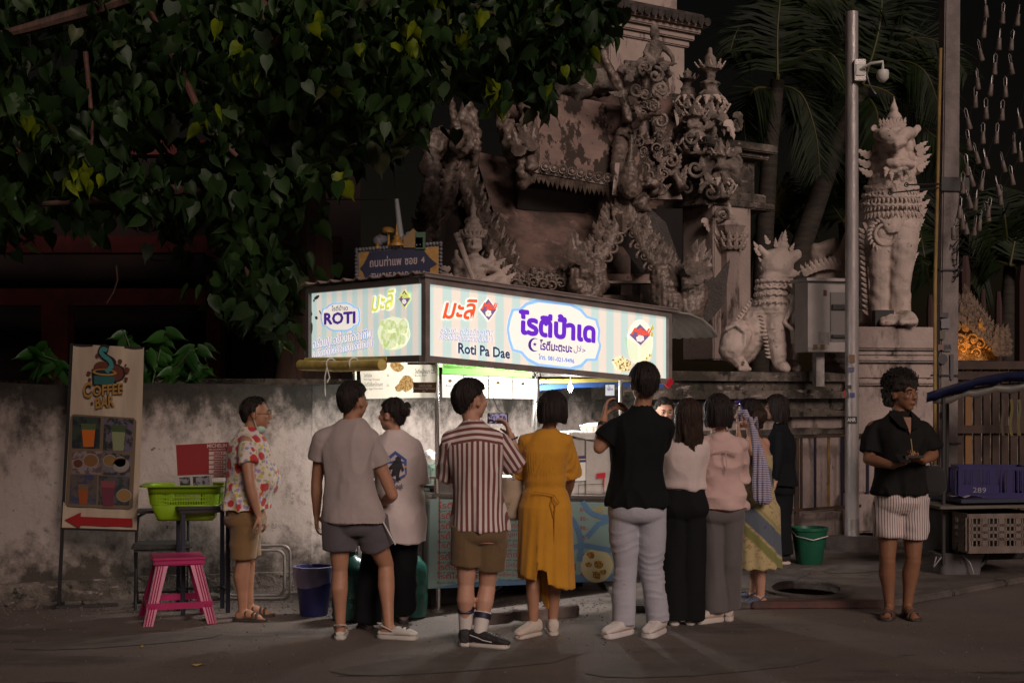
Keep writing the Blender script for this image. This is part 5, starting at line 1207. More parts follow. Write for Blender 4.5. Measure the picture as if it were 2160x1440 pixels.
# 8 pink shirt woman ----------------------------------------------------------------
p = Person('woman with black bob, crumpled pale pink shirt and grey trousers seen from behind', 9.9, 1520, 0, dict(
    pel=(1520, 1065), che=(1522, 980), nek=(1522, 915), hed=(1514, 868), shL=(1487, 932), elL=(1482, 1010, .08), wrL=(1490, 1040, .26), haL=(1500, 1030, .34),
    shR=(1562, 936), elR=(1566, 1010, .10), wrR=(1556, 1035, .28), haR=(1548, 1030, .36), hiL=(1502, 1085), knL=(1504, 1190), anL=(1508, 1292, 0), toL=(1480, 1300, -.06),
    hiR=(1541, 1085), knR=(1541, 1188), anR=(1536, 1285, .08), toR=(1534, 1285, .28)), yaw=-4, hyaw=-10, skin=SK_L, fem=True, H=1.60, m=.98)
p.hair('bob', zlow=1.0)
pk = cloth('pink_linen', (.55, .375, .345), (.49, .32, .30), bs=22, bump=.45)
p.shirt(pk, 1073, slv=1.75, loose=.022, hemflare=.012, seed=57, amp=.012, fr=(7, 7, 9))
mb = MB(); q1 = [(1499, 950), (1522, 946), (1548, 955)]; q2 = [(1502, 958), (1503, 995), (1545, 1000)]
def bk8(px, py, off=.0): v = P2L(p, px, py); w, h, c = p.tor(v.z); dx = (v.x-c.x)/(w+.05); return Vector((v.x, -(h+.045)*math.sqrt(max(0, 1-dx*dx))-.012-off, v.z))
mb.tube([bk8(*a) for a in [(1500, 952), (1524, 948), (1550, 956)]], .004, 5); mb.tube([bk8(*a) for a in [(1524, 949), (1525, 970), (1527, 992)]], .0035, 5); mb.build('yoke_seam', pk, p.root)
p.pants(cloth('grey_trousers', (.105, .09, .09)), 1290, 1283, rt=.105, rk=.092, rh=.092, seed=58, fr=(8, 8, 2.4))
p.shoes('thick', M('beige_shoe', (.50, .42, .37), .7), M('beige_sole', (.52, .46, .42), .6))
# 13 person in pale jeans behind ----------------------------------------------------------------
p = Person('mostly hidden person in pale jeans and blue trainers standing behind the pink shirt woman', 10.95, 1500, PV, dict(
    pel=(1508, 1055), che=(1508, 980), nek=(1509, 918), hed=(1508, 880), shL=(1484, 935), elL=(1482, 1000, .1), wrL=(1492, 1030, .3), haL=(1498, 1030, .4),
    shR=(1535, 935), elR=(1538, 1000, .1), wrR=(1530, 1030, .3), haR=(1525, 1030, .4), hiL=(1497, 1070), knL=(1491, 1160), anL=(1488, 1245, 0), toL=(1470, 1250, -.03),
    hiR=(1525, 1070), knR=(1522, 1160), anR=(1520, 1245, .02), toR=(1505, 1245, .1)), yaw=-30, skin=SK_L, fem=True, H=1.45)
p.hair('short'); p.shirt(cloth('dark_top', (.03, .03, .035)), 1050, slv=1.4, collar=False); p.pants(cloth('light_denim', (.24, .27, .30), bs=70), 1243, rt=.1, rk=.09, rh=.085, part='jeans')
p.shoes('thick', M('blue_white_knit', (.45, .45, .52), .7, (.08, .10, .2), 30), M('navy_sole', (.05, .06, .12), .6))
# 9 patterned dress woman ----------------------------------------------------------------
p = Person('woman in long yellow and blue patterned sundress with sunglasses on her head, facing left', 10.6, 1590, 0, dict(
    pel=(1594, 1060), che=(1593, 985), nek=(1590, 922), hed=(1578, 874), shL=(1574, 940, .0), elL=(1560, 975, -.14), wrL=(1558, 915, -.20), haL=(1556, 895, -.19),
    shR=(1612, 935, .12), elR=(1606, 1010, .2), wrR=(1580, 1030, .3), haR=(1570, 1030, .3), hiL=(1592, 1075, -.08), knL=(1600, 1160, -.06), anL=(1604, 1245, -.02), toL=(1575, 1258, -.08),
    hiR=(1600, 1075, .08), knR=(1595, 1160, .10), anR=(1590, 1245, .14), toR=(1570, 1245, .2)), yaw=-48, hyaw=-62, skin=SK_L, fem=True, H=1.60, m=1.02, curl=.9, hands=((XA, 1, .9), (XA, -1, .4)))
p.hair('tied')
mb = MB(); hb = p.J['hed']-p.hf*.075-ZM*.01; mb.ball(hb, (.075, .075, .07), 14, 10); mb.ball(hb-ZM*.06+p.hr*.02, (.045, .04, .05), 10, 8); sculpt(mb, 'hair_bun', HAIRB, p.root, .007, 1, lambda co, no: .010*vnoise(co*30, 2))
mb = MB(); hc = p.J['hed']; e = p.k
mb.tube([hc+p.hr*.076+p.hf*.012+ZM*.02, hc+p.hr*.070+p.hf*.03+ZM*.065, hc+p.hr*.045+p.hf*.055+ZM*.098, hc+p.hf*.06+ZM*.110, hc-p.hr*.045+p.hf*.055+ZM*.098, hc-p.hr*.072+p.hf*.03+ZM*.065, hc-p.hr*.078+p.hf*.0+ZM*.02], .006, 8)
for sg in (-1, 1): mb.ball(hc+p.hr*sg*.032+p.hf*.072+ZM*.092, (.024, .016, .016), 10, 6)
mb.build('sunglasses', M('blue_purple_lens', (.05, .03, .20), .2), p.root)
def batik(n, l, v, cur, noise, ramp, mix):
    sp = n.new('ShaderNodeSeparateXYZ'); l.new(v, sp.inputs[0]); m = n.new('ShaderNodeMath'); m.operation = 'MULTIPLY_ADD'; l.new(sp.outputs[0], m.inputs[0]); m.inputs[1].default_value = .95; l.new(sp.outputs[2], m.inputs[2])
    def band(a, b):
        mm = n.new('ShaderNodeMath'); mm.operation = 'MULTIPLY'; l.new(ramp(m.outputs[0], a-.01, a+.01), mm.inputs[0]); l.new(ramp(m.outputs[0], b+.01, b-.01), mm.inputs[1]); return mm.outputs[0]
    cur = mix(ramp(noise(38, 3, v), .56, .60), cur, (.30, .19, .07))
    cur = mix(band(.46, .54), cur, (.17, .17, .05)); cur = mix(band(.56, .72), cur, (.085, .10, .13)); cur = mix(band(.73, .76), cur, (.25, .22, .08)); cur = mix(band(1.02, 1.14), cur, (.11, .13, .11))
    cur = mix(ramp(noise(11, 2, v), .66, .69), cur, (.06, .05, .16)); return cur
bt = patmat('batik_cloth', (.42, .33, .165), batik); J = p.J; mb = MB(); rg = []
zb = EYE-(1196-820)/p.sc; zt = J['nek'].z-.13
for i in range(18):
    z = zb+(zt-zb)*i/17; w, h, c = p.tor(max(z, J['pel'].z-.1)); t = (z-zb)/(J['pel'].z-zb); L = .012 if z > J['pel'].z+.2 else .02
    c = Vector((c.x, c.y, z))
    if z < J['pel'].z: w = .160+.012*(1-t); h = .150+.02*(1-t)
    rg.append((c, p.r*(w+L), p.f*(h+L)))
loft(mb, rg, 36, 2.2)
def d9(co, no):
    t = np.clip((J['pel'].z-co[:, 2])/(J['pel'].z-zb), 0, 1); x = co[:, 0]-J['pel'].x; an = np.arctan2(x, -co[:, 1]); return .009*np.sin(an*11+co[:, 2]*2)*t+.005*vnoise(co*np.array([9, 9, 3]), 3)
sculpt(mb, 'dress', bt, p.root, .009, 2, d9, attr=attr_xz)
mb = MB()
for sg in (-1, 1): a_ = J['nek']+p.r*sg*.085-ZM*.15+p.f*.10; mb.tube([a_, J['nek']+p.r*sg*.085-ZM*.015, J['nek']+p.r*sg*.08-ZM*.13-p.f*.09], .010, 8)
mb.build('shoulder_strap', bt, p.root)
p.shoes('clog', M('navy_rubber', (.07, .075, .12), .6), M('navy_rubber', (.07, .075, .12), .6), L='L'); p.shoes('clog', M('navy_rubber', (.07, .075, .12), .6), M('navy_rubber', (.07, .075, .12), .6), L='R')
# her striped cloth bag
def zig(n, l, src, cur, noise, ramp, mix): return mix(ramp(sine(n, l, src, 2, 2*math.pi/.013), -.2, .2), cur, (.50, .45, .52))
bagm = M('striped_knit', (.075, .055, .16), .8, None, coords='obj', layers=[zig])
t = thing('shoulder_bag', 'purple and white striped cloth bag hanging from the sundress woman\'s shoulder', 'bag', P(1606, 1062, 10.35)); mb = MB()
loft(mb, [(Vector((a, 0, z)), XA*w*.75, YA*h) for z, a, w, h in [(0, .012, .05, .035), (.03, .01, .085, .05), (.15, 0, .085, .05), (.30, -.01, .065, .04), (.45, -.04, .04, .03), (.58, -.075, .028, .022), (.63, -.09, .035, .03)]], 20, 2)
sculpt(mb, 'bag_body', bagm, t, .007, 1, lambda co, no: .008*np.sin(np.arctan2(co[:, 0], co[:, 1])*9)+.004*vnoise(co*12, 5))
mb = MB(); mb.tube([(-.09, 0, .60), (-.11, .03, .67), (-.14, .12, .66), (-.12, .20, .58)], .018, 8); mb.tube([(-.06, .02, .58), (-.02, .10, .62), (.0, .18, .55)], .012, 8); mb.build('strap', bagm, t)
# 10 black outfit woman ----------------------------------------------------------------
p = Person('woman in black jacket and trousers standing in profile by the railing', 12.85, 1643, PV, dict(
    pel=(1648, 1020), che=(1648, 950), nek=(1646, 897), hed=(1636, 861), shL=(1644, 918, -.13), elL=(1642, 975, -.17), wrL=(1636, 1015, -.2), haL=(1633, 1032, -.2),
    shR=(1650, 918, .14), elR=(1655, 975, .17), wrR=(1650, 1015, .2), haR=(1648, 1032, .2), hiL=(1647, 1030, -.07), knL=(1648, 1095, -.07), anL=(1652, 1160, -.06), toL=(1640, 1160, -.08),
    hiR=(1652, 1030, .07), knR=(1650, 1095, .08), anR=(1640, 1160, .08), toR=(1628, 1160, .08)), yaw=-82, skin=SK_L, fem=True, H=1.60, curl=.6)
p.hair('bob', zlow=1.15)
bj = cloth('black_jacket', (.007, .0075, .010), rough=.9, sheen=0, spec=.2); p.shirt(bj, 1023, slv=1.92, loose=.035, hemflare=.01, seed=67); p.pants(cloth('black_trousers', (.008, .009, .011)), 1166, rt=.1, rk=.09, rh=.095, seed=68)
p.shoes('sneaker', black, M('cream_sole', (.55, .48, .43), .6))
# 11 curly haired man ----------------------------------------------------------------
p = Person('man with curly hair, open collar black shirt and white pinstripe shorts holding a snack tray', 10.1, 1898, 0, dict(
    pel=(1899, 1045), che=(1898, 955), nek=(1897, 873), hed=(1904, 832), shL=(1844, 903), elL=(1832, 968, -.04), wrL=(1884, 982, -.24), haL=(1915, 975, -.30),
    shR=(1950, 905), elR=(1968, 958, -.02), wrR=(1946, 972, -.20), haR=(1925, 966, -.28), hiL=(1874, 1065), knL=(1872, 1180, -.03), anL=(1876, 1280, 0), toL=(1868, 1300, -.2),
    hiR=(1926, 1065), knR=(1926, 1180, -.03), anR=(1914, 1282, .0), toR=(1935, 1300, -.2)), yaw=168, hyaw=148, skin=SK_D, m=1.04, H=1.74, curl=.5, hands=((ZM, -1, .45), (ZM, 1, .45)))
hc = p.J['hed']; mb = MB()
hb = hc-p.hf*.022+ZM*.080; mb.ball(hb, (.118, .118, .092), 20, 14); mb.ball(hc-p.hf*.07+ZM*.0, (.105, .09, .095), 16, 12)
def afro(co, no): return .018*vnoise(co*26, 3)+.010*vnoise(co*60, 4)
sculpt(mb, 'hair', M('curly_hair', (.014, .010, .008), .8, (.028, .019, .014), 60, bump=1, bscale=120), p.root, .006, 0, afro)
rd = random.Random(3); mb = MB()
for i in range(420):
    a = rd.uniform(0, 6.28); z = rd.uniform(-.2, 1); q = math.sqrt(max(0, 1-z*z)); d_ = Vector((q*math.cos(a), q*math.sin(a), z))
    if d_.dot(p.hf) > .45 and z < .35: continue
    c = hb+Vector((d_.x*.117, d_.y*.117, d_.z*.096)); r_ = rd.uniform(.010, .017); t1 = d_.orthogonal().normalized(); t2 = d_.cross(t1)
    mb.tube([c+t1*r_*math.cos(k*1.5)+t2*r_*math.sin(k*1.5)+d_*.006*k for k in range(5)], .0028, 4)
o = mb.build('curls', MATS['curly_hair'], p.root); o['kind'] = 'stuff'
mb = MB()
for i in range(9):
    a = -1+i*.25; mb.ball(hc+p.hf*(.066-.012*abs(a)*2)-ZM*(.083-.012*abs(a))+p.hr*.028*a, (.012, .012, .014), 8, 6)
sculpt(mb, 'beard', HAIR, p.root, .004, 1); mb = MB(); capsule(mb, [hc+p.hf*.090-ZM*.040-p.hr*.022, hc+p.hf*.098-ZM*.037, hc+p.hf*.090-ZM*.040+p.hr*.022], [.003, .004, .003], 6); mb.build('moustache', HAIR, p.root)
bs_ = cloth('black_linen', (.010, .009, .009), (.007, .006, .006), sheen=0, spec=.2); p.shirt(bs_, 1040, slv=.80, loose=.034, hemflare=.0, seed=77, collar=True, slv_r=.076, amp=.009)
mb = MB(); nk = p.J['nek']; fz = p.f
v_ = [nk+fz*.100-ZM*.02-p.r*.045, nk+fz*.100-ZM*.02+p.r*.045, nk+fz*.148-ZM*.135]; mb.add([tuple(q+fz*.014) for q in v_], [(0, 1, 2)]); flat(mb, 'open_neck', SK_D, p.root)
mb = MB()
for sg in (-1, 1):
    q = [nk+fz*.02+p.r*sg*.062+ZM*.035, nk+fz*.10+p.r*sg*.035-ZM*.01, nk+fz*.150+p.r*sg*.012-ZM*.11, nk+fz*.140+p.r*sg*.075-ZM*.085, nk+fz*.09+p.r*sg*.105-ZM*.03, nk+fz*.01+p.r*sg*.095+ZM*.0]; q = [a+fz*.020 for a in q]; mb.add([tuple(a) for a in q]+[tuple(a-fz*.008) for a in q], [tuple(range(6)), tuple(range(11, 5, -1))]+[(i, (i+1) % 6, 6+(i+1) % 6, 6+i) for i in range(6)])
mb.build('lapel', bs_, p.root)
def pin(n, l, v, cur, noise, ramp, mix): return mix(ramp(sine(n, l, v, 0, 2*math.pi/.0175), .45, .8), cur, (.10, .075, .08))
pn = M('pinstripe_cotton', (.56, .46, .44), .85, None, bump=.3, bscale=30, bdist=.012, coords='obj', layers=[pin])
p.pants(pn, 1133, 1137, top=1028, rt=.106, rk=.09, rh=.102, part='shorts', seed=78, amp=.008)
p.shoes('sandal', M('brown_strap', (.06, .035, .025), .6), M('brown_sole', (.05, .035, .03), .7))
t = p.phone(P2L(p, 1905, 966, -.31), XA, YA*.9+ZM*.3, .075, .15, 'phone lying in the curly haired man\'s left hand')
t = thing('food_tray', 'small dark snack tray with upright bamboo skewer held by the curly haired man', 'tray', P(1926, 965, 9.80)); mb = MB(); mb.box((0, 0, .008), (.13, .09, .016)); mb.build('tray', dark, t, bevel=.004); mb = MB(); mb.tube([(0, 0, .01), (-.018, -.01, .13)], .0035, 6); mb.build('skewer', M('bamboo', (.42, .28, .10), .6), t)
t = thing('sling_bag', 'black sling bag at the hip of the curly haired man', 'bag', P(1965, 1040, 10.2)); mb = MB(); loft(mb, [(Vector((0, 0, z)), XA*w, YA*.05) for z, w in [(0, .09), (.03, .11), (.15, .10), (.2, .06)]], 18, 2.6); sculpt(mb, 'bag_body', cloth('black_nylon', (.012, .011, .012)), t, .01, 1); mb = MB(); mb.tube([(.0, 0, .19), (-.04, -.02, .32), (-.10, .0, .42)], .008, 6); mb.build('strap', MATS['black_nylon'], t)
# 12 seller behind, face half seen; 14 seller inside ----------------------------------------------------------------
p = Person('woman with centre parted black hair whose face shows between black polo man and white blouse', 12.0, 1402, PV, dict(
    pel=(1402, 1010), che=(1402, 950), nek=(1402, 902), hed=(1401, 868), shL=(1376, 918), elL=(1372, 970, -.05), wrL=(1385, 1000, -.2), haL=(1392, 1005, -.25),
    shR=(1428, 918), elR=(1432, 970, -.05), wrR=(1420, 1000, -.2), haR=(1412, 1005, -.25), hiL=(1390, 1025), knL=(1390, 1100), anL=(1390, 1180), toL=(1388, 1190, -.2),
    hiR=(1414, 1025), knR=(1414, 1100), anR=(1414, 1180), toR=(1416, 1190, -.2)), yaw=178, hyaw=172, skin=SK_L, fem=True, H=1.58, voxel=.0065, pitch=.15)
p.hair('tied'); p.shirt(cloth('dark_top', (.03, .03, .035)), 1015, slv=1.5, collar=False); p.pants(cloth('dark_slacks', (.02, .02, .025)), 1172)
p = Person('stall keeper in patterned apron behind the counter, hidden by the striped shirt man', 11.75, 985, 0, dict(
    pel=(985, 1045), che=(985, 970), nek=(987, 905), hed=(990, 868), shL=(955, 925), elL=(942, 985, -.1), wrL=(955, 1010, -.3), haL=(965, 1015, -.38),
    shR=(1016, 925), elR=(1022, 985, -.1), wrR=(1005, 1010, -.3), haR=(1000, 1015, -.38), hiL=(972, 1060), knL=(972, 1140), anL=(972, 1220), toL=(972, 1230, -.2),
    hiR=(998, 1060), knR=(998, 1140), anR=(998, 1220), toR=(998, 1230, -.2)), yaw=180, skin=SK_T, fem=True, H=1.55)
p.hair('tied'); p.shirt(M('purple_pattern', (.12, .07, .25), .8, (.5, .48, .55), 40, .5, .55), 1040, slv=.6, collar=False); p.pants(cloth('dark_slacks', (.02, .02, .025)), 1215)
# ------------------------------------------------------------ things along the left wall
mt = lambda *a, **k: M(*a, **k)
pink = M('pink_plastic', (.42, .012, .115), .38, (.34, .01, .085), 5, spec=.5)
t = thing('plastic_stool', 'bright pink plastic stool standing on the road beside the floral shirt man', 'stool', P(374, 1305, 10.0)*1.0, 18); t.location.z = 0
Hs = .455
t.scale = (1.22, 1.22, 1.0)
mb = MB(); mb.box((0, 0, Hs-.012), (.30, .30, .022)); mb.box((0, 0, Hs-.035), (.285, .285, .04), None, 1.0); mb.build('seat', pink, t, bevel=.009)
for sx in (-1, 1):
    for sy in (-1, 1):
        mb = MB()
        for kx, ky in ((1, 0), (0, 1)):
            a = Vector((sx*.125, sy*.125, Hs-.03)); b = Vector((sx*.205, sy*.205, 0)); w = .055
            ox = Vector((-sx*w*kx, -sy*w*ky, 0)); th = Vector((sx*.010*ky, sy*.010*kx, 0))
            q = [a, a+ox*1.25, b+ox, b]; r_ = [v-Vector((sx*.012*ky, sy*.012*kx, 0)) for v in q]; mb.add(q+r_, [(0, 1, 2, 3), (7, 6, 5, 4)]+[(i, (i+1) % 4, 4+(i+1) % 4, 4+i) for i in range(4)])
        for g in (.25, .5, .75): mb.bar(a.lerp(a+Vector((-sx*w, 0, 0)), g)+Vector((0, sy*.002, 0)), b.lerp(b+Vector((-sx*w, 0, 0)), g)+Vector((0, sy*.002, 0)), .005, .004)
        mb.build('leg', pink, t)
mb = MB(); z = .13; e = .178
for a, b in (((-e, -e), (e, -e)), ((e, -e), (e, e)), ((e, e), (-e, e)), ((-e, e), (-e, -e))): mb.bar((*a, z), (*b, z), .012, .045)
mb.build('stretcher', pink, t)
# dark table
t = thing('small_table', 'small dark metal table standing behind the pink stool', 'table', (P(425, 1310, 10.3).x, 10.35, 0), 22)
mb = MB(); mb.box((0, 0, .765), (.40, .30, .018)); mb.box((0, 0, .745), (.37, .27, .03)); mb.build('tabletop', dark, t, bevel=.004)
for x in (-.16, .16):
    for y in (-.11, .11): mb = MB(); mb.bar((x, y, 0), (x, y, .74), .028); mb.build('leg', M('navy_steel', (.02, .022, .04), .5, metal=.3), t)
mb = MB(); mb.bar((-.16, -.11, .16), (-.16, .11, .16), .016); mb.bar((.16, -.11, .16), (.16, .11, .16), .016); mb.bar((-.16, .11, .16), (.16, .11, .16), .016); mb.build('crossbar', dark, t)
# lime basket on a folding chair
t = thing('folding_chair', 'dark folding chair with flattened cushion under the lime green basket', 'chair', (P(372, 1300, 10.55).x-.12, 10.62, 0), 12)
for sx in (-.19, .19):
    mb = MB(); mb.tube([(sx, -.16, 0), (sx, .10, .60), (sx, .14, .66)], .012, 8); mb.build('leg', dark, t)
    mb = MB(); mb.tube([(sx, .18, 0), (sx, -.14, .44)], .012, 8); mb.build('leg', dark, t)
mb = MB(); mb.tube([(-.19, .10, .58), (-.18, .13, .66), (-.12, .14, .695), (.12, .14, .695), (.18, .13, .66), (.19, .10, .58)], .013, 8); mb.bar((-.19, -.1, .12), (.19, -.1, .12), .014); mb.build('back_frame', dark, t)
mb = MB(); mb.box((0, 0, .45), (.44, .36, .05)); mb.build('seat', M('faded_cushion', (.06, .05, .045), .9, (.02, .03, .03), 20), t, bevel=.02)
mb = MB(); mb.box((0, -.03, .715), (.36, .24, .02)); mb.build('board', dark, t)
lime_m = M('lime_plastic', (.26, .44, .01), .4, (.22, .38, .008), 5)
t = thing('laundry_basket', 'lime green plastic laundry basket holding framed photos by the red award plaque', 'basket', (P(392, 1090, 10.4).x, 10.42, EYE-275*10.42/FP), 5)
def rrect(w, h, r, n=4):
    q = []
    for cx, cy, a0 in ((w-r, h-r, 0), (-w+r, h-r, 90), (-w+r, -h+r, 180), (w-r, -h+r, 270)):
        for i in range(n+1): a = R(a0+90*i/n); q.append((cx+r*math.cos(a), cy+r*math.sin(a)))
    return q
def shell(mb, prof, n=4):
    L = [[(x, y, z) for x, y in rrect(w, h, r, n)] for w, h, r, z in prof]; m = len(L[0])
    vs = [p_ for q in L for p_ in q]; mb.add(vs, [(i*m+j, i*m+(j+1) % m, (i+1)*m+(j+1) % m, (i+1)*m+j) for i in range(len(L)-1) for j in range(m)]); return m
mb = MB(); shell(mb, [(.20, .11, .05, .0), (.21, .12, .06, .02), (.245, .15, .07, .12)]); m_ = shell(mb, [(.255, .158, .07, .20), (.265, .165, .07, .255), (.315, .20, .08, .262), (.318, .203, .08, .25)])
mb.add([(x, y, .01) for x, y in rrect(.2, .11, .05)], [tuple(range(20))]); o = mb.build('basket_body', lime_m, t); so_ = o.modifiers.new('s', 'SOLIDIFY'); so_.thickness = .005
mb = MB()
for w, h, z0, z1 in [(.248, .152, .12, .20)]:
    for i in range(22):
        x = -.19+.38*i/21; [mb.bar((x, sy*h, z0), (x*1.03, sy*(h+.006), z1), .0075, .005) for sy in (-1, 1)]
    for i in range(10):
        y = -.10+.2*i/9; [mb.bar((sx*w, y, z0), (sx*(w+.008), y, z1), .0075, .005) for sx in (-1, 1)]
    for z in (.147, .173): [mb.bar((-.2, sy*(h+.003), z), (.2, sy*(h+.003), z), .006, .008) for sy in (-1, 1)]
    for sx in (-1, 1):
        for sy in (-1, 1): mb.lathe([(.07, 0), (.074, .08)], (sx*(w-.07), sy*(h-.07), z0), 20, cap=False)
mb.build('lattice', lime_m, t)
t0_ = t
t = thing('framed_photos', 'two pale framed photo prints leaning in the lime green basket', 'photo frame', P(405, 1025, 10.32))
pf = Plane(t, (0, 0, 0), (0, -1, .15)); q = [(366, 1003), (446, 1000), (449, 1026), (369, 1030)]
strip('frame_card', pf, q, M('card_grey', (.40, .37, .36), .6), t); mb = MB(); pf.poly(mb, [(378, 1007), (401, 1005), (402, 1023), (380, 1024)]); pf.poly(mb, [(406, 1005), (441, 1003), (443, 1023), (408, 1024)]); flat(mb, 'photo', M('photo_print', G((150, 145, 155), .7), .5, G((35, 35, 35), .7), 32, .48, .54), t)
t = thing('award_plaque', 'red award plaque listing years 2021 to 2026 leaning above the lime basket', 'plaque', P(428, 1008, 10.5))
ap = Plane(t, (0, 0, 0), (0, -1, .05)); strip('plaque_board', ap, [(371, 938), (482, 932), (484, 1006), (375, 1011)], M('plaque_red', (.26, .018, .022), .5), t)
mb = MB(); ap.text(mb, 'MICHELIN', (437, 944), (479, 942.5), (437, 936), .03, 0, .003); ap.text(mb, 'BIB GOURMAND', (441, 949.5), (476, 948.5), (441, 946), .02, 0, .003); flat(mb, 'lettering', ink('award_white', (225, 200, 195), .8), t)
mb = MB(); mr = MB()
for i in range(6):
    y = 952+i*9.6; ap.poly(mb, [(441, y), (480, y-.8), (480, y+6.6), (441, y+7.4)], .003); ap.text(mr, str(2021+i), (450, y+6), (472, y+5.6), (450, y+1), .05, .15, .005)
flat(mb, 'year_box', ink('award_white', (225, 200, 195), .8), t); flat(mr, 'year_lettering', MATS['plaque_red'], t)
# coffee banner on its stand
t = thing('banner_stand', 'tall cream coffee bar banner with cup logo, drink photos and red arrow', 'banner', (P(125, 1270, 10.55).x, 10.6, 0))
bo = Vector(t.location); mb = MB(); mb.bar(P(152, 724, 10.6)-bo, Vector((-.02, 0, .02)), .022); mb.bar((-.10, -.12, .012), (.42, .02, .012), .03, .018); mb.bar((-.02, .1, .012), (-.02, -.14, .012), .03, .018); mb.bar(P(150, 727, 10.6)-bo, P(303, 734, 10.6)-bo, .014); mb.bar(P(128, 1114, 10.59)-bo, P(288, 1119, 10.59)-bo, .016); mb.build('stand', black, t)
bp_ = Plane(t, (0, -.02, 0), (0, -1, 0)); mb = MB(); nx, ny = 16, 30; vs = []
for j in range(ny+1):
    for i in range(nx+1):
        u, v = i/nx, j/ny; L_ = (152+(130-152)*v, 725+(1113-725)*v); R2 = (303+(287-303)*v, 733+(1119-733)*v)
        q = bp_.p(L_[0]+(R2[0]-L_[0])*u+3*math.sin(v*3)*(u-.3), L_[1]+(R2[1]-L_[1])*u); w_ = .012*math.sin(u*9+v*2)*(1-v)+.006*math.sin(u*17+v*5); vs.append((q.x, q.y+.012+w_*.8, q.z))
mb.add(vs, [(j*(nx+1)+i, j*(nx+1)+i+1, (j+1)*(nx+1)+i+1, (j+1)*(nx+1)+i) for j in range(ny) for i in range(nx)])
BN = mb.build('banner_cloth', M('banner_print', (.50, .40, .30), .6, (.44, .345, .26), 5, .4, .6, stretch=(4, 4, .4)), t)
bq = Plane(t, (0, -.024, 0), (0, -1, 0)); tl = ink('teal', (40, 105, 105), .75); dt = ink('dark_teal', (12, 38, 42), .7); rb = ink('logo_red', (110, 50, 35), .75); gd = ink('logo_gold', (185, 140, 70), .75); bk_ = ink('logo_dark', (40, 25, 22), .7)
mb = MB(); bq.ell(mb, 231, 786, 35, 21, .0, 20); bq.line(mb, [(231, 780), (238, 764), (222, 752), (214, 743), (218, 734), (226, 735)], 14, .0); bq.poly(mb, [(193, 778), (250, 782), (244, 816), (195, 812)], .0); flat(mb, 'logo_outline', bk_, BN)
mb = MB(); bq.ell(mb, 214, 776, 17, 14, .002); bq.ell(mb, 242, 787, 18, 17, .003); flat(mb, 'logo_splash', rb, BN)
mb = MB(); bq.poly(mb, [(199, 791), (243, 795), (240, 812), (199, 810)], .004); flat(mb, 'logo_cup', tl, BN); mb = MB(); bq.line(mb, [(227, 783), (236, 772), (232, 760), (220, 750), (215, 742), (219, 736), (225, 738)], 9, .012); flat(mb, 'logo_steam', ink('steam_teal', (60, 135, 135), .9), BN)
mb = MB(); bq.ell(mb, 221, 785, 26, 7, .005, 18, .06); flat(mb, 'logo_rim', gd, BN); mb = MB(); bq.ell(mb, 221, 784, 20, 4, .006, 18, .06); flat(mb, 'logo_coffee', dt, BN)
mb = MB()
for i, (x, y, r_) in enumerate([(205, 750, 4), (253, 762, 5), (265, 770, 2.5), (268, 780, 6), (266, 799, 4), (187, 787, 4.5), (189, 800, 3.5), (194, 850, 3)]): bq.ell(mb, x, y, r_, r_, .001, 10)
flat(mb, 'logo_dots', rb, BN)
for of, bo_, mm, nm in ((.007, .09, bk_, 'logo_lettering_outline'), (.009, .03, gd, 'logo_lettering')):
    mb = MB(); bq.text(mb, 'C', (176, 841), (194, 838), (175, 807), bo_*.8, 0, of); bq.text(mb, 'OFFEE', (196, 836), (260, 830), (196, 813), bo_, 0, of); bq.text(mb, 'BAR', (202, 862), (243, 857), (201, 838), bo_, 0, of); flat(mb, nm, mm, BN)
mb = MB(); bq.poly(mb, [(154, 873), (282, 881), (288, 888), (280, 1068), (272, 1073), (142, 1067), (138, 1060), (149, 879)], .0); flat(mb, 'photo_panel', ink('panel_olive', (120, 100, 80), .8), BN)
cells = [((153, 877), (213, 880), (210, 946), (152, 945), (60, 75, 65), (30, 35, 50)), ((220, 880), (282, 885), (279, 952), (217, 950), (40, 45, 45), (120, 110, 130)), ((152, 951), (216, 951), (214, 1000), (150, 998), (170, 150, 150), (110, 90, 90)), ((219, 952), (277, 960), (274, 1003), (217, 1001), (60, 55, 65), (130, 125, 135)), ((149, 1001), (205, 1001), (203, 1063), (146, 1062), (110, 95, 85), (70, 75, 110)), ((209, 1003), (274, 1005), (272, 1065), (207, 1064), (50, 60, 60), (100, 95, 100))]
for i, c in enumerate(cells): mb = MB(); bq.poly(mb, c[:4], .002); flat(mb, 'drink_photo', M('photo_back', G(c[4], .55), .6, G(c[5], .55), 9, .45, .55) if 0 else M('photo_back_'+'abcdef'[i], G(c[4], .6), .6, G(c[5], .6), 14, .46, .54), BN)
def cup(x, y, w, h, c1, c2, nm): 
    mb = MB(); bq.poly(mb, [(x-w, y-h), (x+w, y-h*.96), (x+w*.72, y+h), (x-w*.72, y+h)], .004); flat(mb, 'cup_picture', ink(nm, c1, .7), BN)
    mb = MB(); bq.poly(mb, [(x-w*1.1, y-h*1.15), (x+w*1.1, y-h*1.1), (x+w*.9, y-h*.55), (x-w*.9, y-h*.6)], .005); flat(mb, 'cup_top_picture', ink(nm+'_top', c2, .7), BN)
cup(187, 919, 15, 23, (225, 115, 25), (85, 105, 60), 'orange_drink'); cup(250, 925, 15, 25, (150, 160, 115), (70, 90, 50), 'green_drink'); cup(176, 1043, 11, 20, (170, 85, 35), (130, 100, 70), 'amber_drink'); cup(228, 1042, 15, 25, (120, 50, 70), (150, 75, 85), 'berry_drink')
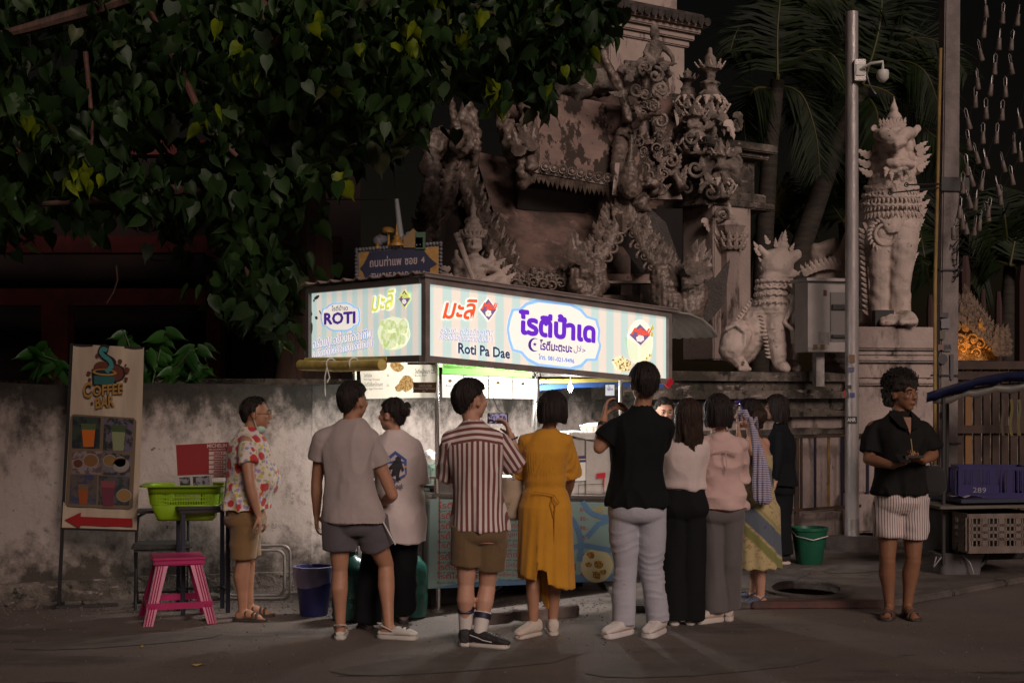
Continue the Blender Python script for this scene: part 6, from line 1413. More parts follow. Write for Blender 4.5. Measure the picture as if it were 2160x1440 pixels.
for x, y, r_, c1, nm in [(192, 971, 15, (140, 95, 55), 'latte'), (165, 977, 10, (110, 50, 35), 'tea'), (232, 971, 13, (150, 115, 65), 'coffee'), (255, 980, 16, (165, 155, 150), 'saucer'), (254, 974, 12, (150, 110, 75), 'cappuccino'), (262, 1044, 14, (165, 125, 70), 'side_cup')]:
    mb = MB(); bq.ell(mb, x, y, r_*1.15, r_*1.0, .004, 16); flat(mb, 'plate_picture', ink('crockery', (175, 165, 160), .6), BN); mb = MB(); bq.ell(mb, x, y, r_, r_*.85, .006, 16); flat(mb, 'drink_picture', ink(nm, c1, .7), BN)
mb = MB(); bq.poly(mb, [(136, 1096), (171, 1080), (170, 1089), (279, 1093), (280, 1110), (169, 1107), (168, 1113)], .0); flat(mb, 'arrow', ink('arrow_red', (165, 15, 22), .8), BN)
# bent steel frames leaning on the wall
for i, (x0, x1, y0, y1, Y) in enumerate([(478, 612, 1150, 1262, 10.9), (476, 600, 1160, 1255, 10.8)]):
    q = []; c = 16
    for cx, cy, a0 in ((x1-c, y0+c, -90), (x1-c, y1-c, 0), (x0+c, y1-c, 90), (x0+c, y0+c, 180)):
        for k in range(5): a = R(a0+90*k/4); q.append(P(cx+c*math.cos(a), cy+c*math.sin(a), Y+.12*(y1-cy)/112))
    q.append(q[0]); o0 = Vector((q[0].x, Y, 0)); mb = MB(); mb.tube([v-o0 for v in q], .011, 8, cap=False); o = mb.build('bent_tube_frame', galv, None); o.location = o0
    tag(o, ['outer bent steel tube frame leaning on the plaster wall left of the blue bin', 'inner bent steel tube frame nested against the larger frame by the wall'][i], 'frame', 'steel tube frames by the wall')
# blue bin with liner
t = thing('blue_bin', 'dark blue plastic bin with clear liner bag left of the grey t-shirt man', 'bin', (P(660, 1300, 10.15).x, 10.2, 0)); bb = M('blue_plastic', (.03, .032, .16), .4, (.025, .025, .12), 5)
mb = MB(); mb.lathe([(.095, 0), (.10, .01), (.135, .33), (.145, .335), (.145, .35), (.13, .35), (.125, .33), (.09, .02)], n=28, cap=False); mb.add([(.09*math.cos(i*.39), .09*math.sin(i*.39), .015) for i in range(16)], [tuple(range(16))]); mb.build('bin_body', bb, t)
mb = MB(); k = 40; prof = [(.128, .30), (.134, .355), (.150, .352), (.148, .30), (.142, .24)]
vs = []
for r_, z in prof:
    for j in range(k): a = 2*math.pi*j/k; w_ = .005*math.sin(a*9)+.004*math.sin(a*17+z*30); dz = -.035*math.sin(a*1.0+.5)**2 if z < .26 else 0; vs.append(((r_+w_)*math.cos(a), (r_+w_)*math.sin(a), z+dz))
mb.add(vs, [(i*k+j, i*k+(j+1) % k, (i+1)*k+(j+1) % k, (i+1)*k+j) for i in range(len(prof)-1) for j in range(k)]); mb.build('liner', M('clear_liner', (.42, .38, .55), .3, alpha=.42), t)
# water bottles
wb = M('teal_polycarbonate', (.03, .15, .12), .25, (.02, .10, .085), 4, spec=.6)
for px, nm in ((742, 'left'), (858, 'right')):
    t = thing('water_bottle', {'left': 'big teal water bottle between the grey t-shirt man and the blue bin', 'right': 'big teal water bottle behind the white clog at the stall corner'}[nm], 'water bottle', (P(px, 1300, 10.0).x, 10.0 if nm == 'left' else 10.12, 0), 0, 'teal water bottles on the road')
    mb = MB(); mb.lathe([(.10, 0), (.135, .01), (.14, .04), (.135, .06), (.14, .09), (.14, .16), (.135, .18), (.14, .20), (.14, .27), (.135, .29), (.14, .31), (.13, .37), (.08, .43), (.035, .455), (.032, .50)], n=28); mb.build('bottle', wb, t)
    mb = MB(); mb.lathe([(.036, .48), (.036, .515), (.02, .52)], n=14); mb.build('cap', whitepl, t)
    mb = MB(); wp = Plane(t, (0, -.142, 0), (0, -1, 0)); wp.text(mb, 'น้ำดื่ม', (px-6, 1262), (px+10, 1262), (px-6, 1248)); wp.text(mb, '20 L', (px-4, 1282), (px+8, 1282), (px-4, 1273)); flat(mb, 'faded_lettering', M('faded_white', (.22, .32, .28), .6), t)
# street name sign on the wall
t = thing('street_sign', 'navy and gold street name sign with little temple models on top behind the stall roof', 'street sign', P(841, 600, 12.6)); t.rotation_euler = (0, 0, 0)
sp = Plane(t, (0, 0, 0), (0, -1, 0)); gold = M('gold_paint', (.36, .20, .045), .5, (.25, .13, .03), 14, metal=.2); sgrey = M('carved_grey', (.18, .17, .19), .7, (.1, .1, .12), 20, bump=.6, bscale=50)
strip('sign_border', sp, [(750, 526), (932, 512), (931, 612), (752, 622)], sgrey, t, .05); strip('gold_field', Plane(t, (0, -.004, 0), (0, -1, 0)), [(757, 533), (925, 520), (925, 610), (758, 620)], gold, t, .01)
mb = MB(); sp.poly(mb, [(780, 531), (890, 523), (906, 543), (922, 557), (908, 566), (904, 600), (780, 610), (766, 575), (759, 567), (768, 556)], .008); flat(mb, 'navy_field', M('navy_enamel', (.012, .014, .045), .4), t)
mb = MB(); sp.text(mb, 'ถนนท่าแพ', (780, 564), (847, 559), (780, 543), .02, 0, .012); sp.text(mb, 'ซอย', (854, 559), (880, 557), (854, 545), .02, 0, .012); sp.text(mb, '4', (888, 555), (896, 554.5), (888, 542), .02, 0, .012); sp.text(mb, 'THAPAE ROAD  SOI 4', (783, 589), (896, 582), (783, 577), .02, 0, .012); flat(mb, 'lettering', M('pale_lettering', (.33, .26, .26), .6), t)
mb = MB()
for i in range(26): mb.ball(sp.p(752+i*7.1, 527-i*.55, .01), .018, 7, 5)
for i in range(12): mb.ball(sp.p(930, 518+i*8, .01), .016, 7, 5); mb.ball(sp.p(752, 532+i*8, .01), .016, 7, 5)
mb.build('beaded_rim', sgrey, t)
def spire(c, w, h, mat, nm): mb = MB(); mb.lathe([(w, 0), (w*.9, h*.12), (w*.7, h*.14), (w*.75, h*.22), (w*.45, h*.26), (w*.5, h*.4), (w*.25, h*.46), (w*.12, h*.75), (.002, h)], c, 12); mb.build(nm, mat, t)
spire(sp.p(837, 519), .075, .21, gold, 'golden_stupa'); spire(sp.p(796, 523), .03, .10, gold, 'small_stupa')
mb = MB(); mb.bar(sp.p(820, 522), sp.p(820, 490), .018); mb.lathe([(.055, 0), (.06, .03), (.03, .05)], sp.p(818, 491), 12); mb.build('umbrella_finial', gold, t)
mb = MB(); [mb.ball(sp.p(x, y, -.02), (.05, .03, .05), 10, 7) for x, y in ((797, 508), (806, 503), (858, 505), (864, 499), (852, 511))]; mb.build('cloud_finial', sgrey, t)
mb = MB(); a, b = sp.p(862, 520), sp.p(892, 497); mb.box((sp.p(872, 512)), (.17, .05, .09)); mb.prism([(-.10, 0), (.10, 0), (.0, .10)], .05, (sp.p(872, 506, .02), Vector((1, 0, 0)), ZM, Vector((0, 1, 0)))); mb.build('shrine_model', M('ochre_model', (.20, .12, .045), .7), t)
mb = MB(); mb.box((sp.p(887, 508)), (.09, .05, .15)); mb.build('green_model', M('green_model', (.04, .09, .05), .7), t)
mb = MB(); mb.bar((-.3, .06, -1.0), (-.3, .06, -.1), .05); mb.bar((.3, .06, -1.0), (.3, .06, -.1), .05); mb.build('sign_leg', dark, t)
t = thing('grey_post', 'slim pale grey leaning post with wires above the street sign', 'post', P(852, 700, 12.9)); o0 = Vector(t.location); mb = MB(); mb.tube([P(856, 705, 12.9)-o0, P(845, 500, 12.9)-o0, P(836, 420, 12.9)-o0], [.04, .032, .02], 10); mb.build('post', M('pale_grey_paint', (.22, .23, .24), .6), t)
mb = MB(); mb.tube([P(836, 421, 12.9)-o0, P(700, 421, 12.9)-o0, P(560, 417, 12.9)-o0, P(100, 400, 13.5)-o0], .004, 4); mb.tube([P(838, 424, 12.9)-o0, P(830, 360, 12.7)-o0, P(800, 300, 12.5)-o0, P(740, 100, 12)-o0, P(735, -60, 12)-o0], .004, 4); mb.build('wire', dark, t)
# ------------------------------------------------------------ right side: railing, pole, cabinet, bucket
t = thing('railing', 'low metal railing with black, yellow and brown bars in front of the temple wall', 'railing', (*(Vector(T0)+td*1.5).to_tuple(), 0), math.degrees(math.atan2(td.y, td.x))); y_ = -.30
fz0, fz1 = .38, 1.13
mb = MB(); mb.bar((-.7, y_, fz1), (2.6, y_, fz1), .035, .03); mb.build('top_rail', rust, t); mb = MB(); mb.bar((-.7, y_, fz0), (2.6, y_, fz0), .03, .03); mb.build('bottom_rail', rust, t)
for i in range(16):
    x = -.62+i*.205; mb = MB(); mb.bar((x, y_, fz0), (x, y_, fz1), .028, .012, (0, 1, 0)); mb.build('bar', [rust, navy, ochre, navy][i % 4], t, ['brown bar', 'dark bar', 'yellow bar', 'dark bar'][i % 4])
for x in (-.7, .95, 2.6): mb = MB(); mb.bar((x, y_, PV), (x, y_, fz1), .04); mb.build('post', rust, t)
def sticker(pl, par, pts, mat, off=.003): mb = MB(); pl.poly(mb, pts, off); return flat(mb, 'sticker', mat, par)
pd = 14.0; pc_ = P(1797, 1135, pd); t = thing('steel_pole', 'round galvanised steel pole with stickers and a security camera near its top', 'pole', (pc_.x, pd, PV))
hz = EYE-(26-820)*pd/FP-PV; mb = MB(); mb.lathe([(.068, 0), (.066, hz*.4), (.060, hz), (.0, hz+.005)], n=24); mb.build('pole', M('galvanised_pole', (.46, .41, .40), .35, (.36, .32, .315), 14, metal=.35, stretch=(1, 1, .2), bump=.2, bscale=60), t)
mb = MB(); mb.lathe([(.10, 0), (.075, .10), (.07, .30)], n=20); mb.build('pole_sleeve', galv, t); mb = MB(); mb.lathe([(.26, 0), (.25, .12), (.12, .135)], n=14); mb.build('concrete_foot', kerbm, t)
pp = Plane(t, (0, -.071, 0), (0, -1, 0))
for i, (x0, x1, y0, y1, c) in enumerate([(1787, 1808, 878, 893, (45, 40, 42)), (1790, 1803, 748, 765, (120, 90, 60)), (1789, 1802, 774, 784, (90, 90, 120)), (1792, 1803, 828, 838, (70, 75, 130)), (1779, 1784, 823, 838, (150, 50, 35)), (1784, 1796, 812, 820, (60, 50, 50))]): sticker(pp, t, [(x0, y0), (x1, y0), (x1, y1), (x0, y1)], ink('st_%s' % 'abcdef'[i], c, .8))
mb = MB(); pp.text(mb, 'ANR', (1787, 889), (1805, 889), (1787, 881), .03, 0, .006); flat(mb, 'sticker_lettering', ink('st_white', (210, 205, 200), .8), t)
t = thing('security_camera', 'white dome security camera on a bracket arm fixed to the round steel pole', 'security camera', P(1812, 150, pd-.06)); o0 = Vector(t.location)
mb = MB(); mb.box((0, -.03, 0), (.11, .05, .21)); mb.build('box', galv, t, bevel=.005); mb = MB(); mb.box((.0, -.06, 0), (.085, .012, .11)); mb.tube([(0, -.06, .0), (.08, -.14, .04), (.19, -.16, .055), (.19, -.16, -.03)], .016, 8); mb.build('bracket', whitepl, t)
mb = MB(); mb.lathe([(.02, 0), (.055, -.01), (.06, -.04), (.058, -.085), (.03, -.12), (.0, -.13)], (.19, -.16, -.02), 18); mb.build('dome', whitepl, t); mb = MB(); mb.tube([(.06, -.04, -.02), (.08, -.06, -.12), (.12, -.06, -.20), (.15, -.06, -.24)], .008, 6); mb.build('cable', M('grey_cable', (.2, .18, .18), .6), t)
# square concrete power pole
qd = 13.6; x_ = P(1991, 1100, qd).x; t = thing('concrete_pole', 'square concrete utility pole with a yellow conduit and torn stickers at right', 'pole', (x_, qd, 0), 8)
mb = MB(); H_ = 5.9; mb.add([(-.10, -.08, 0), (.10, -.08, 0), (.10, .08, 0), (-.10, .08, 0), (-.01, -.07, H_), (.14, -.07, H_), (.14, .07, H_), (-.01, .07, H_)], [(0, 3, 2, 1), (4, 5, 6, 7), (0, 1, 5, 4), (1, 2, 6, 5), (2, 3, 7, 6), (3, 0, 4, 7)])
mb.build('pole', M('pole_concrete', (.22, .18, .175), .85, (.16, .13, .125), 7, bump=.3), t, bevel=.012)
mb = MB(); mb.tube([(-.13, -.08, .2), (-.13, -.09, 2.6), (-.075, -.09, 4.85)], .017, 8); mb.build('conduit', M('yellow_conduit', (.33, .21, .07), .6, (.26, .16, .05), 6), t)
for z in (1.1, 1.75, 2.75, 3.6): mb = MB(); mb.box((.0+.012*z, 0, z), (.23, .19, .015)); mb.build('strap_band', dark, t)
cp_ = Plane(t, (0, -.084, 0), (0, -1, 0))
for i, (x0, x1, y0, y1, c) in enumerate([(1984, 2003, 672, 692, (150, 145, 150)), (1982, 1992, 697, 715, (120, 115, 100)), (1981, 2000, 660, 668, (95, 90, 95)), (1990, 2006, 725, 740, (130, 125, 128)), (1978, 1990, 728, 740, (150, 115, 105)), (2003, 2010, 745, 800, (110, 105, 108)), (1996, 2010, 895, 935, (160, 135, 135)), (1985, 1996, 868, 880, (105, 100, 100))]):
    rd = random.Random(i); sticker(cp_, t, [(x0+rd.uniform(-1, 1), y0+rd.uniform(-2, 2)), (x1+rd.uniform(-1, 1), y0+rd.uniform(-2, 2)), (x1, y1), ((x0+x1)/2, y1+rd.uniform(-3, 3)), (x0+rd.uniform(-1, 1), y1)], ink('stk_%s' % 'abcdefgh'[i], c, .55), .012)
mb = MB(); cp_.text(mb, 'EVA', (1991, 738), (2005, 736), (1991, 728), .02, 0, .016); flat(mb, 'sticker_lettering', black, t)
mb = MB(); [cp_.ell(mb, 1988, 757, 10-i*.0, 11, .012) for i in (0,)]; flat(mb, 'round_sticker', ink('stk_r', (85, 80, 82), .6), t)
mb = MB(); o0 = Vector(t.location); inv = MW(t).inverted()
for a, b in (((1985, 388), (1912, 390)), ((1985, 396), (1878, 407))): mb.tube([inv @ P(*a, qd-.1), inv @ P(*b, qd-.35)], .008, 6); torus(mb, inv @ P(*b, qd-.35), .018, .006, 10, 5)
mb.build('hook_arm', dark, t); mb = MB(); mb.box((.07, -.0, EYE-(391-820)*qd/FP), (.28, .2, .13)); mb.build('clamp', dark, t)
mb = MB()
rd = random.Random(8)
for i in range(9):
    a = inv @ P(2006+rd.uniform(-4, 4), 500+i*12, qd-.05); b = inv @ P(2030+rd.uniform(-14, 8), 480+i*11+rd.uniform(-12, 14), qd-.15); mb.tube([a, a.lerp(b, .5)+Vector((.03*rd.uniform(-1, 1), 0, -.06)), b], .006, 5)
mb.build('tangled_cable', dark, t)
# grey electrical cabinet
cd = 14.5; t = thing('electrical_cabinet', 'pale grey electrical cabinet mounted on a post between the two stone lions', 'cabinet', P(1745, 742, cd), 14); cab = M('cabinet_grey', (.36, .315, .30), .55, (.31, .27, .26), 5)
mb = MB(); mb.box((.03, .18, .36), (.46, .32, .72)); mb.build('case', cab, t, bevel=.006); mb = MB(); mb.box((.02, .17, .735), (.52, .40, .03)); mb.build('roof', cab, t)
mb = MB(); mb.box((-.10, .015, .37), (.22, .012, .66)); mb.build('door', cab, t)
for z_, h_ in ((.46, .05), (.16, .03)): mb = MB(); mb.box((.15, .0, z_), (.20, .04, h_)); mb.build('rack', dark, t)
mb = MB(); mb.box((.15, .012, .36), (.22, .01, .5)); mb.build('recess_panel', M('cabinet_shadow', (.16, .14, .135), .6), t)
mb = MB(); mb.box((-.02, .006, .60), (.035, .005, .06)); mb.build('label_plate', M('label_maroon', (.10, .03, .04), .5), t); mb = MB()
for i in range(9): mb.box((-.03, .006, .09+i*.014), (.13, .006, .006))
mb.build('vent_slats', galv, t)
for x_ in (-.13, -.05): mb = MB(); mb.box((x_, .004, .05), (.045, .004, .05)); mb.build('warning_label', M('label_brown', (.16, .09, .04), .5), t)

mb = MB(); mb.bar((0, .2, -.35), (0, .2, .02), .09); mb.build('stand', galv, t)
# green bucket
bd = DG(1188, PV); t = thing('green_bucket', 'green plastic bucket on the pavement in front of the railing', 'bucket', (P(1707, 1188, bd).x, bd, PV)); gb = M('green_plastic', (.012, .105, .06), .4, (.01, .085, .045), 5)
mb = MB(); mb.lathe([(.11, 0), (.115, .01), (.158, .30), (.17, .305), (.17, .33), (.155, .33), (.15, .30), (.10, .02)], n=30, cap=False); mb.add([(.1*math.cos(i*.39), .1*math.sin(i*.39), .02) for i in range(16)], [tuple(range(16))]); mb.build('bucket_body', gb, t)
mb = MB(); mb.tube([(-.17, -.02, .31), (-.14, -.13, .26), (0, -.175, .23), (.14, -.13, .26), (.17, -.02, .31)], .004, 6); mb.build('handle', galv, t)
# ------------------------------------------------------------ goods cart at far right
gd_ = 12.4; t = thing('goods_cart', 'vendor pushcart with blue tarpaulin canopy and wooden deck at the right edge', 'cart', (P(2085, 1200, gd_).x, gd_, 0), 10); inv = MW(t).inverted()
g = lambda px, py, dy=0: inv @ P(px, py, gd_+dy)
tarp = M('tarp_navy', (.010, .017, .07), .5, (.015, .02, .08), 6, bump=.3, bscale=12); mb = MB(); nx = 16; vs = []
for j in range(5):
    for i in range(nx+1):
        u = i/nx; px = 1955+u*330; py = 834-46*math.sin(min(1, u*1.5)*1.57); v = g(px, py+[14, 0, -6, -4, 10][j]+3*math.sin(i*2.1)*(j in (0, 4)), [-.42, -.45, -.1, .3, .42][j]); vs.append(tuple(v))
mb.add(vs, [(j*(nx+1)+i, (j+1)*(nx+1)+i, (j+1)*(nx+1)+i+1, j*(nx+1)+i+1) for j in range(4) for i in range(nx)]); o = mb.build('canopy', tarp, t); o.modifiers.new('s', 'SOLIDIFY').thickness = .012
mb = MB(); vs = []
for j in range(3):
    for i in range(nx+1):
        u = i/nx; px = 1968+u*300; py = 836-30*math.sin(min(1, u*1.5)*1.57)+[0, 14, 24][j]*(.6+.4*math.sin(i*.9)**2); vs.append(tuple(g(px, py, -.36)+Vector((0, .015*math.sin(i*1.7), 0))))
mb.add(vs, [(j*(nx+1)+i, j*(nx+1)+i+1, (j+1)*(nx+1)+i+1, (j+1)*(nx+1)+i) for j in range(2) for i in range(nx)]); o = mb.build('canopy_valance', M('clear_dirty_plastic', (.12, .105, .095), .5), t); o.modifiers.new('s', 'SOLIDIFY').thickness = .006
mb = MB()
for px, dy in ((1990, -.35), (1998, .35), (2260, -.35), (2260, .35)): mb.bar(g(px, 838, dy), g(px, 1190, dy), .025)
mb.build('post', dark, t)
mb = MB(); a, b = g(1968, 1068, -.4), g(2270, 1068, -.4); mb.box(((a.x+b.x)/2, 0, a.z), (b.x-a.x, .84, .025)); mb.build('deck_board', M('grey_board', (.13, .11, .085), .7, (.08, .07, .055), 9, stretch=(.2, 1, 1)), t, bevel=.004); mb = MB(); mb.box(((a.x+b.x)/2+.1, -.02, a.z+.05), (b.x-a.x-.2, .76, .03)); mb.build('upper_tray', M('navy_tray', (.02, .022, .05), .5), t)
mb = MB(); a = g(2010, 1052, -.38); vs = [(a.x+i*.055, a.y+.1*(j == 1), a.z+.02+.012*math.sin(i*2.3+j)) for j in (0, 1) for i in range(11)]; mb.add(vs, [(i, i+1, i+12, i+11) for i in range(10)]); mb.build('paper_liner', M('crumpled_paper', (.42, .37, .35), .7), t)
for px in (2050, 2230):
    mb = MB(); torus(mb, g(px, 1165, -.30), .14, .02, 20, 8); w = mb.build('wheel', black, t); mb = MB(); c = g(px, 1165, -.30); [mb.bar(c, c+Vector((.14*math.cos(k*.785), 0, .14*math.sin(k*.785))), .006) for k in range(8)]; mb.build('spokes', galv, w)
mb = MB(); a = g(1965, 1120, .1); mb.box((a.x+.35, .1, .36), (.7, .5, .42)); mb.build('under_box', M('dark_box', (.02, .017, .016), .8), t, bevel=.01)
def crate(name, label, q, mat, w, dp, h, rz, rows, lblm=None):
    t = thing(name, label, 'crate', q, rz, 'plastic crates on the vendor cart')
    mb = MB(); mb.box((0, 0, .01), (w, dp, .015)); mb.build('crate_base', mat, t)
    for fx, fy, ww in ((0, -1, w), (0, 1, w), (1, 0, dp), (-1, 0, dp)):
        mb = MB(); ux = Vector((1, 0, 0)) if fx == 0 else Vector((0, 1, 0)); c = Vector((fx*w/2, fy*dp/2, 0))
        for z0, z1 in ((0, .05*h/.28), (h*.88, h)): mb.bar(c-ux*ww/2+ZM*(z0+z1)/2, c+ux*ww/2+ZM*(z0+z1)/2, .014, z1-z0)
        for z in np.linspace(h*.18, h*.88, rows+1)[1:-1]: mb.bar(c-ux*ww/2+ZM*z, c+ux*ww/2+ZM*z, .010, .022)
        n = max(4, int(ww/.035))
        for i in range(n+1): mb.bar(c-ux*ww/2+ux*ww*i/n+ZM*.02, c-ux*ww/2+ux*ww*i/n+ZM*h*.9, .012 if i % 4 else .05, .010, (0, 1, 0) if fx == 0 else (1, 0, 0))
        mb.build('crate_side', mat, t)
    return t
pcr = M('violet_plastic', (.022, .014, .11), .5, (.018, .012, .08), 5)
t1 = crate('purple_crate', 'violet plastic crate numbered 289 on the deck of the vendor cart', P(2085, 1047, 12.25), pcr, .56, .36, .27, -8, 1)
cpl = Plane(t1, (0, -.19, 0), (0, -1, 0)); mb = MB(); cpl.poly(mb, [(2018, 1022), (2108, 1022), (2108, 1042), (2018, 1040)], .0); flat(mb, 'number_panel', pcr, t1); mb = MB(); cpl.text(mb, '289', (2052, 1038), (2080, 1039), (2052, 1027), .0, 0, .004); flat(mb, 'number', ink('crate_white', (190, 180, 190), .6), t1)
crate('pale_crate', 'dirty white and red plastic crate slung under the deck of the vendor cart', P(2095, 1160, 12.1), M('dirty_white_plastic', (.17, .13, .11), .6, (.11, .075, .06), 8), .62, .4, .33, 6, 4)
t = thing('tub', 'grey plastic tub with bag handles on the ground before the vendor cart', 'tub', (P(1995, 1200, 12.5).x, 12.2, .0)); mb = MB(); shell(mb, [(.17, .12, .05, 0), (.19, .14, .06, .16), (.21, .16, .06, .22), (.18, .13, .05, .23)]); mb.add([(x, y, .2) for x, y in rrect(.18, .13, .05)], [tuple(range(20))]); mb.build('tub_body', M('grey_tub', (.13, .12, .125), .5, (.1, .09, .095), 5), t)
mb = MB(); mb.tube([(-.2, -.1, .2), (-.24, -.16, .12), (-.18, -.17, .20)], .006, 6); mb.tube([(.0, -.16, .22), (.06, -.18, .15), (.09, -.18, .06)], .006, 6); mb.build('bag_handle', M('bag_grey', (.3, .28, .28), .4), t)
# ------------------------------------------------------------ temple gate
TG = thing('temple_gate', 'ornate weathered temple gate with naga gables and stucco roofs rising behind the stall', 'temple gate', (1.2, 16.5, 1.7))
TO = Vector(TG.location)
def T(px, py, Y): return P(px, py, Y)-TO
mosaic = M('mirror_mosaic_brown', (.25, .188, .16), .28, (.10, .075, .062), 9, .36, .62, bump=.6, bscale=60, bdist=.014, metal=.12, layers=[streaks((.36, .29, .26), 26, .62, .68), streaks((.025, .019, .016), 4, .58, .68)])
roofp = M('peeling_roof_stucco', (.27, .18, .155), .85, (.20, .135, .115), 3, bump=.4, bscale=20, layers=[streaks((.045, .030, .024), 2.6, .535, .56, (1.6, .5, .5)), streaks((.07, .048, .04), 9, .62, .66, (1.2, .6, .6))])
darkp = M('dark_red_plaster', (.20, .125, .105), .9, (.07, .048, .04), 2.5, bump=.4, bscale=16, layers=[streaks((.28, .18, .155), 3.5, .58, .66, (1, 1, .6))])
white_t = M('gate_white_plaster', (.46, .36, .325), .85, (.36, .28, .25), 2.4, .36, .66, bump=.4, bscale=24, layers=[streaks((.09, .068, .057), 2.8, .56, .66, (1.5, 1.5, .5)), streaks((.04, .03, .025), 6, .61, .67, (1, 1, .5))])
def unit_flame():
    L = [(0, 0), (.20, .05), (.30, .22), (.24, .42), (.30, .52), (.20, .66), (.22, .78), (.10, 1.0), (.06, .84), (-.02, .74), (.02, .60), (-.12, .50), (-.08, .36), (-.24, .24), (-.16, .06)]
    mb = MB(); n = len(L); mb.prism(L, .10, (Vector((0, .05, 0)), Vector((1, 0, 0)), ZM, Vector((0, -1, 0))))
    k = len(mb.v); mb.v.append((.03, -.13, .38)); mb.f = mb.f[1:]; mb.f = [f for f in mb.f if len(f) != n]+[]
    mb.f += [(n+i, n+(i+1) % n, k) for i in range(n)]; mb.f.append(tuple(range(n))[::-1])
    return mb.mesh('flame', 30)
def unit_scroll():
    mb = MB(); pts = []; rr = []
    for i in range(16):
        t = i/15; a = t*4.2*math.pi/1.6; r_ = .50*(1-t*.86); pts.append((r_*math.cos(a), -.05*t-.05, r_*math.sin(a))); rr.append(.12*(1-.45*t))
    mb.tube(pts, rr, 6); mb.ball((0, -.12, 0), .13, 7, 5); return mb.mesh('scroll', 0)
def unit_pendant():
    mb = MB(); mb.v = [(-.5, 0, 0), (.5, 0, 0), (.42, 0, -.55), (0, 0, -1.15), (-.42, 0, -.55), (0, -.22, -.1), (0, -.2, -.6), (-.5, .1, 0), (.5, .1, 0), (0, .1, -1.1)]
    mb.f = [(0, 5, 1), (1, 5, 6, 2), (2, 6, 3), (3, 6, 4), (4, 6, 5, 0), (7, 8, 9), (0, 1, 8, 7), (1, 2, 3, 9, 8), (3, 4, 0, 7, 9)]; return mb.mesh('pendant', 30)
FLM, SCR, PEN = unit_flame(), unit_scroll(), unit_pendant()
for m_ in (FLM, SCR, PEN): m_.materials.append(mosaic)
FLW = FLM.copy(); FLW.materials.clear(); FLW.materials.append(statue); SCW = SCR.copy(); SCW.materials.clear(); SCW.materials.append(statue)
FLD = FLM.copy(); FLD.materials.clear(); FLD.materials.append(statue_dk); SCD = SCR.copy(); SCD.materials.clear(); SCD.materials.append(statue_dk)
def frame(o, up, nrm, s, sx=None):
    up = Vector(up).normalized(); nrm = Vector(nrm); nrm = (nrm-up*nrm.dot(up)).normalized(); x = up.cross(nrm)*-1
    # mesh z -> up, mesh -y -> nrm
    m = Matrix((x, -nrm, up)).transposed().to_4x4()
    return Matrix.Translation(o) @ m @ Matrix.Diagonal((sx or s, s, s, 1))
rdg = random.Random(21)
def barge(par, a, b, w, N, th=.16, flames=0, fs=.2, scrolls=0, ss=.12, out=1, mat=mosaic, fl=FLM, sc_=SCR, bow=.06):
    """board from apex a to foot b; out +1/-1 says which side is the outer edge"""
    a, b = Vector(a), Vector(b); d = (b-a); L = d.length; d.normalize(); N = Vector(N).normalized(); s = d.cross(N).normalized()*-out
    mb = MB(); n = 10
    def pt(t, u): return a+d*L*t+s*(u*w-bow*L*math.sin(math.pi*t))
    vs = []
    for i in range(n+1):
        for u, k in ((-.5, 0), (-.38, 1), (0, 1.3), (.38, 1), (.5, 0)): vs.append(pt(i/n, u)+N*(th*.5*k))
        for u in (.5, -.5): vs.append(pt(i/n, u)-N*th*.5)
    m = 7; mb.add(vs, [(i*m+j, i*m+(j+1) % m, (i+1)*m+(j+1) % m, (i+1)*m+j) for i in range(n) for j in range(m)]+[tuple(range(m)), tuple(n*m+j for j in range(m))[::-1]])
    def dsp(co, no): return .018*np.abs(vnoise(co*11, 3))+.012*vnoise(co*26, 4)
    sculpt(mb, 'bargeboard', mat, par, .03, 1, dsp)
    for i in range(flames):
        t = (i+.6)/(flames+.4); q = pt(t, .46)+N*rdg.uniform(-.02, .03); f_ = fs*rdg.uniform(.85, 1.15)*(.8+.4*t)
        o = link('flame', fl, None, par); o.matrix_local = frame(q, s*.9-d*.75+ZM*.5, N, f_)
    for i in range(flames*2 if flames else 0):
        t = (i+.5)/(flames*2); q = pt(t, rdg.uniform(-.15, .3))+N*(th*.55); o = link('flame', fl, None, par); o.matrix_local = frame(q, s*rdg.uniform(.5, 1)-d*rdg.uniform(.4, .9)+ZM*.3, N, fs*.5*rdg.uniform(.8, 1.2))
    for i in range(scrolls):
        t = (i+.7)/(scrolls+.5); q = pt(t, -.36)+N*(th*.4); o = link('scroll', sc_, None, par); o.matrix_local = frame(q, (-d if out > 0 else d)+s*.2, N, ss*2.0*rdg.uniform(.9, 1.1), (-1 if out < 0 else 1)*ss*2.0)
def slab(nm, pts, th, mat, par=TG, nrm=None):
    q = [Vector(p_) for p_ in pts]; N = nrm or (q[1]-q[0]).cross(q[-1]-q[0]).normalized(); mb = MB(); n = len(q)
    mb.add([tuple(v) for v in q]+[tuple(v-Vector(N)*th) for v in q], [tuple(range(n)), tuple(range(2*n-1, n-1, -1))]+[(i, (i+1) % n, n+(i+1) % n, n+i) for i in range(n)])
    return mb.build(nm, mat, par, smooth=False)
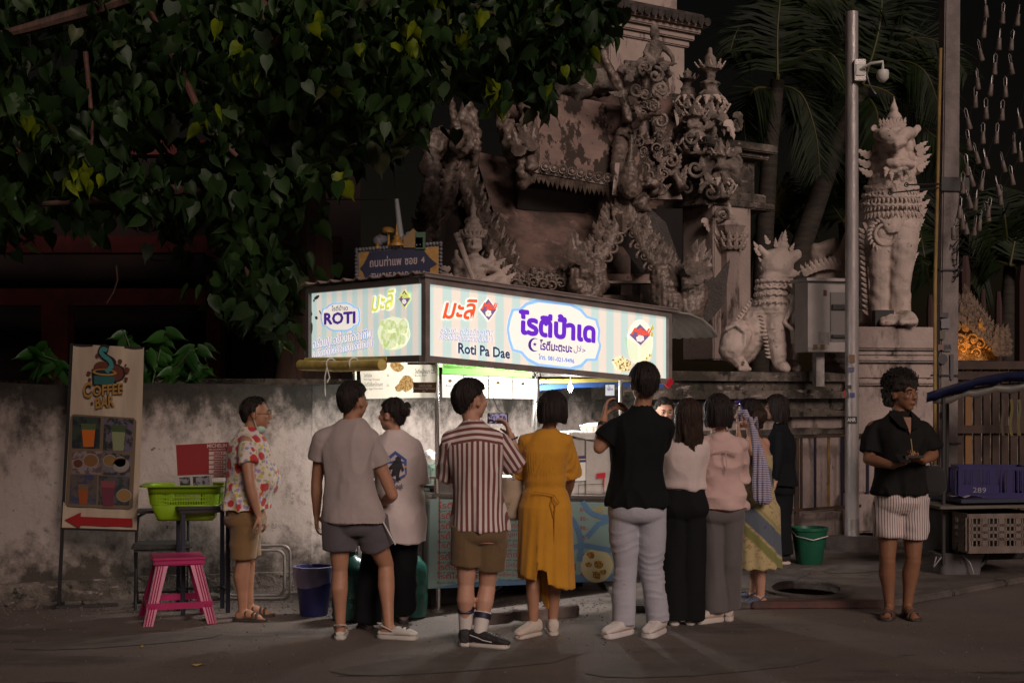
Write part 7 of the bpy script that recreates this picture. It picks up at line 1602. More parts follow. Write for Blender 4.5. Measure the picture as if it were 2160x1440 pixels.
# upper white tower and its cornices
yr = Matrix.Rotation(R(35), 3, 'Z')
tc = T(1300, 300, 19.0); 
def ybox(nm, c, d, mat, bev=.015): mb = MB(); mb.box(c, d, yr); return mb.build(nm, mat, TG, bevel=bev)
cz = lambda py, Y=18.2: EYE-(py-820)*Y/FP-TO.z
zz = [(620, 215, 1.62), (215, 170, 1.5)]
ybox('tower_base', (tc.x, tc.y, (cz(640)+cz(215))/2), (1.55, 1.6, cz(215)-cz(640)), white_t); ybox('tower_upper', (tc.x, tc.y, (cz(215)+cz(62))/2), (1.28, 1.3, cz(62)-cz(215)), white_t)
for a, b, w in ((215, 200, 1.8), (200, 185, 1.6), (76, 62, 1.38), (62, 48, 1.48), (48, 36, 1.60), (36, 26, 1.72)): ybox('cornice', (tc.x, tc.y, (cz(a)+cz(b))/2), (w, w, cz(b)-cz(a)), white_t if a < 100 else temple_mould)
ybox('upper_block', (tc.x, tc.y, (cz(8)+cz(-160))/2), (1.15, 1.15, cz(-160)-cz(8)), white_t); slt = M('old_roof_tile', (.07, .055, .05), .8, (.035, .028, .025), 8)
tile = MB(); tile.tube([(0, 0, 0), (0, -.20, -.09), (0, -.26, -.10)], [.05, .055, .055], 8); tme = tile.mesh('roof_tile'); tme.materials.append(slt)
for fi in range(2):
    for i in range(15):
        o = link('roof_tile', tme, None, TG); u_ = -.80+i*.1145; ang = R(35)-(math.pi/2 if fi else 0); rr = Matrix.Rotation(ang, 3, 'Z'); c = Vector((tc.x, tc.y, cz(9))) + rr @ Vector((u_, -.66, 0)); o.matrix_local = Matrix.Translation(c) @ rr.to_4x4()
ybox('roof_slope', (tc.x, tc.y, cz(14)), (1.66, 1.66, .10), slt)
# lower white body at right with pilaster, ledges, spires
ybox('right_body', (T(1512, 600, 17.3).x, T(1512, 600, 17.3).y, (cz(425, 17.2)+cz(760, 17.2))/2), (.62, .55, cz(425, 17.2)-cz(760, 17.2)), white_t)
c0 = T(1540, 600, 17.0); mb = MB(); mb.lathe([(.13, 0), (.12, .25), (.115, 1.3), (.13, 1.34), (.12, 1.37), (.14, 1.42), (.13, 1.45), (.15, 1.52), (.20, 1.60), (.15, 1.66)], (c0.x, c0.y, cz(760, 17)), 8, a0=.3); mb.build('pilaster', white_t, TG, sharp=30)
for k, (py, n_) in enumerate(((520, 7), (505, 6))):
    for i in range(n_):
        a = -2.6+i*.45; o = link('capital_leaf', FLW, None, TG); o.matrix_local = frame(Vector((c0.x+.15*math.cos(a), c0.y+.15*math.sin(a), cz(py+8, 17))), (math.cos(a)*.5, math.sin(a)*.5, 1), (math.cos(a), math.sin(a), .1), .15)
for a, b, w in ((440, 425, 1.15), (425, 405, 1.0), (405, 330, .8), (330, 318, 1.05), (318, 300, 1.2)):
    q = T(1495, 400, 17.6); ybox('stepped_ledge', (q.x, q.y, (cz(a, 17.2)+cz(b, 17.2))/2), (w, w, cz(b, 17.2)-cz(a, 17.2)), temple_mould)
def finial(px, py0, py1, Y, w, mat=statue_dk):
    q = T(px, py0, Y); h = (py0-py1)*Y/FP; mb = MB()
    prof = [(.9, 0), (1, .05), (.8, .08), (.85, .16), (.6, .20), (.9, .27), (.95, .36), (.55, .42), (.6, .47), (.85, .50), (.35, .55), (.42, .66), (.9, .70), (.5, .74), (.36, .80), (.42, .85), (.18, .90), (.12, .96), (.02, 1)]
    mb.lathe([(w*a, h*b) for a, b in prof], q, 14); sculpt(mb, 'finial', mat, TG, .018, 1, lambda co, no: .02*vnoise(co*18, 5))
    for z, r_, s_ in ((.05, 1.0, .22), (.34, .95, .2), (.70, .9, .13)):
        for i in range(8):
            a = i*math.pi/4+z; o = link('finial_leaf', FLW, None, TG); o.matrix_local = frame(q+Vector((w*r_*.85*math.cos(a), w*r_*.85*math.sin(a), h*z)), (math.cos(a)*.6, math.sin(a)*.6, .9 if z != .34 else -.8), (math.cos(a), math.sin(a), 0), h*s_)
finial(1498, 255, 100, 17.2, .16); finial(1450, 235, 140, 17.5, .13); finial(1465, 330, 210, 17.0, .16); finial(1520, 420, 290, 16.9, .13)
for i in range(34):
    px = rdg.uniform(1425, 1556); py = rdg.uniform(235, 470); 
    if px < 1470 and py > 400: continue
    o = link('stucco_leaf', (FLW if i % 4 == 0 else FLD) if i % 3 else SCD, None, TG); o.matrix_local = frame(T(px, py, rdg.uniform(16.75, 17.1)), (rdg.uniform(-.7, .7), 0, rdg.choice((1, 1, -1))), (rdg.uniform(-.5, .3), -1, .2), rdg.uniform(.13, .30))
def lump(nm, pts, mat, vox=.025, amp=.04, fr=9, sd=1, sm=1):
    mb = MB(); [mb.ball(T(x, y, Y), (rx*Y/FP, ry*Y/FP*1.0, rz*Y/FP), 12, 9) for x, y, Y, rx, ry, rz in pts]
    return sculpt(mb, nm, mat, TG, vox, sm, lambda co, no: amp*vnoise(co*fr, sd)+amp*.5*vnoise(co*fr*2.3, sd+1))
lump('stucco_mass', [(1505, 345, 17.1, 38, 30, 45), (1540, 360, 17.0, 20, 20, 45), (1480, 285, 17.2, 35, 30, 35), (1540, 320, 17.1, 25, 20, 14), (1450, 300, 17.3, 30, 25, 60), (1535, 480, 16.95, 16, 16, 25)], statue_dk, .025, .05, 10)
# mass behind the gables
slab('back_mass', [T(1065, 190, 17.6), T(1085, 640, 17.4), T(1450, 640, 17.4), T(1440, 330, 17.6), T(1400, 120, 17.8), T(1300, 150, 17.8)], .5, darkp, nrm=(0, -1, 0))
lump('overgrown_ledge', [(1210, 190, 17.3, 60, 30, 22), (1270, 175, 17.3, 40, 30, 30), (1160, 200, 17.3, 40, 30, 14)], temple_mould, .03, .06, 8)
# main roof slopes
UR = [T(1082, 178, 17.2), T(1122, 352, 15.9), T(1310, 385, 16.1), T(1350, 232, 17.3)]
slab('upper_roof', UR, .07, roofp); LR_ = [T(1000, 318, 16.9), T(1085, 585, 15.2), T(1240, 600, 15.5), T(1345, 400, 16.9)]
slab('lower_roof', LR_, .08, darkp)
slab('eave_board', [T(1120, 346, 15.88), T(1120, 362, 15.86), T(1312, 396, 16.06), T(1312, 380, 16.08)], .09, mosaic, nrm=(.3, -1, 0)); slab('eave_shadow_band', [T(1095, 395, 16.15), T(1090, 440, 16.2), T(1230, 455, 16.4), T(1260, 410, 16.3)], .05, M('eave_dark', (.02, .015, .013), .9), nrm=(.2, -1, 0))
for i in range(19):
    t = i/18; q = T(1127+175*t, 366+30*t, 15.84+.2*t); o = link('eave_pendant', PEN, None, TG); o.matrix_local = frame(q, ZM, (.3, -1, .1), .105*rdg.uniform(.8, 1.25), .060)
for i in range(9):
    t = i/8; q = T(1150+150*t, 352+27*t, 15.84+.2*t); mb = MB(); mb.ball((0, 0, 0), (.035, .03, .035), 8, 6); torus(mb, (0, -.02, 0), .045, .010, 10, 5); o = mb.build('rosette', mosaic, TG); o.location = q
# ridge edge and left descending naga of the upper roof
barge(TG, T(1080, 172, 17.0), T(1122, 360, 15.7), .14, (-.5, -1, .15), .14, 6, .18, 3, .07, out=-1)
barge(TG, T(1345, 225, 16.9), T(1305, 395, 15.9), .16, (.1, -1, .1), .14, 0, .2, 0, out=1)
lump('naga_neck', [(1060, 250, 16.6, 16, 20, 42), (1070, 285, 16.3, 17, 24, 38), (1082, 320, 16.0, 18, 20, 34), (1104, 365, 15.8, 18, 18, 30), (1052, 215, 16.8, 12, 14, 34)], mosaic, .025, .045, 12)
for px, py, a_ in ((1120, 290, .2), (1110, 275, .0), (1100, 300, -.2)): o = link('naga_crest', FLM, None, TG); o.matrix_local = frame(T(px, py+30, 15.7), (a_, 0, 1), (-.2, -1, 0), .34)
def gable(name, ap, fl_, fr_, N, w, nf, fs, ns, ss, inner=None, mat=mosaic):
    barge(TG, ap, fl_, w, N, .20, nf, fs, ns, ss, out=-1, mat=mat); barge(TG, ap, fr_, w, N, .20, nf, fs, ns, ss, out=1, mat=mat)
gN = Vector((-.35, -1, .05))
# left gable
A1, A2, A3 = T(962, 285, 15.9), T(905, 505, 15.3), T(1082, 600, 15.2)
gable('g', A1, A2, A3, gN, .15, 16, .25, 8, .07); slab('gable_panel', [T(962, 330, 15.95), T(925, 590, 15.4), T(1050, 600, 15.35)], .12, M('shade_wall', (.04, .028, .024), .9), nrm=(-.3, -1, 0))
lump('gable_post', [(905, 520, 15.25, 12, 12, 60), (900, 440, 15.3, 14, 14, 60), (912, 370, 15.4, 16, 14, 60), (922, 300, 15.6, 22, 16, 35), (908, 290, 15.6, 20, 12, 14)], mosaic, .03, .07, 10)
def chofa(pts, rs, mat=mosaic): mb = MB(); capsule(mb, pts, rs, 12); return sculpt(mb, 'gable_horn', mat, TG, .014, 1, lambda co, no: .010*vnoise(co*30, 2))
chofa([T(945, 192, 15.4), T(951, 210, 15.4), T(956, 240, 15.45), T(962, 270, 15.5), T(968, 298, 15.5), T(960, 305, 15.4)], [.035, .030, .045, .07, .10, .07]); lump('horn_base', [(985, 250, 15.7, 18, 16, 36), (1000, 300, 15.7, 16, 14, 50), (975, 300, 15.6, 25, 16, 30)], mosaic, .022, .05, 12)
# front (right) gable
B1, B2, B3 = T(1318, 425, 15.4), T(1232, 590, 15.0), T(1432, 620, 15.0)
gable('g', B1, B2, B3, Vector((-.1, -1, .05)), .15, 16, .23, 8, .085)
chofa([T(1331, 285, 15.2), T(1331, 310, 15.2), T(1329, 345, 15.2), T(1326, 375, 15.2), T(1330, 395, 15.15)], [.018, .030, .06, .10, .125]); slab('apex_slab', [T(1340, 300, 15.6), T(1285, 420, 15.5), T(1390, 420, 15.5)], .10, roofp, nrm=(-.1, -1, 0))
mb = MB(); mb.bar(T(1302, 345, 15.3), T(1296, 412, 15.25), .05, .05); mb.build('pale_strut', white_t, TG); lump('apex_ornament', [(1365, 385, 15.4, 22, 16, 16), (1350, 430, 15.3, 26, 16, 20), (1385, 400, 15.5, 14, 12, 16)], mosaic, .022, .05, 13)
o = link('apex_pendant', PEN, None, TG); o.matrix_local = frame(T(1313, 450, 15.15), ZM, (-.1, -1, 0), .20, .14)
def naga(pts, rs, crest, cs, dirx): 
    mb = MB(); capsule(mb, [T(*p_) for p_ in pts], rs, 14)
    def sc(co, no): return .016*np.abs(np.sin(co[:, 2]*70+3*vnoise(co*8, 1)))*np.abs(np.sin(co[:, 0]*62))+.010*vnoise(co*25, 2)
    sculpt(mb, 'naga_body', mosaic, TG, .016, 1, sc)
    for i, (px, py) in enumerate(crest): o = link('naga_crest', FLM, None, TG); o.matrix_local = frame(T(px, py, pts[-1][2]-.04), (dirx*.25*(1+.3*i), 0, 1), (-.1, -1, 0), cs*(1-.08*i))
naga([(1255, 560, 15.0), (1262, 600, 14.95), (1240, 630, 14.9), (1220, 600, 14.85), (1222, 570, 14.8), (1232, 575, 14.75)], [.09, .12, .14, .12, .09, .06], [(1216, 555), (1224, 545), (1232, 560), (1242, 575)], .36, -.3)
naga([(1395, 575, 15.0), (1400, 620, 14.95), (1420, 655, 14.9), (1452, 655, 14.85), (1468, 615, 14.85), (1465, 590, 14.8), (1450, 598, 14.75)], [.10, .15, .20, .19, .14, .10, .07], [(1462, 585), (1474, 578), (1484, 590), (1466, 600)], .40, .9)
slab('dark_fan', [T(1478, 690, 15.3), T(1470, 590, 15.3), T(1484, 545, 15.3), T(1492, 575, 15.3), T(1503, 552, 15.3), T(1506, 590, 15.3), T(1540, 548, 15.3), T(1528, 640, 15.3), T(1502, 672, 15.3)], .07, M('dark_bronze_stone', (.04, .03, .026), .6, (.06, .045, .038), 9, bump=.6), nrm=(0, -1, 0))
slab('dark_fan', [T(1350, 480, 15.9), T(1372, 440, 15.9), T(1405, 470, 15.9), T(1430, 540, 15.9), T(1450, 600, 15.9), T(1400, 560, 15.9)], .1, M('dark_bronze_stone'), nrm=(0, -1, 0))
# recess with steps under the front gable
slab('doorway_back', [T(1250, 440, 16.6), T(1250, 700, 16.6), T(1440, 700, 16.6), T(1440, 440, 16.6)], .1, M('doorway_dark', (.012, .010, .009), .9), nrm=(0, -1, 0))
for (x0, x1, y0, y1, Y, m_) in ((1265, 1370, 578, 600, 15.9, roofp), (1310, 1365, 600, 622, 15.7, roofp), (1250, 1350, 622, 680, 15.7, darkp), (1350, 1375, 600, 690, 15.6, roofp), (1270, 1330, 520, 578, 16.2, darkp), (1240, 1400, 592, 597, 15.65, white_t)):
    a, b = T(x0, y0, Y), T(x1, y1, Y); mb = MB(); mb.box(((a.x+b.x)/2, a.y+.2, (a.z+b.z)/2), (b.x-a.x, .4, a.z-b.z)); mb.build('step_block', m_, TG)
mb = MB(); mb.bar(T(1300, 480, 15.9), T(1365, 570, 15.8), .10, .12); mb.build('inner_beam', M('dark_timber', (.02, .016, .014), .8), TG)
# upper rear gable with horn and seated figure
C1, C2, C3 = T(1362, 150, 16.8), T(1318, 400, 16.3), T(1440, 400, 16.4)
gable('g', C1, C2, C3, Vector((-.1, -1, .1)), .12, 10, .17, 6, .05); slab('gable_panel', [T(1362, 170, 16.85), T(1325, 420, 16.5), T(1440, 420, 16.5)], .12, mosaic, nrm=(-.1, -1, 0))
for i in range(60):
    px = rdg.uniform(1335, 1432); py = rdg.uniform(190, 415)
    if abs(px-1370) > (py-150)*.30: continue
    o = link('relief_leaf', FLM if i % 2 else SCR, None, TG); o.matrix_local = frame(T(px, py, 16.32), (rdg.uniform(-1, 1), 0, rdg.uniform(.2, 1)), (-.1, -1, .1), rdg.uniform(.09, .2))
chofa([T(1284, 62, 16.3), T(1274, 78, 16.3), T(1270, 105, 16.3), T(1280, 135, 16.3), T(1296, 165, 16.35), T(1312, 195, 16.4), T(1325, 250, 16.4)], [.012, .032, .045, .05, .06, .06, .05]); chofa([T(1340, 265, 16.2), T(1352, 250, 16.1), T(1372, 243, 16.0), T(1394, 241, 15.9)], [.05, .035, .030, .022])
lump('stucco_cluster', [(1335, 150, 16.6, 30, 20, 26), (1370, 140, 16.7, 28, 20, 24), (1325, 180, 16.5, 18, 14, 22), (1395, 150, 16.8, 20, 16, 20)], statue_dk, .02, .05, 14)
for i in range(16): o = link('stucco_leaf', FLD if i % 2 else SCD, None, TG); o.matrix_local = frame(T(rdg.uniform(1308, 1400), rdg.uniform(130, 210), 16.25), (rdg.uniform(-1, 1), 0, rdg.uniform(-.3, 1)), (0, -1, .2), rdg.uniform(.12, .22))
mb = MB(); fY = 16.5; f = lambda x, y, dy=0: T(x, y, fY+dy)
mb.ball(f(1381, 72), (.062, .062, .08), 12, 9); capsule(mb, [f(1381, 84), f(1382, 96)], [.035, .04]); capsule(mb, [f(1383, 98), f(1380, 125)], [.085, .07]); capsule(mb, [f(1370, 96), f(1361, 112), f(1368, 126, -.08)], [.04, .032, .028]); capsule(mb, [f(1394, 98), f(1408, 108, -.05), f(1418, 120, -.1), f(1420, 132, -.1)], [.04, .034, .028, .024]); capsule(mb, [f(1375, 130), f(1366, 140, -.15), f(1368, 152, -.1)], [.06, .05, .04]); capsule(mb, [f(1388, 130), f(1402, 138, -.15), f(1408, 152, -.1)], [.06, .05, .04]); mb.ball(f(1380, 60), (.05, .05, .05), 8, 6)
sculpt(mb, 'rooftop_figure', statue_dk, TG, .013, 1)
# ornament bands above the stall roof
for row, (y0, s_) in enumerate(((575, .12), (590, .14), (600, .13))):
    for i in range(14): o = link('band_leaf', FLM if (i+row) % 2 else SCR, None, TG); o.matrix_local = frame(T(1088+i*9.5, y0+4*math.sin(i), 15.0-.04*row), (0, 0, 1 if row else -1), (0, -1, .1), s_)
slab('lower_band', [T(1080, 572, 15.15), T(1080, 700, 15.1), T(1250, 700, 15.1), T(1250, 590, 15.15)], .2, mosaic, nrm=(0, -1, 0))
# ------------------------------------------------------------ guardian figure
gt = thing('guardian_statue', 'pale stone seated guardian figure with tall pointed crown holding a diagonal staff', 'statue', P(1005, 640, 14.6)); go_ = Vector(gt.location)
def Q(px, py, dy=0, Y=14.6, o0=go_): return P(px, py, Y+dy)-o0
mb = MB(); s_ = 14.6/FP
mb.lathe([(.11, 0), (.10, .03), (.12, .06), (.085, .09), (.095, .12), (.06, .15), (.065, .17), (.035, .20), (.028, .30), (.012, .40), (.004, .44)], Q(998, 500), 14)
mb.ball(Q(999, 515, -.03), (.088, .085, .095), 14, 10); capsule(mb, [Q(999, 535), Q(999, 548)], [.05, .06]); capsule(mb, [Q(999, 560), Q(1000, 585), Q(1002, 605)], [.13, .125, .11]); mb.ball(Q(1000, 556), (.17, .09, .06), 12, 8)
for x, sg in ((965, -1), (1034, 1)):
    mb.ball(Q(x+4*-sg, 560), (.07, .07, .06), 10, 8); mb.lathe([(.05, 0), (.04, .05), (.015, .14)], Q(x+sg*3, 556), 8)
capsule(mb, [Q(968, 565), Q(966, 590, -.04), Q(985, 598, -.16)], [.06, .052, .045]); capsule(mb, [Q(1032, 563), Q(1058, 585, -.05), Q(1010, 598, -.18)], [.065, .075, .045])
capsule(mb, [Q(985, 610), Q(960, 640, -.15)], [.10, .09]); capsule(mb, [Q(1020, 605), Q(1060, 600, -.12), Q(1066, 640, -.15)], [.10, .095, .08]); mb.box(Q(1005, 660), (.8, .5, .2))
mb.ball(Q(999, 512, -.12), (.02, .03, .03), 8, 6); mb.ball(Q(999, 522, -.11), (.045, .02, .015), 8, 6); [mb.ball(Q(999+x, 508, -.1), (.02, .015, .012), 8, 6) for x in (-8, 8)]
sculpt(mb, 'figure', statue, gt, .012, 1, lambda co, no: .008*np.abs(vnoise(co*26, 2))+.006*np.sin(co[:, 2]*60)*(co[:, 2] > .25))
mb = MB(); mb.tube([Q(962, 492, -.2), Q(1002, 598, -.25)], [.035, .022], 8); mb.build('staff', statue, gt)
for i in range(18):
    a = i*.35; o = link('crown_leaf', FLW, None, gt); r_ = .11; o.matrix_local = frame(Q(998, 503)+Vector((r_*math.cos(a), r_*math.sin(a), 0)), (math.cos(a)*.4, math.sin(a)*.4, 1), (math.cos(a), math.sin(a), 0), .09)
for px, py, sg in ((950, 570, -1), (955, 585, -1), (1045, 562, 1), (1060, 575, 1), (1068, 592, 1), (948, 590, -1)): o = link('costume_leaf', FLW, None, gt); o.matrix_local = frame(Q(px, py, -.05), (sg, 0, .6), (0, -1, .2), .14)
# ------------------------------------------------------------ stone lions
def ring_ridge(mb, c, rx, ry, r_, n=30, a0=0, a1=6.283, tz=0, jag=.02):
    pts = []
    for i in range(n+1): a = a0+(a1-a0)*i/n; pts.append(Vector(c)+Vector((rx*math.cos(a), ry*math.sin(a), tz*math.sin(a)-(jag if i % 2 else 0))))
    mb.tube(pts, r_, 6)
lt = thing('large_lion_statue', 'large white stone guardian lion sitting upright with open mouth on a high pedestal', 'lion statue', P(1880, 690, 15.7)); lo = Vector(lt.location)
def q(px, py, dy=0): return P(px, py, 15.7+dy)-lo
u = 15.7/FP
mb = MB()
for x0, x1, dy in ((1856, 1857, -.05), (1903, 1897, -.12)):
    capsule(mb, [q(x0+2, 470, dy+.12), q(x0, 520, dy), q(x1, 600, dy), q(x1, 662, dy)], [.19, .16, .125, .12], 18)
    capsule(mb, [q(x1, 672, dy), q(x1+20, 676, dy-.28)], [.11, .10], 14)
    for k in range(4): capsule(mb, [q(x1+12+k*9-8, 672, dy-.30), q(x1+14+k*9-8, 680, dy-.42)], [.045, .04], 8)
capsule(mb, [q(1880, 500, .15), q(1880, 460, .10), q(1879, 420, .08)], [.24, .29, .27], 18)
capsule(mb, [q(1879, 420, .05), q(1882, 380, .04), q(1885, 345, .06)], [.27, .245, .225], 18)
capsule(mb, [q(1850, 480, .5), q(1815, 560, .75), q(1800, 640, .8)], [.28, .34, .36], 16); capsule(mb, [q(1858, 455, .28), q(1842, 560, .38), q(1836, 655, .42)], [.28, .27, .27], 16); capsule(mb, [q(1830, 620, .5), q(1830, 672, .3)], [.2, .13], 12)
# head: jaw, beard, open mouth, snout curls
mb.ball(q(1887, 316, .12), (.24, .20, .25), 18, 12); mb.ball(q(1889, 350, -.10), (.20, .20, .06), 16, 9); mb.ball(q(1889, 362, -.20), (.13, .10, .055), 12, 8); capsule(mb, [q(1862, 350, -.12), q(1876, 343, -.26), q(1889, 346, -.30), q(1903, 343, -.26), q(1917, 350, -.12)], [.045, .04, .042, .04, .045], 10); mb.ball(q(1887, 330, -.13), (.06, .10, .05), 10, 7)
capsule(mb, [q(1853, 282, -.10), q(1866, 284, -.22), q(1878, 296, -.32), q(1887, 303, -.36), q(1897, 296, -.32), q(1908, 283, -.22), q(1921, 280, -.10)], [.06, .075, .08, .085, .08, .075, .06], 12); capsule(mb, [q(1887, 284, -.10), q(1887, 296, -.28)], [.10, .08], 12)
for sg, X in ((-1, 1868), (1, 1912)):
    mb.ball(q(X+sg*4, 312, -.06), (.055, .08, .09), 12, 8); mb.ball(q(X+sg*6, 334, -.06), (.05, .09, .08), 10, 7); capsule(mb, [q(X, 290, -.05), q(X+sg*14, 280, -.03), q(X+sg*26, 272, 0)], [.06, .05, .035], 8); torus(mb, q(X+sg*24, 271, -.03), .032, .016, 12, 6); mb.ball(q(X+sg*20, 345, .02), (.08, .08, .13), 10, 8)
for sd_ in (-1, 1): [mb.tube([q(1889+sd_*6*k, 283+4*k, -.20+.02*k), q(1889+sd_*(10+5*k), 296-k, -.28+.02*k), q(1889+sd_*(18+4*k), 288-k*2, -.18)], .018, 6) for k in range(3)]
mb.lathe([(.12, 0), (.10, .06), (.11, .09), (.075, .14), (.085, .17), (.045, .24), (.05, .27), (.015, .36), (.004, .42)], q(1886, 282, .0), 12)
def lion_d(co, no): return .010*vnoise(co*16, 2)+.008*np.abs(np.sin(co[:, 2]*42+3*vnoise(co*5, 1)+6*np.abs(co[:, 0])))*((co[:, 2] > 1.05) & (co[:, 2] < 2.05))
LB = sculpt(mb, 'lion_body', statue, lt, .014, 1, lion_d)
mb = MB()
for k, (py, w, dd) in enumerate(((394, .285, .02), (411, .31, .0), (429, .325, .02))): ring_ridge(mb, q(1880, py, .08), w, w*.98, .022, 56, tz=.05, jag=.022)
for k in range(5): mb.tube([q(1843+k*4, 452+k*7, -.10), q(1862+k*3, 466+k*6, -.22), q(1884, 462+k*7, -.24), q(1896+k*2, 448+k*6, -.22)], .014, 6)
mb.tube([q(1892, 375, -.20), q(1900, 400, -.20), q(1912, 425, -.18), q(1908, 455, -.22), q(1892, 490, -.24)], .022, 6)
sculpt(mb, 'mane_rings', statue, lt, .013, 1)
for row, (py, w) in enumerate(((372, .255), (387, .28), (402, .295), (416, .31), (430, .32), (446, .32))):
    n = 20
    for i in range(n):
        a = -math.pi+.15+(math.pi-.3)*i/(n-1); o = link('mane_tuft', FLW, None, lt); o.matrix_local = frame(q(1880, py+6, .08)+Vector((w*math.cos(a), w*math.sin(a)*.98, .0)), (math.cos(a)*.25, math.sin(a)*.25, -1), (math.cos(a), math.sin(a), .1), .075)
mb = MB(); torus(mb, q(1868, 495, -.20), .115, .018, 20, 7); mb.ball(q(1868, 495, -.15), (.10, .05, .10), 14, 8); mb.build('shoulder_roundel', statue, lt)
for i in range(18):
    a = .9+i*.26; o = link('roundel_leaf', FLW, None, lt); o.matrix_local = frame(q(1868, 495, -.19)+Vector((.15*math.cos(a), 0, .15*math.sin(a))), (math.cos(a)-.6*math.sin(a), 0, math.sin(a)+.6*math.cos(a)), (0, -1, 0), .065)
for i in range(16): o = link('leg_flame', FLW, None, lt); o.matrix_local = frame(q(1826+i*.6, 490+i*11.5, -.02), (-.8, 0, .6), (0, -1, 0), .10)
mb = MB(); mb.tube([q(1822, 470, 0), q(1832, 492, -.05), q(1833, 560, -.06), q(1836, 620, -.05), q(1842, 668, -.05)], .022, 6); mb.build('leg_ridge', statue, lt)
for px, py, ax, s_ in [(1935, 330, .8, .15), (1937, 345, .9, .15), (1936, 360, .8, .14), (1932, 318, .8, .14), (1934, 425, .6, .14), (1938, 445, .6, .15), (1936, 465, .5, .14), (1932, 485, .5, .13), (1838, 330, -.8, .16), (1836, 350, -.8, .16), (1840, 370, -.7, .15), (1928, 520, .5, .1), (1924, 550, .5, .1), (1870, 352, -.3, .10), (1908, 352, .3, .10), (1880, 362, -.1, .09), (1898, 362, .1, .09), (1889, 380, 0, .10)]:
    o = link('fur_tuft', FLW, None, lt); o.matrix_local = frame(q(px, py, -.05 if abs(px-1889) > 30 else -.30), (ax, 0, .5 if abs(px-1889) > 30 else -1), (0, -1, 0), s_*1.2)
for i in range(8): a = -1.2+i*.34; o = link('crown_leaf', FLW, None, lt); o.matrix_local = frame(q(1886+a*16, 276, -.06-.08*math.cos(a)), (a*.25, 0, 1), (a*.3, -1, 0), .15)
mb = MB(); tx_ = [q(1800, 640, 1.2), q(1760, 600, 1.0), q(1722, 560, .9), q(1728, 528, .85), q(1760, 518, .8), q(1772, 540, .75), q(1752, 552, .7)]; capsule(mb, tx_, [.2, .19, .14, .11, .09, .07, .05], 12); mb.ball(q(1745, 600, .8), (.30, .24, .22), 14, 10); sculpt(mb, 'tail', statue, lt, .02, 1, lambda co, no: .02*vnoise(co*12, 4))
for i in range(11): o = link('tail_tuft', FLW, None, lt); o.matrix_local = frame(q(1704+i*9, 582-14*math.sin(i*.3), .55), (-.5+.05*i, 0, 1), (0, -1, 0), .16)
mb = MB(); mb.box(q(1862, 674, -.32), (.20, .16, .20)); mb.build('floodlight_box', dark, lt)
# pedestal
pt_ = thing('lion_pedestal', 'tall moulded stained plaster pedestal carrying the large stone lion', 'pedestal', (P(1875, 1100, 15.3).x, 15.75, PV), 10)
for nm, y0, y1, w in (('cap_slab', 690, 738, 1.10), ('cap_moulding', 738, 752, 1.02), ('moulding', 752, 764, 1.10), ('upper_panel', 764, 800, .98), ('moulding', 800, 812, 1.06), ('shaft', 812, 1040, .96), ('plinth', 1040, 1120, 1.12)):
    z0, z1 = EYE-(y1-820)*15.3/FP-PV, EYE-(y0-820)*15.3/FP-PV; mb = MB(); mb.box((0, 0, (z0+z1)/2), (w*1.04, w, z1-z0)); mb.build(nm, temple_pl, pt_, bevel=.02)
# small lion
st_ = thing('small_lion_statue', 'smaller stone lion turned to the right with a child figure clinging to its chest', 'lion statue', P(1610, 782, 15.0)); so2 = Vector(st_.location)
def r2(px, py, dy=0): return P(px, py, 15.0+dy)-so2
mb = MB()
capsule(mb, [r2(1640, 655, -.05), r2(1636, 700, -.08), r2(1642, 755, -.10)], [.13, .105, .09], 14); capsule(mb, [r2(1662, 660, .08), r2(1667, 720, .06), r2(1668, 765, .04)], [.10, .09, .08], 14)
for x, dy in ((1645, -.12), (1668, .02)): capsule(mb, [r2(x, 770, dy), r2(x+10, 776, dy-.1)], [.075, .06], 10)
capsule(mb, [r2(1632, 645, 0), r2(1628, 615, 0), r2(1632, 590, 0)], [.18, .165, .155], 16); capsule(mb, [r2(1620, 650, .05), r2(1585, 700, .10), r2(1560, 735, .12)], [.17, .20, .20], 16)
capsule(mb, [r2(1556, 705, -.10), r2(1545, 735, -.14)], [.155, .15], 16); mb.tube([r2(1530, 695, -.22), r2(1552, 684, -.27), r2(1572, 700, -.27), r2(1570, 730, -.26), r2(1556, 752, -.24)], .022, 6); capsule(mb, [r2(1545, 750, -.15), r2(1570, 776, -.22)], [.09, .06], 10); [mb.ball(r2(1560+k*7, 778, -.28), (.028, .04, .03), 8, 6) for k in range(4)]
mb.ball(r2(1638, 558, 0), (.185, .16, .175), 16, 12); capsule(mb, [r2(1650, 548, -.02), r2(1668, 545, -.02), r2(1680, 538, -.02)], [.09, .08, .06], 12); capsule(mb, [r2(1640, 578, -.03), r2(1660, 580, -.03), r2(1676, 576, -.03)], [.065, .05, .04], 12); mb.ball(r2(1646, 562, -.12), (.045, .03, .045), 10, 8); capsule(mb, [r2(1668, 585, -.02), r2(1664, 600, 0), r2(1658, 622, 0)], [.035, .035, .05], 8)
capsule(mb, [r2(1625, 545, -.05), r2(1608, 530, -.05), r2(1602, 520, -.05)], [.06, .04, .025], 8); mb.lathe([(.10, 0), (.07, .07), (.08, .10), (.03, .20), (.005, .26)], r2(1650, 540, 0), 10)
sculpt(mb, 'lion_body', statue, st_, .012, 1, lambda co, no: .008*vnoise(co*20, 2)+.007*np.abs(np.sin(co[:, 2]*55))*((co[:, 2] > .6) & (co[:, 2] < 1.0)))
mb = MB(); [ring_ridge(mb, r2(1630, py, 0), w, w, .020, 30, jag=.018) for py, w in ((592, .172), (606, .182), (620, .19), (636, .195))]; sculpt(mb, 'mane_rings', statue, st_, .012, 1)
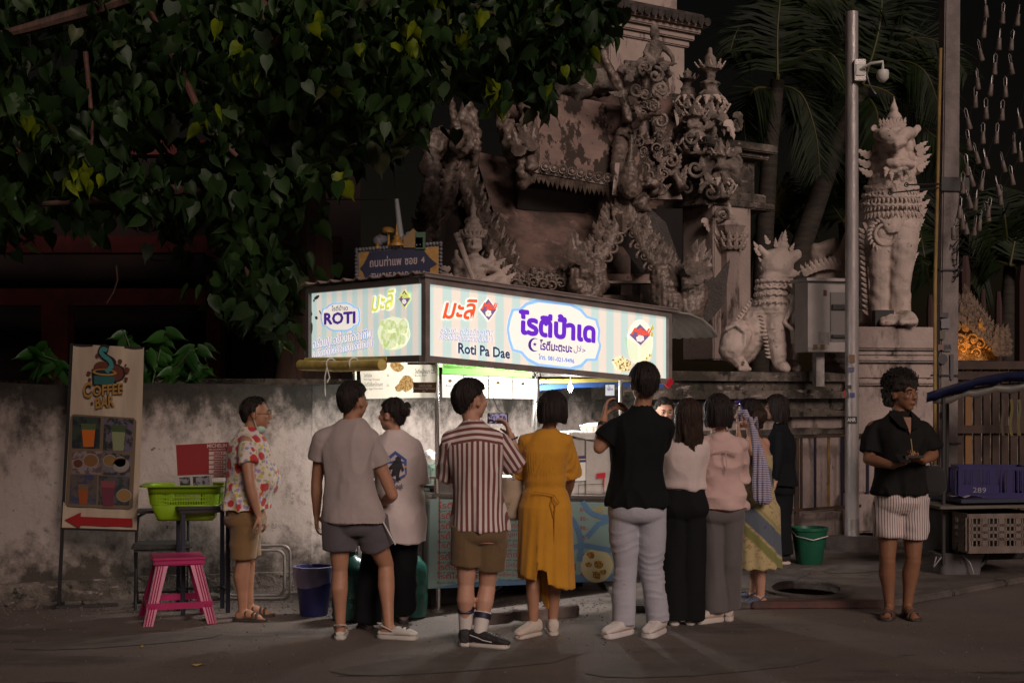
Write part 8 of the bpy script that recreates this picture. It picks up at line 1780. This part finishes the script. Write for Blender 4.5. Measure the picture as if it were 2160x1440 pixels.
for row, (py, w) in enumerate(((600, .18), (616, .19), (634, .20))):
    for i in range(11): a = -math.pi+.1+(math.pi-.2)*i/10; o = link('mane_tuft', FLW, None, st_); o.matrix_local = frame(r2(1630, py, 0)+Vector((w*math.cos(a), w*math.sin(a), 0)), (math.cos(a)*.3, math.sin(a)*.3, -1), (math.cos(a), math.sin(a), 0), .055)
for px, py, ax, s_ in [(1600, 515, -.5, .13), (1622, 505, -.3, .15), (1638, 512, .0, .14), (1655, 500, .2, .17), (1668, 520, .6, .13), (1680, 535, .9, .12), (1612, 545, -.8, .12), (1615, 562, -.9, .10), (1682, 570, .9, .08), (1606, 528, -.8, .15)]: o = link('crown_flame', FLW, None, st_); o.matrix_local = frame(r2(px, py+10, -.05), (ax, 0, 1), (0, -1, 0), s_*.75)
for i in range(14): o = link('back_flame', FLW, None, st_); o.matrix_local = frame(r2(1598-i*4.5, 640+i*6, .02), (-.7, 0, .7), (0, -1, 0), .10)
for i in range(12): o = link('leg_flame', FLW, None, st_); o.matrix_local = frame(r2(1612+i*1.3, 665+i*8, -.12), (-.8, 0, .2), (0, -1, 0), .06)
mb = MB(); mb.ball(r2(1671, 628, -.12), (.055, .05, .06), 12, 9); capsule(mb, [r2(1670, 645, -.10), r2(1674, 672, -.08)], [.06, .055]); capsule(mb, [r2(1668, 650, -.14), r2(1654, 680, -.18), r2(1672, 695, -.2)], [.03, .027, .024]); capsule(mb, [r2(1674, 680, -.10), r2(1676, 720, -.06)], [.05, .04]); mb.ball(r2(1680, 664, -.12), (.025, .03, .03), 8, 6); sculpt(mb, 'clinging_child', statue, st_, .011, 1)
# golden pediment and timber gate behind the cart
gd2 = 16.8; pg = thing('golden_pediment', 'gilded flame edged pediment lit from below above the brown timber gate', 'gate pediment', P(2040, 760, gd2)); o0 = Vector(pg.location)
def g2(px, py, dy=0): return P(px, py, gd2+dy)-o0
gm = M('gilded_carving', (.40, .20, .05), .38, (.22, .10, .025), 20, metal=.45, bump=.7, bscale=40, bdist=.02); gs = M('gilded_edge', (.17, .115, .085), .45, (.08, .055, .04), 18, metal=.3, bump=.8, bscale=45, bdist=.02)
slab('pediment_panel', [g2(2005, 760), g2(2005, 690), g2(2025, 682), g2(2060, 682), g2(2095, 725), g2(2105, 760)], .08, gm, pg, (0, -1, 0))
FLG = FLM.copy(); FLG.materials.clear(); FLG.materials.append(gs); SCG = SCR.copy(); SCG.materials.clear(); SCG.materials.append(gm); FLG2 = FLM.copy(); FLG2.materials.clear(); FLG2.materials.append(gm)
def lerp2(a, b, t): return (a[0]+(b[0]-a[0])*t, a[1]+(b[1]-a[1])*t)
for k in range(4):
    for i in range(15):
        t = i/14; a = lerp2((2038, 632+k*17), (2118, 752), t) if i % 2 or 1 else 0; o = link('edge_flame', FLG, None, pg); o.matrix_local = frame(g2(a[0]-k*4, a[1]-6, -.05-.02*k), (.5*t, 0, 1), (0, -1, 0), .17-.02*k)
    for i in range(6):
        t = i/5; a = lerp2((2038, 632+k*17), (1985, 720), t); o = link('edge_flame', FLG, None, pg); o.matrix_local = frame(g2(a[0]+k*3, a[1]-6, -.05-.02*k), (-.5*t, 0, 1), (0, -1, 0), .17-.02*k)
for i in range(9): o = link('corner_flame', FLG, None, pg); o.matrix_local = frame(g2(2104+(i % 3)*10, 752-(i//3)*12, -.1), (.15, 0, 1), (0, -1, 0), .26)
for px, py, s_ in ((2025, 718, .17), (2052, 716, .15), (2066, 725, .17), (2030, 735, .13), (2060, 745, .13), (2012, 715, .12), (2088, 735, .1), (2018, 692, .10), (2050, 690, .10)): o = link('gilt_scroll', SCG, None, pg); o.matrix_local = frame(g2(px, py, -.1), (0, 0, 1), (0, -1, 0), s_)
for px, py in ((2040, 735), (2038, 700), (2072, 700), (2010, 750)): o = link('gilt_leaf', FLG2, None, pg); o.matrix_local = frame(g2(px, py, -.1), (0, 0, 1), (0, -1, 0), .18)
mb = MB(); mb.lathe([(.07, 0), (.05, .06), (.055, .09), (.02, .16), (.004, .24)], g2(2039, 642), 10); mb.build('pinnacle', gs, pg)
mb = MB(); mb.box(g2(2048, 765, -.30), (.30, .05, .04)); mb.build('lamp_housing', dark, pg); mb = MB(); mb.add([tuple(g2(2020, 761, -.32)), tuple(g2(2076, 761, -.32)), tuple(g2(2076, 761, -.27)), tuple(g2(2020, 761, -.27))], [(0, 1, 2, 3)]); flat(mb, 'lamp_strip', M('warm_lamp', (1, .5, .14), emit=4), pg)
l_ = lamp('pediment_lamp', 'AREA', g2(2046, 757, -.30), 1.7, pg, col=(1, .56, .22)); l_.data.shape = 'RECTANGLE'; l_.data.size = .35; l_.data.size_y = .04; l_.rotation_euler = (R(168), 0, 0)
tg = thing('timber_gate', 'tall brown timber slatted gate with faded ribbons behind the vendor cart', 'gate', (P(2090, 1000, 16.2).x, 16.2, 0)); o0 = Vector(tg.location)
for i in range(13):
    px = 2004+i*19; mb = MB(); a, b = P(px, 762, 16.2)-o0, P(px, 1120, 16.2)-o0; mb.bar(a, b, .075, .05, (0, 1, 0)); mb.build('slat', M('gate_brown', (.055, .026, .018), .7, (.035, .017, .012), 6) if i not in (2,) else M('gate_orange', (.20, .085, .018), .6), tg, 'orange slat' if i == 2 else None)
for py in (770, 792, 905): mb = MB(); mb.bar(P(1995, py, 16.15)-o0, P(2260, py, 16.15)-o0, .05, .09); mb.build('cross_rail', M('gate_brown'), tg)
for px, c in ((2115, (120, 95, 60)), (2133, (165, 150, 25)), (2150, (150, 140, 60))):
    mb = MB(); vs = [tuple(P(px+dx+2*math.sin(j), 842+j*11, 15.9)-o0) for j in range(8) for dx in (-3, 3)]; mb.add(vs, [(2*j, 2*j+1, 2*j+3, 2*j+2) for j in range(7)]); mb.build('ribbon', ink('ribbon_%d' % px, c, .25), tg)
for px, y0, w in ((2035, 540, 12), (2073, 610, 7), (2106, 615, 8), (1962, 622, 8), (2160, 560, 20)):
    o0 = P(px, 780, 19); mb = MB(); mb.lathe([(w*19/FP, -1), (w*19/FP, (780-y0)*19/FP-.2), (w*19/FP*.6, (780-y0)*19/FP)], n=8); o = mb.build('fence_post', M('dark_red_post', (.045, .018, .016), .8), None); o.location = o0
    tag(o, {2035: 'tall dark red post rising right above the pediment pinnacle', 2073: 'dark red post just right of the pediment pinnacle', 2106: 'dark red post above the right slope of the pediment', 1962: 'dark red post between the large lion and the concrete pole', 2160: 'thick dark red post at the right edge of the view'}[px], 'post', 'dark red posts behind the pediment')
# ------------------------------------------------------------ hanging bell strings
bell = MB(); bell.lathe([(.008, .105), (.018, .10), (.021, .05), (.027, 0), (.022, -.012), (.008, -.016)], n=10); bme = bell.mesh('bell'); bme.materials.append(M('clay_bell', (.17, .13, .115), .6, (.09, .068, .058), 12))
loop = MB(); loop.tube([(-.014, 0, .10), (-.016, 0, .17), (.0, 0, .19), (.016, 0, .17), (.014, 0, .10)], .004, 5); lme = loop.mesh('wire_loop'); lme.materials.append(galv)
strs = [[(980, 25), (963, 145), (953, 285), (930, 460), (913, 570), (880, 700), (880, 830), (868, 980), (838, 1090), (818, 1240), (785, 1370)], [(1078, 60), (1055, 220), (1030, 370), (1003, 500), (980, 640), (960, 790), (932, 910), (900, 1050), (885, 1180), (840, 1310)], [(1168, 75), (1130, 225), (1138, 370), (1097, 510), (1075, 650), (1040, 790), (987, 945), (948, 1075), (912, 1195), (862, 1340)], [(1188, 700), (1150, 850), (1092, 965), (1062, 1110), (990, 1240), (935, 1320)], [(1188, 905), (1143, 1045), (1068, 1165), (995, 1265), (905, 1350)]]
wl_ = ['leftmost string of small clay bells hanging beside the concrete pole', 'second string of small clay bells from the concrete pole', 'third string of small clay bells from the concrete pole', 'short string of clay bells entering from the right edge, upper one', 'short string of clay bells entering from the right edge, lower one']
for k, st in enumerate(strs):
    Y = 13.0+.25*k; W_ = [P(1740+x/2.88, y/2.88, Y) for x, y in st]; W_ = [W_[0]+Vector((.15, 0, .9))]+W_+[P(2015, 478, 13.2)]
    t = thing('bell_string', wl_[k], 'bell string', W_[1], 0, 'strings of hanging bells'); o0 = Vector(t.location); mb = MB(); mb.tube([w-o0 for w in W_], .003, 4); mb.build('wire', dark, t)
    for i, w in enumerate(W_[1:-1]):
        rot = Matrix.Rotation(rdg.uniform(-.25, .15), 4, 'Y') @ Matrix.Rotation(rdg.uniform(0, 3), 4, 'Z')
        o = link('bell', bme, None, t); o.matrix_local = Matrix.Translation(w-o0-Vector((0, 0, .12))) @ rot; o2 = link('wire_loop', lme, None, o)
# ------------------------------------------------------------ trees
def leaf_mesh(fold=.18, nm='leaf', mat=None, narrow=1.0):
    L = [(0, .0), (.30, .10), (.46, -.12), (.44, -.36), (.26, -.66), (.06, -.86), (0, -1.12)]
    vs = [(0, 0, 0), (0, -.02, -.45), (0, 0, -1.14)]; R_ = [(x*narrow, fold*abs(x)-.10*(z < -.7)*0, z) for x, z in L[1:-1]]; vs += R_; vs += [(-x, y, z) for x, y, z in R_]
    n = len(R_); fs = [(0, 1, 3), (3, 1, 4), (4, 1, 5), (5, 1, 6), (6, 1, 7), (7, 1, 2)]; fs += [(0, 3+n, 1), (3+n, 4+n, 1), (4+n, 5+n, 1), (5+n, 6+n, 1), (6+n, 7+n, 1), (7+n, 2, 1)]
    me = bpy.data.meshes.new(nm); me.from_pydata(vs, [], fs); me.update(); me.materials.append(mat); finish(me, 0); return me
leafm = M('fig_leaf', (.022, .050, .010), .5, (.008, .022, .006), 1.6, .38, .62, transl=.15, spec=.25); leafy = M('young_leaf', (.16, .20, .006), .5, (.07, .11, .006), 8, transl=.3, spec=.2); leafd = M('dusty_leaf', (.06, .062, .03), .5, (.03, .045, .015), 20, transl=.1, spec=.2)
LM = [leaf_mesh(.18, 'leaf', leafm), leaf_mesh(.45, 'leaf', leafm, .85), leaf_mesh(-.15, 'leaf', leafm, .95)]; LY_ = leaf_mesh(.2, 'young_leaf', leafy); LD = leaf_mesh(.25, 'dusty_leaf', leafd)
TR = thing('fig_tree', 'large spreading fig tree with heart shaped leaves overhanging the wall and the gate', 'tree', (-1.9, 14.2, 0)); tro = Vector(TR.location)
bark = M('fig_bark', (.075, .035, .024), .85, (.035, .02, .015), 12, stretch=(1, 1, .2), bump=.6, bscale=30)
mb = MB(); capsule(mb, [P(640, 1000, 14.2)-tro, P(650, 700, 14.2)-tro, P(620, 400, 14.1)-tro, P(560, 150, 13.9)-tro, P(500, -150, 13.8)-tro], [.42, .33, .29, .25, .2], 14); sculpt(mb, 'trunk', bark, TR, .05, 1, lambda co, no: .05*vnoise(co*np.array([6, 6, 1.5]), 2))
limbs = [[(560, 150, 13.9), (440, 60, 12.6), (345, 10, 11.8), (300, -60, 11.5)], [(370, 40, 11.9), (345, 75, 11.7), (400, 190, 11.4), (430, 260, 11.3), (500, 330, 11.3)], [(300, -20, 11.6), (320, 30, 11.5), (345, 75, 11.6)], [(180, 110, 11.2), (190, 210, 11.2), (195, 290, 11.1), (188, 330, 11.1)], [(620, 400, 14.1), (500, 420, 12.5), (380, 400, 11.5)], [(560, 100, 13.8), (760, 20, 13.0), (960, 10, 12.6), (1150, 60, 12.3)], [(960, 10, 12.6), (1010, 90, 12.3), (1100, 130, 12.2)], [(560, 200, 13.9), (640, 260, 12.6), (700, 340, 12.0)], [(350, -30, 11.6), (200, 20, 11.3), (60, 60, 11.2), (-60, 90, 11.2)], [(620, 400, 14.1), (560, 480, 12.2), (520, 560, 11.6), (540, 640, 11.4)], [(245, 560, 11.6), (248, 590, 11.6), (240, 615, 11.6), (225, 640, 11.6)], [(380, 400, 11.5), (250, 420, 11.3), (90, 430, 11.2)]]
for k, L in enumerate(limbs):
    mb = MB(); r0 = [.12, .045, .03, .022, .08, .10, .04, .06, .07, .05, .010, .05][k]; n = len(L); mb.tube([P(*p_)-tro for p_ in L], [r0*(1-.6*i/(n-1)) for i in range(n)], 8); mb.build('branch', M('red_bark', (.10, .04, .026), .8, (.06, .026, .018), 12) if k in (1, 2, 3, 10) else bark, TR)
mb = MB(); mb.tube([P(345, 55, 11.6)-tro, P(365, 25, 11.5)-tro, P(395, 3, 11.4)-tro, P(430, -12, 11.4)-tro], .008, 5); mb.build('bare_twig', M('pale_twig', (.12, .09, .08), .8), TR)
rl = random.Random(99)
bx_ = [-80, 0, 100, 200, 300, 380, 430, 500, 560, 620, 650, 700, 760, 820, 870, 930, 960, 1040, 1100, 1160, 1210, 1250, 1262]; by_ = [560, 500, 490, 440, 500, 560, 610, 690, 700, 560, 400, 380, 330, 330, 260, 215, 190, 170, 200, 215, 150, 110, 20]
MAIN = []; inst = []
def clump(px, py, Y, n, r_, young=0, front=0):
    c = P(px, py, Y)
    for i in range(n):
        a = rl.uniform(0, 6.28); q = abs(rl.gauss(0, .55)); d_ = Vector((math.cos(a)*q*r_, rl.gauss(0, .5)*r_, -rl.random()*r_*1.1+r_*.4)); pos = c+d_
        s = rl.uniform(.125, .19)*(.85 if young else 1); yaw = rl.gauss(0, 1.1); tilt_ = rl.gauss(.42, .5); roll = rl.gauss(0, .5)
        m = Matrix.Translation(pos-tro) @ Matrix.Rotation(yaw, 4, 'Z') @ Matrix.Rotation(tilt_, 4, 'X') @ Matrix.Rotation(roll, 4, 'Y') @ Matrix.Diagonal((s*rl.uniform(.68, 1.02), s*rl.uniform(.5, 2), s, 1))
        kind = LY_ if young and rl.random() < young else (LD if rl.random() < .035 else LM[rl.randrange(3)])
        inst.append((pos.y-front, m, kind))
for i in range(600):
    px = rl.uniform(-60, 1258); lim = np.interp(px, bx_, by_)+25*math.sin(px*.045)+12*math.sin(px*.11)
    py = rl.uniform(-60, 1)*1 if rl.random() < .08 else rl.uniform(-40, lim-28)
    if 300 < px < 420 and 60 < py < 330 and rl.random() < .62: continue      # dark gap under the big limb
    if 560 < px < 640 and 60 < py < 130 and rl.random() < .6: continue
    if px > 700 and py > 200 and rl.random() < .3: continue
    if 130 < px < 420 and py > 470 and rl.random() < .7: continue
    Y = rl.uniform(10.9, 13.6) if px < 900 else rl.uniform(11.8, 13.4); clump(px, py, Y, rl.randint(9, 17), .30)
for px, py, yg in ((510, 115, .5), (545, 130, .5), (430, 230, .3), (75, 240, .35), (160, 350, .8), (700, 355, .35), (590, 685, .2), (920, 22, .5), (985, 45, .35), (870, 60, .5), (1215, 75, .4), (1180, 40, .2), (1050, 195, .4), (640, 70, .3), (680, 50, .3), (480, 40, .1), (1150, 180, .05), (1215, 120, .1), (760, 90, .1), (250, 60, 0), (120, 260, 0), (560, 600, 0), (520, 520, 0), (830, 230, .05), (720, 160, .05)):
    clump(px, py, 10.9 if px < 900 else 11.8, 16, .22, yg, front=3)
inst.sort(key=lambda x: x[0])
for _, m, me in inst[:300]: o = link(me.name.split('.')[0], me, None, TR); o.matrix_local = m
rest = inst[300:]
def bake(lst, name, mat, par):
    V, F_2 = [], []; k = 0
    cache = {}
    for _, m, me in lst:
        if me.name not in cache: cache[me.name] = (np.array([tuple(v.co)+(1,) for v in me.vertices]), [tuple(p_.vertices) for p_ in me.polygons])
        v, f = cache[me.name]; w = v @ np.array(m).T; V.append(w[:, :3]); F_2 += [tuple(i+k for i in p_) for p_ in f]; k += len(v)
    if not V: return
    me = bpy.data.meshes.new(name); me.from_pydata(np.concatenate(V).tolist(), [], F_2); me.update(); finish(me, 0); o = link(name, me, mat, par); o['kind'] = 'stuff'; return o
bake([x for x in rest if x[2] in LM], 'foliage', leafm, TR); bake([x for x in rest if x[2] is LY_], 'young_foliage', leafy, TR); bake([x for x in rest if x[2] is LD], 'dusty_foliage', leafd, TR)
# added out-of-view tree, put near the camera to shade the left half
SX = thing('added_shade_tree', 'added unseen tree near the camera, spreading overhead to shade the left half', 'tree', (-4.6, 3.2, 0)); so3 = Vector(SX.location)
mb = MB(); capsule(mb, [Vector((0, 0, 0)), Vector((.1, 0, 2)), Vector((.5, .4, 4)), Vector((1.4, .9, 5.2))], [.22, .18, .14, .08], 12); sculpt(mb, 'trunk', bark, SX, .04, 1)
for k in range(5): mb = MB(); mb.tube([Vector((.5, .4, 4)), Vector((1.2+.35*k, .2+.4*k, 4.9)), Vector((1.6+.6*k, -.9+.75*k, 5.5))], [.07, .045, .02], 7); mb.build('branch', bark, SX)
sl_ = []
for i in range(1500):
    a = rl.uniform(0, 6.283); r_ = math.sqrt(rl.random()); p_ = Vector((-2.6+2.9*r_*math.cos(a), 4.1+1.9*r_*math.sin(a), 5.4+rl.gauss(0, .35)-.35*r_)); s = rl.uniform(.15, .24)
    sl_.append((0, Matrix.Translation(p_-so3) @ Matrix.Rotation(rl.uniform(0, 6.28), 4, 'Z') @ Matrix.Rotation(rl.gauss(.6, .5), 4, 'X') @ Matrix.Diagonal((s, s, s, 1)), LM[i % 3]))
bake(sl_, 'foliage', leafm, SX)
# leafy shrub over the wall
sh_ = thing('leafy_shrub', 'leafy green shrub leaning over the wall top beside the coffee banner', 'shrub', P(330, 830, 11.4)); o0 = Vector(sh_.location); shm = M('shrub_leaf', (.025, .10, .012), .45, (.016, .065, .01), 5, transl=.2); SL = leaf_mesh(.3, 'leaf', shm, .62)
for st in ([(300, 810), (270, 720), (262, 700)], [(320, 815), (340, 730), (350, 700)], [(340, 815), (400, 740), (430, 730)], [(300, 815), (300, 760), (310, 740)], [(350, 815), (390, 780), (440, 775)], [(70, 800), (90, 750), (100, 730)], [(150, 800), (120, 760), (60, 740)]):
    W_ = [P(x, y, 11.35+rl.uniform(-.15, .15))-o0 for x, y in st]; mb = MB(); mb.tube(W_, .008, 5); mb.build('stem', M('green_stem', (.03, .05, .015), .7), sh_)
    for i in range(16):
        t = .3+.7*i/15; p_ = W_[0].lerp(W_[1], t/.8) if t < .8 else W_[1].lerp(W_[2], (t-.8)/.2); s = rl.uniform(.12, .19); o = link('leaf', SL, None, sh_)
        o.matrix_local = Matrix.Translation(p_) @ Matrix.Rotation(rl.uniform(-.6, .6), 4, 'Z') @ Matrix.Rotation(rl.uniform(.1, .9), 4, 'X') @ Matrix.Rotation(rl.choice((-1, 1))*rl.uniform(.3, 1.3), 4, 'Y') @ Matrix.Diagonal((s, s, s, 1))
# red timber pavilion in the dark behind the wall
rp = thing('red_pavilion', 'dark red timber pavilion half hidden in shadow behind the wall and fig leaves', 'pavilion', (P(300, 820, 15.6).x, 15.6, 0)); o0 = Vector(rp.location); rm = M('dark_red_timber', (.13, .012, .012), .7, (.07, .008, .009), 4)
for x0, x1, y0, y1, nm in ((-200, 720, 500, 535, 'beam'), (-200, 720, 610, 645, 'beam'), (440, 470, 535, 1050, 'post'), (95, 150, 645, 1050, 'post'), (640, 665, 420, 1050, 'post'), (-150, 440, 300, 330, 'beam')):
    a, b = P(x0, y0, 15.6)-o0, P(x1, y1, 15.6)-o0; mb = MB(); mb.box(((a.x+b.x)/2, 0, (a.z+b.z)/2), (b.x-a.x, .25, a.z-b.z)); mb.build(nm, rm, rp)
a, b = P(-300, 300, 16.3)-o0, P(760, 1100, 16.3)-o0; mb = MB(); mb.box(((a.x+b.x)/2, .7, (a.z+b.z)/2), (b.x-a.x, .1, a.z-b.z)); mb.build('back_wall', M('pavilion_wall', (.008, .005, .005), .9, (.018, .006, .006), 1.5), rp)
# palms behind the lions
pm = M('palm_leaf', (.013, .024, .005), .6, (.006, .011, .003), 3, transl=.2, spec=.2); pmy = M('palm_leaf_dry', (.055, .045, .010), .6, (.05, .05, .01), 4); pb = M('palm_bark', (.040, .028, .020), .85, (.018, .014, .011), 7, stretch=(.6, .6, 3), bump=.5, bscale=20)
def frond(par, pts, L=.55, mat=pm, droop=.5):
    W_ = [Vector(p_) for p_ in pts]; 
    C_ = []
    for i in range(len(W_)-1):
        for k in range(6):
            t = k/6; a, b, c, d = W_[max(i-1, 0)], W_[i], W_[i+1], W_[min(i+2, len(W_)-1)]; C_.append(.5*((2*b)+(c-a)*t+(2*a-5*b+4*c-d)*t*t+(3*b-a-3*c+d)*t**3))
    C_.append(W_[-1]); mb = MB(); n = len(C_); mb.tube(C_, [.022*(1-.8*i/n) for i in range(n)], 5); mb.build('frond_rib', pmy, par)
    V, Fx = [], []
    N2 = 64
    for i in range(N2):
        t = .12+.88*i/N2; x = t*(n-1); j = min(int(x), n-2); p_ = C_[j].lerp(C_[j+1], x-j); d_ = (C_[j+1]-C_[j]).normalized(); s0 = d_.cross(Vector((0, -1, .3))).normalized(); ll = L*math.sin(math.pi*min(1, .15+t*.85))**.6*rl.uniform(.85, 1.1)
        for sg in (-1, 1):
            dd = (s0*sg*.8+d_*.6+Vector((0, rl.uniform(-.35, .2), -droop*rl.uniform(.6, 1.3)))).normalized(); e = p_+dd*ll; mid = p_+dd*ll*.5+Vector((0, 0, .03)); w = d_*.016; k = len(V); V += [p_-w, p_+w, mid+w*1.2, mid-w*1.2, e-Vector((0, 0, ll*.12))]; Fx += [(k, k+1, k+2, k+3), (k+3, k+2, k+4)]
    me = bpy.data.meshes.new('leaflets'); me.from_pydata([tuple(v) for v in V], [], Fx); me.update(); o = link('leaflets', me, mat, par); o['kind'] = 'stuff'
def palm(label, trunk, Y, fr, r0=.12, L=.6, dry=0):
    t = thing('palm_tree', label, 'palm tree', P(*trunk[0], Y), 0, 'palms behind the stone lions'); o0 = Vector(t.location); mb = MB(); n = len(trunk)
    mb.tube([P(*p_, Y)-o0 for p_ in trunk], [r0*(1.1-.35*i/(n-1)) for i in range(n)], 12); mb.build('trunk', pb, t)
    for k, f_ in enumerate(fr): frond(t, [P(x, y, Y+rl.uniform(-.5, .3))-o0 for x, y in f_], L, pmy if dry and k % 4 == 3 else pm)
palm('palm with the pale upper trunk rising between the gate and the small lion', [(1600, 800), (1612, 500), (1625, 300), (1640, 170)], 19.5, [[(1640, 170), (1660, 60), (1720, 0), (1800, 10)], [(1640, 170), (1600, 80), (1560, 60), (1540, 110)], [(1640, 180), (1700, 110), (1760, 120), (1790, 200)], [(1640, 170), (1640, 60), (1650, -40)], [(1640, 190), (1590, 190), (1570, 260), (1580, 340)], [(1640, 180), (1690, 200), (1720, 280), (1730, 370)], [(1640, 160), (1700, 30), (1760, -40)]], .13, .75)
palm('leaning palm whose trunk slants right behind the electrical cabinet', [(1640, 800), (1690, 520), (1745, 360), (1790, 250), (1820, 180)], 20, [[(1820, 180), (1850, 80), (1860, 0), (1850, -60)], [(1820, 180), (1880, 130), (1950, 150), (1985, 240)], [(1820, 180), (1880, 200), (1960, 280), (2030, 330), (2045, 400)], [(1820, 180), (1780, 110), (1740, 90)], [(1820, 190), (1850, 240), (1850, 330)], [(1820, 190), (1780, 230), (1750, 310), (1740, 380)], [(1820, 175), (1760, 150), (1700, 190), (1680, 260)], [(1820, 180), (1900, 90), (1980, 90), (2040, 160)]], .15, .8)
palm('slim dark palm behind the small stone lion with a low tuft of dry fronds', [(1560, 800), (1590, 620), (1600, 500), (1655, 480)], 21, [[(1655, 480), (1630, 440), (1600, 450)], [(1655, 480), (1650, 420), (1655, 370)], [(1655, 480), (1690, 440), (1710, 470)], [(1655, 480), (1640, 420), (1620, 400)], [(1655, 485), (1700, 480), (1715, 510)], [(1655, 485), (1620, 480), (1610, 520)]], .09, .35, 1)
palm('far palm in the dark behind the bell strings at the right edge', [(2120, 800), (2125, 650), (2130, 560)], 22, [[(2130, 560), (2100, 490), (2050, 480)], [(2130, 560), (2150, 480), (2190, 460)], [(2130, 560), (2080, 550), (2050, 600)], [(2130, 560), (2120, 460), (2110, 400)], [(2130, 560), (2170, 560), (2200, 620)]], .12, .7)
palm('dark palm between the round pole and the large lion', [(1800, 800), (1790, 600), (1780, 470)], 22.5, [[(1780, 470), (1740, 420), (1700, 430)], [(1780, 470), (1760, 400), (1750, 330)], [(1780, 470), (1820, 420), (1860, 440)], [(1780, 470), (1790, 400), (1800, 350)], [(1780, 475), (1830, 480), (1960, 560)], [(1960, 560), (1985, 480), (2010, 440)], [(1960, 600), (1950, 540), (1940, 480)]], .12, .7)
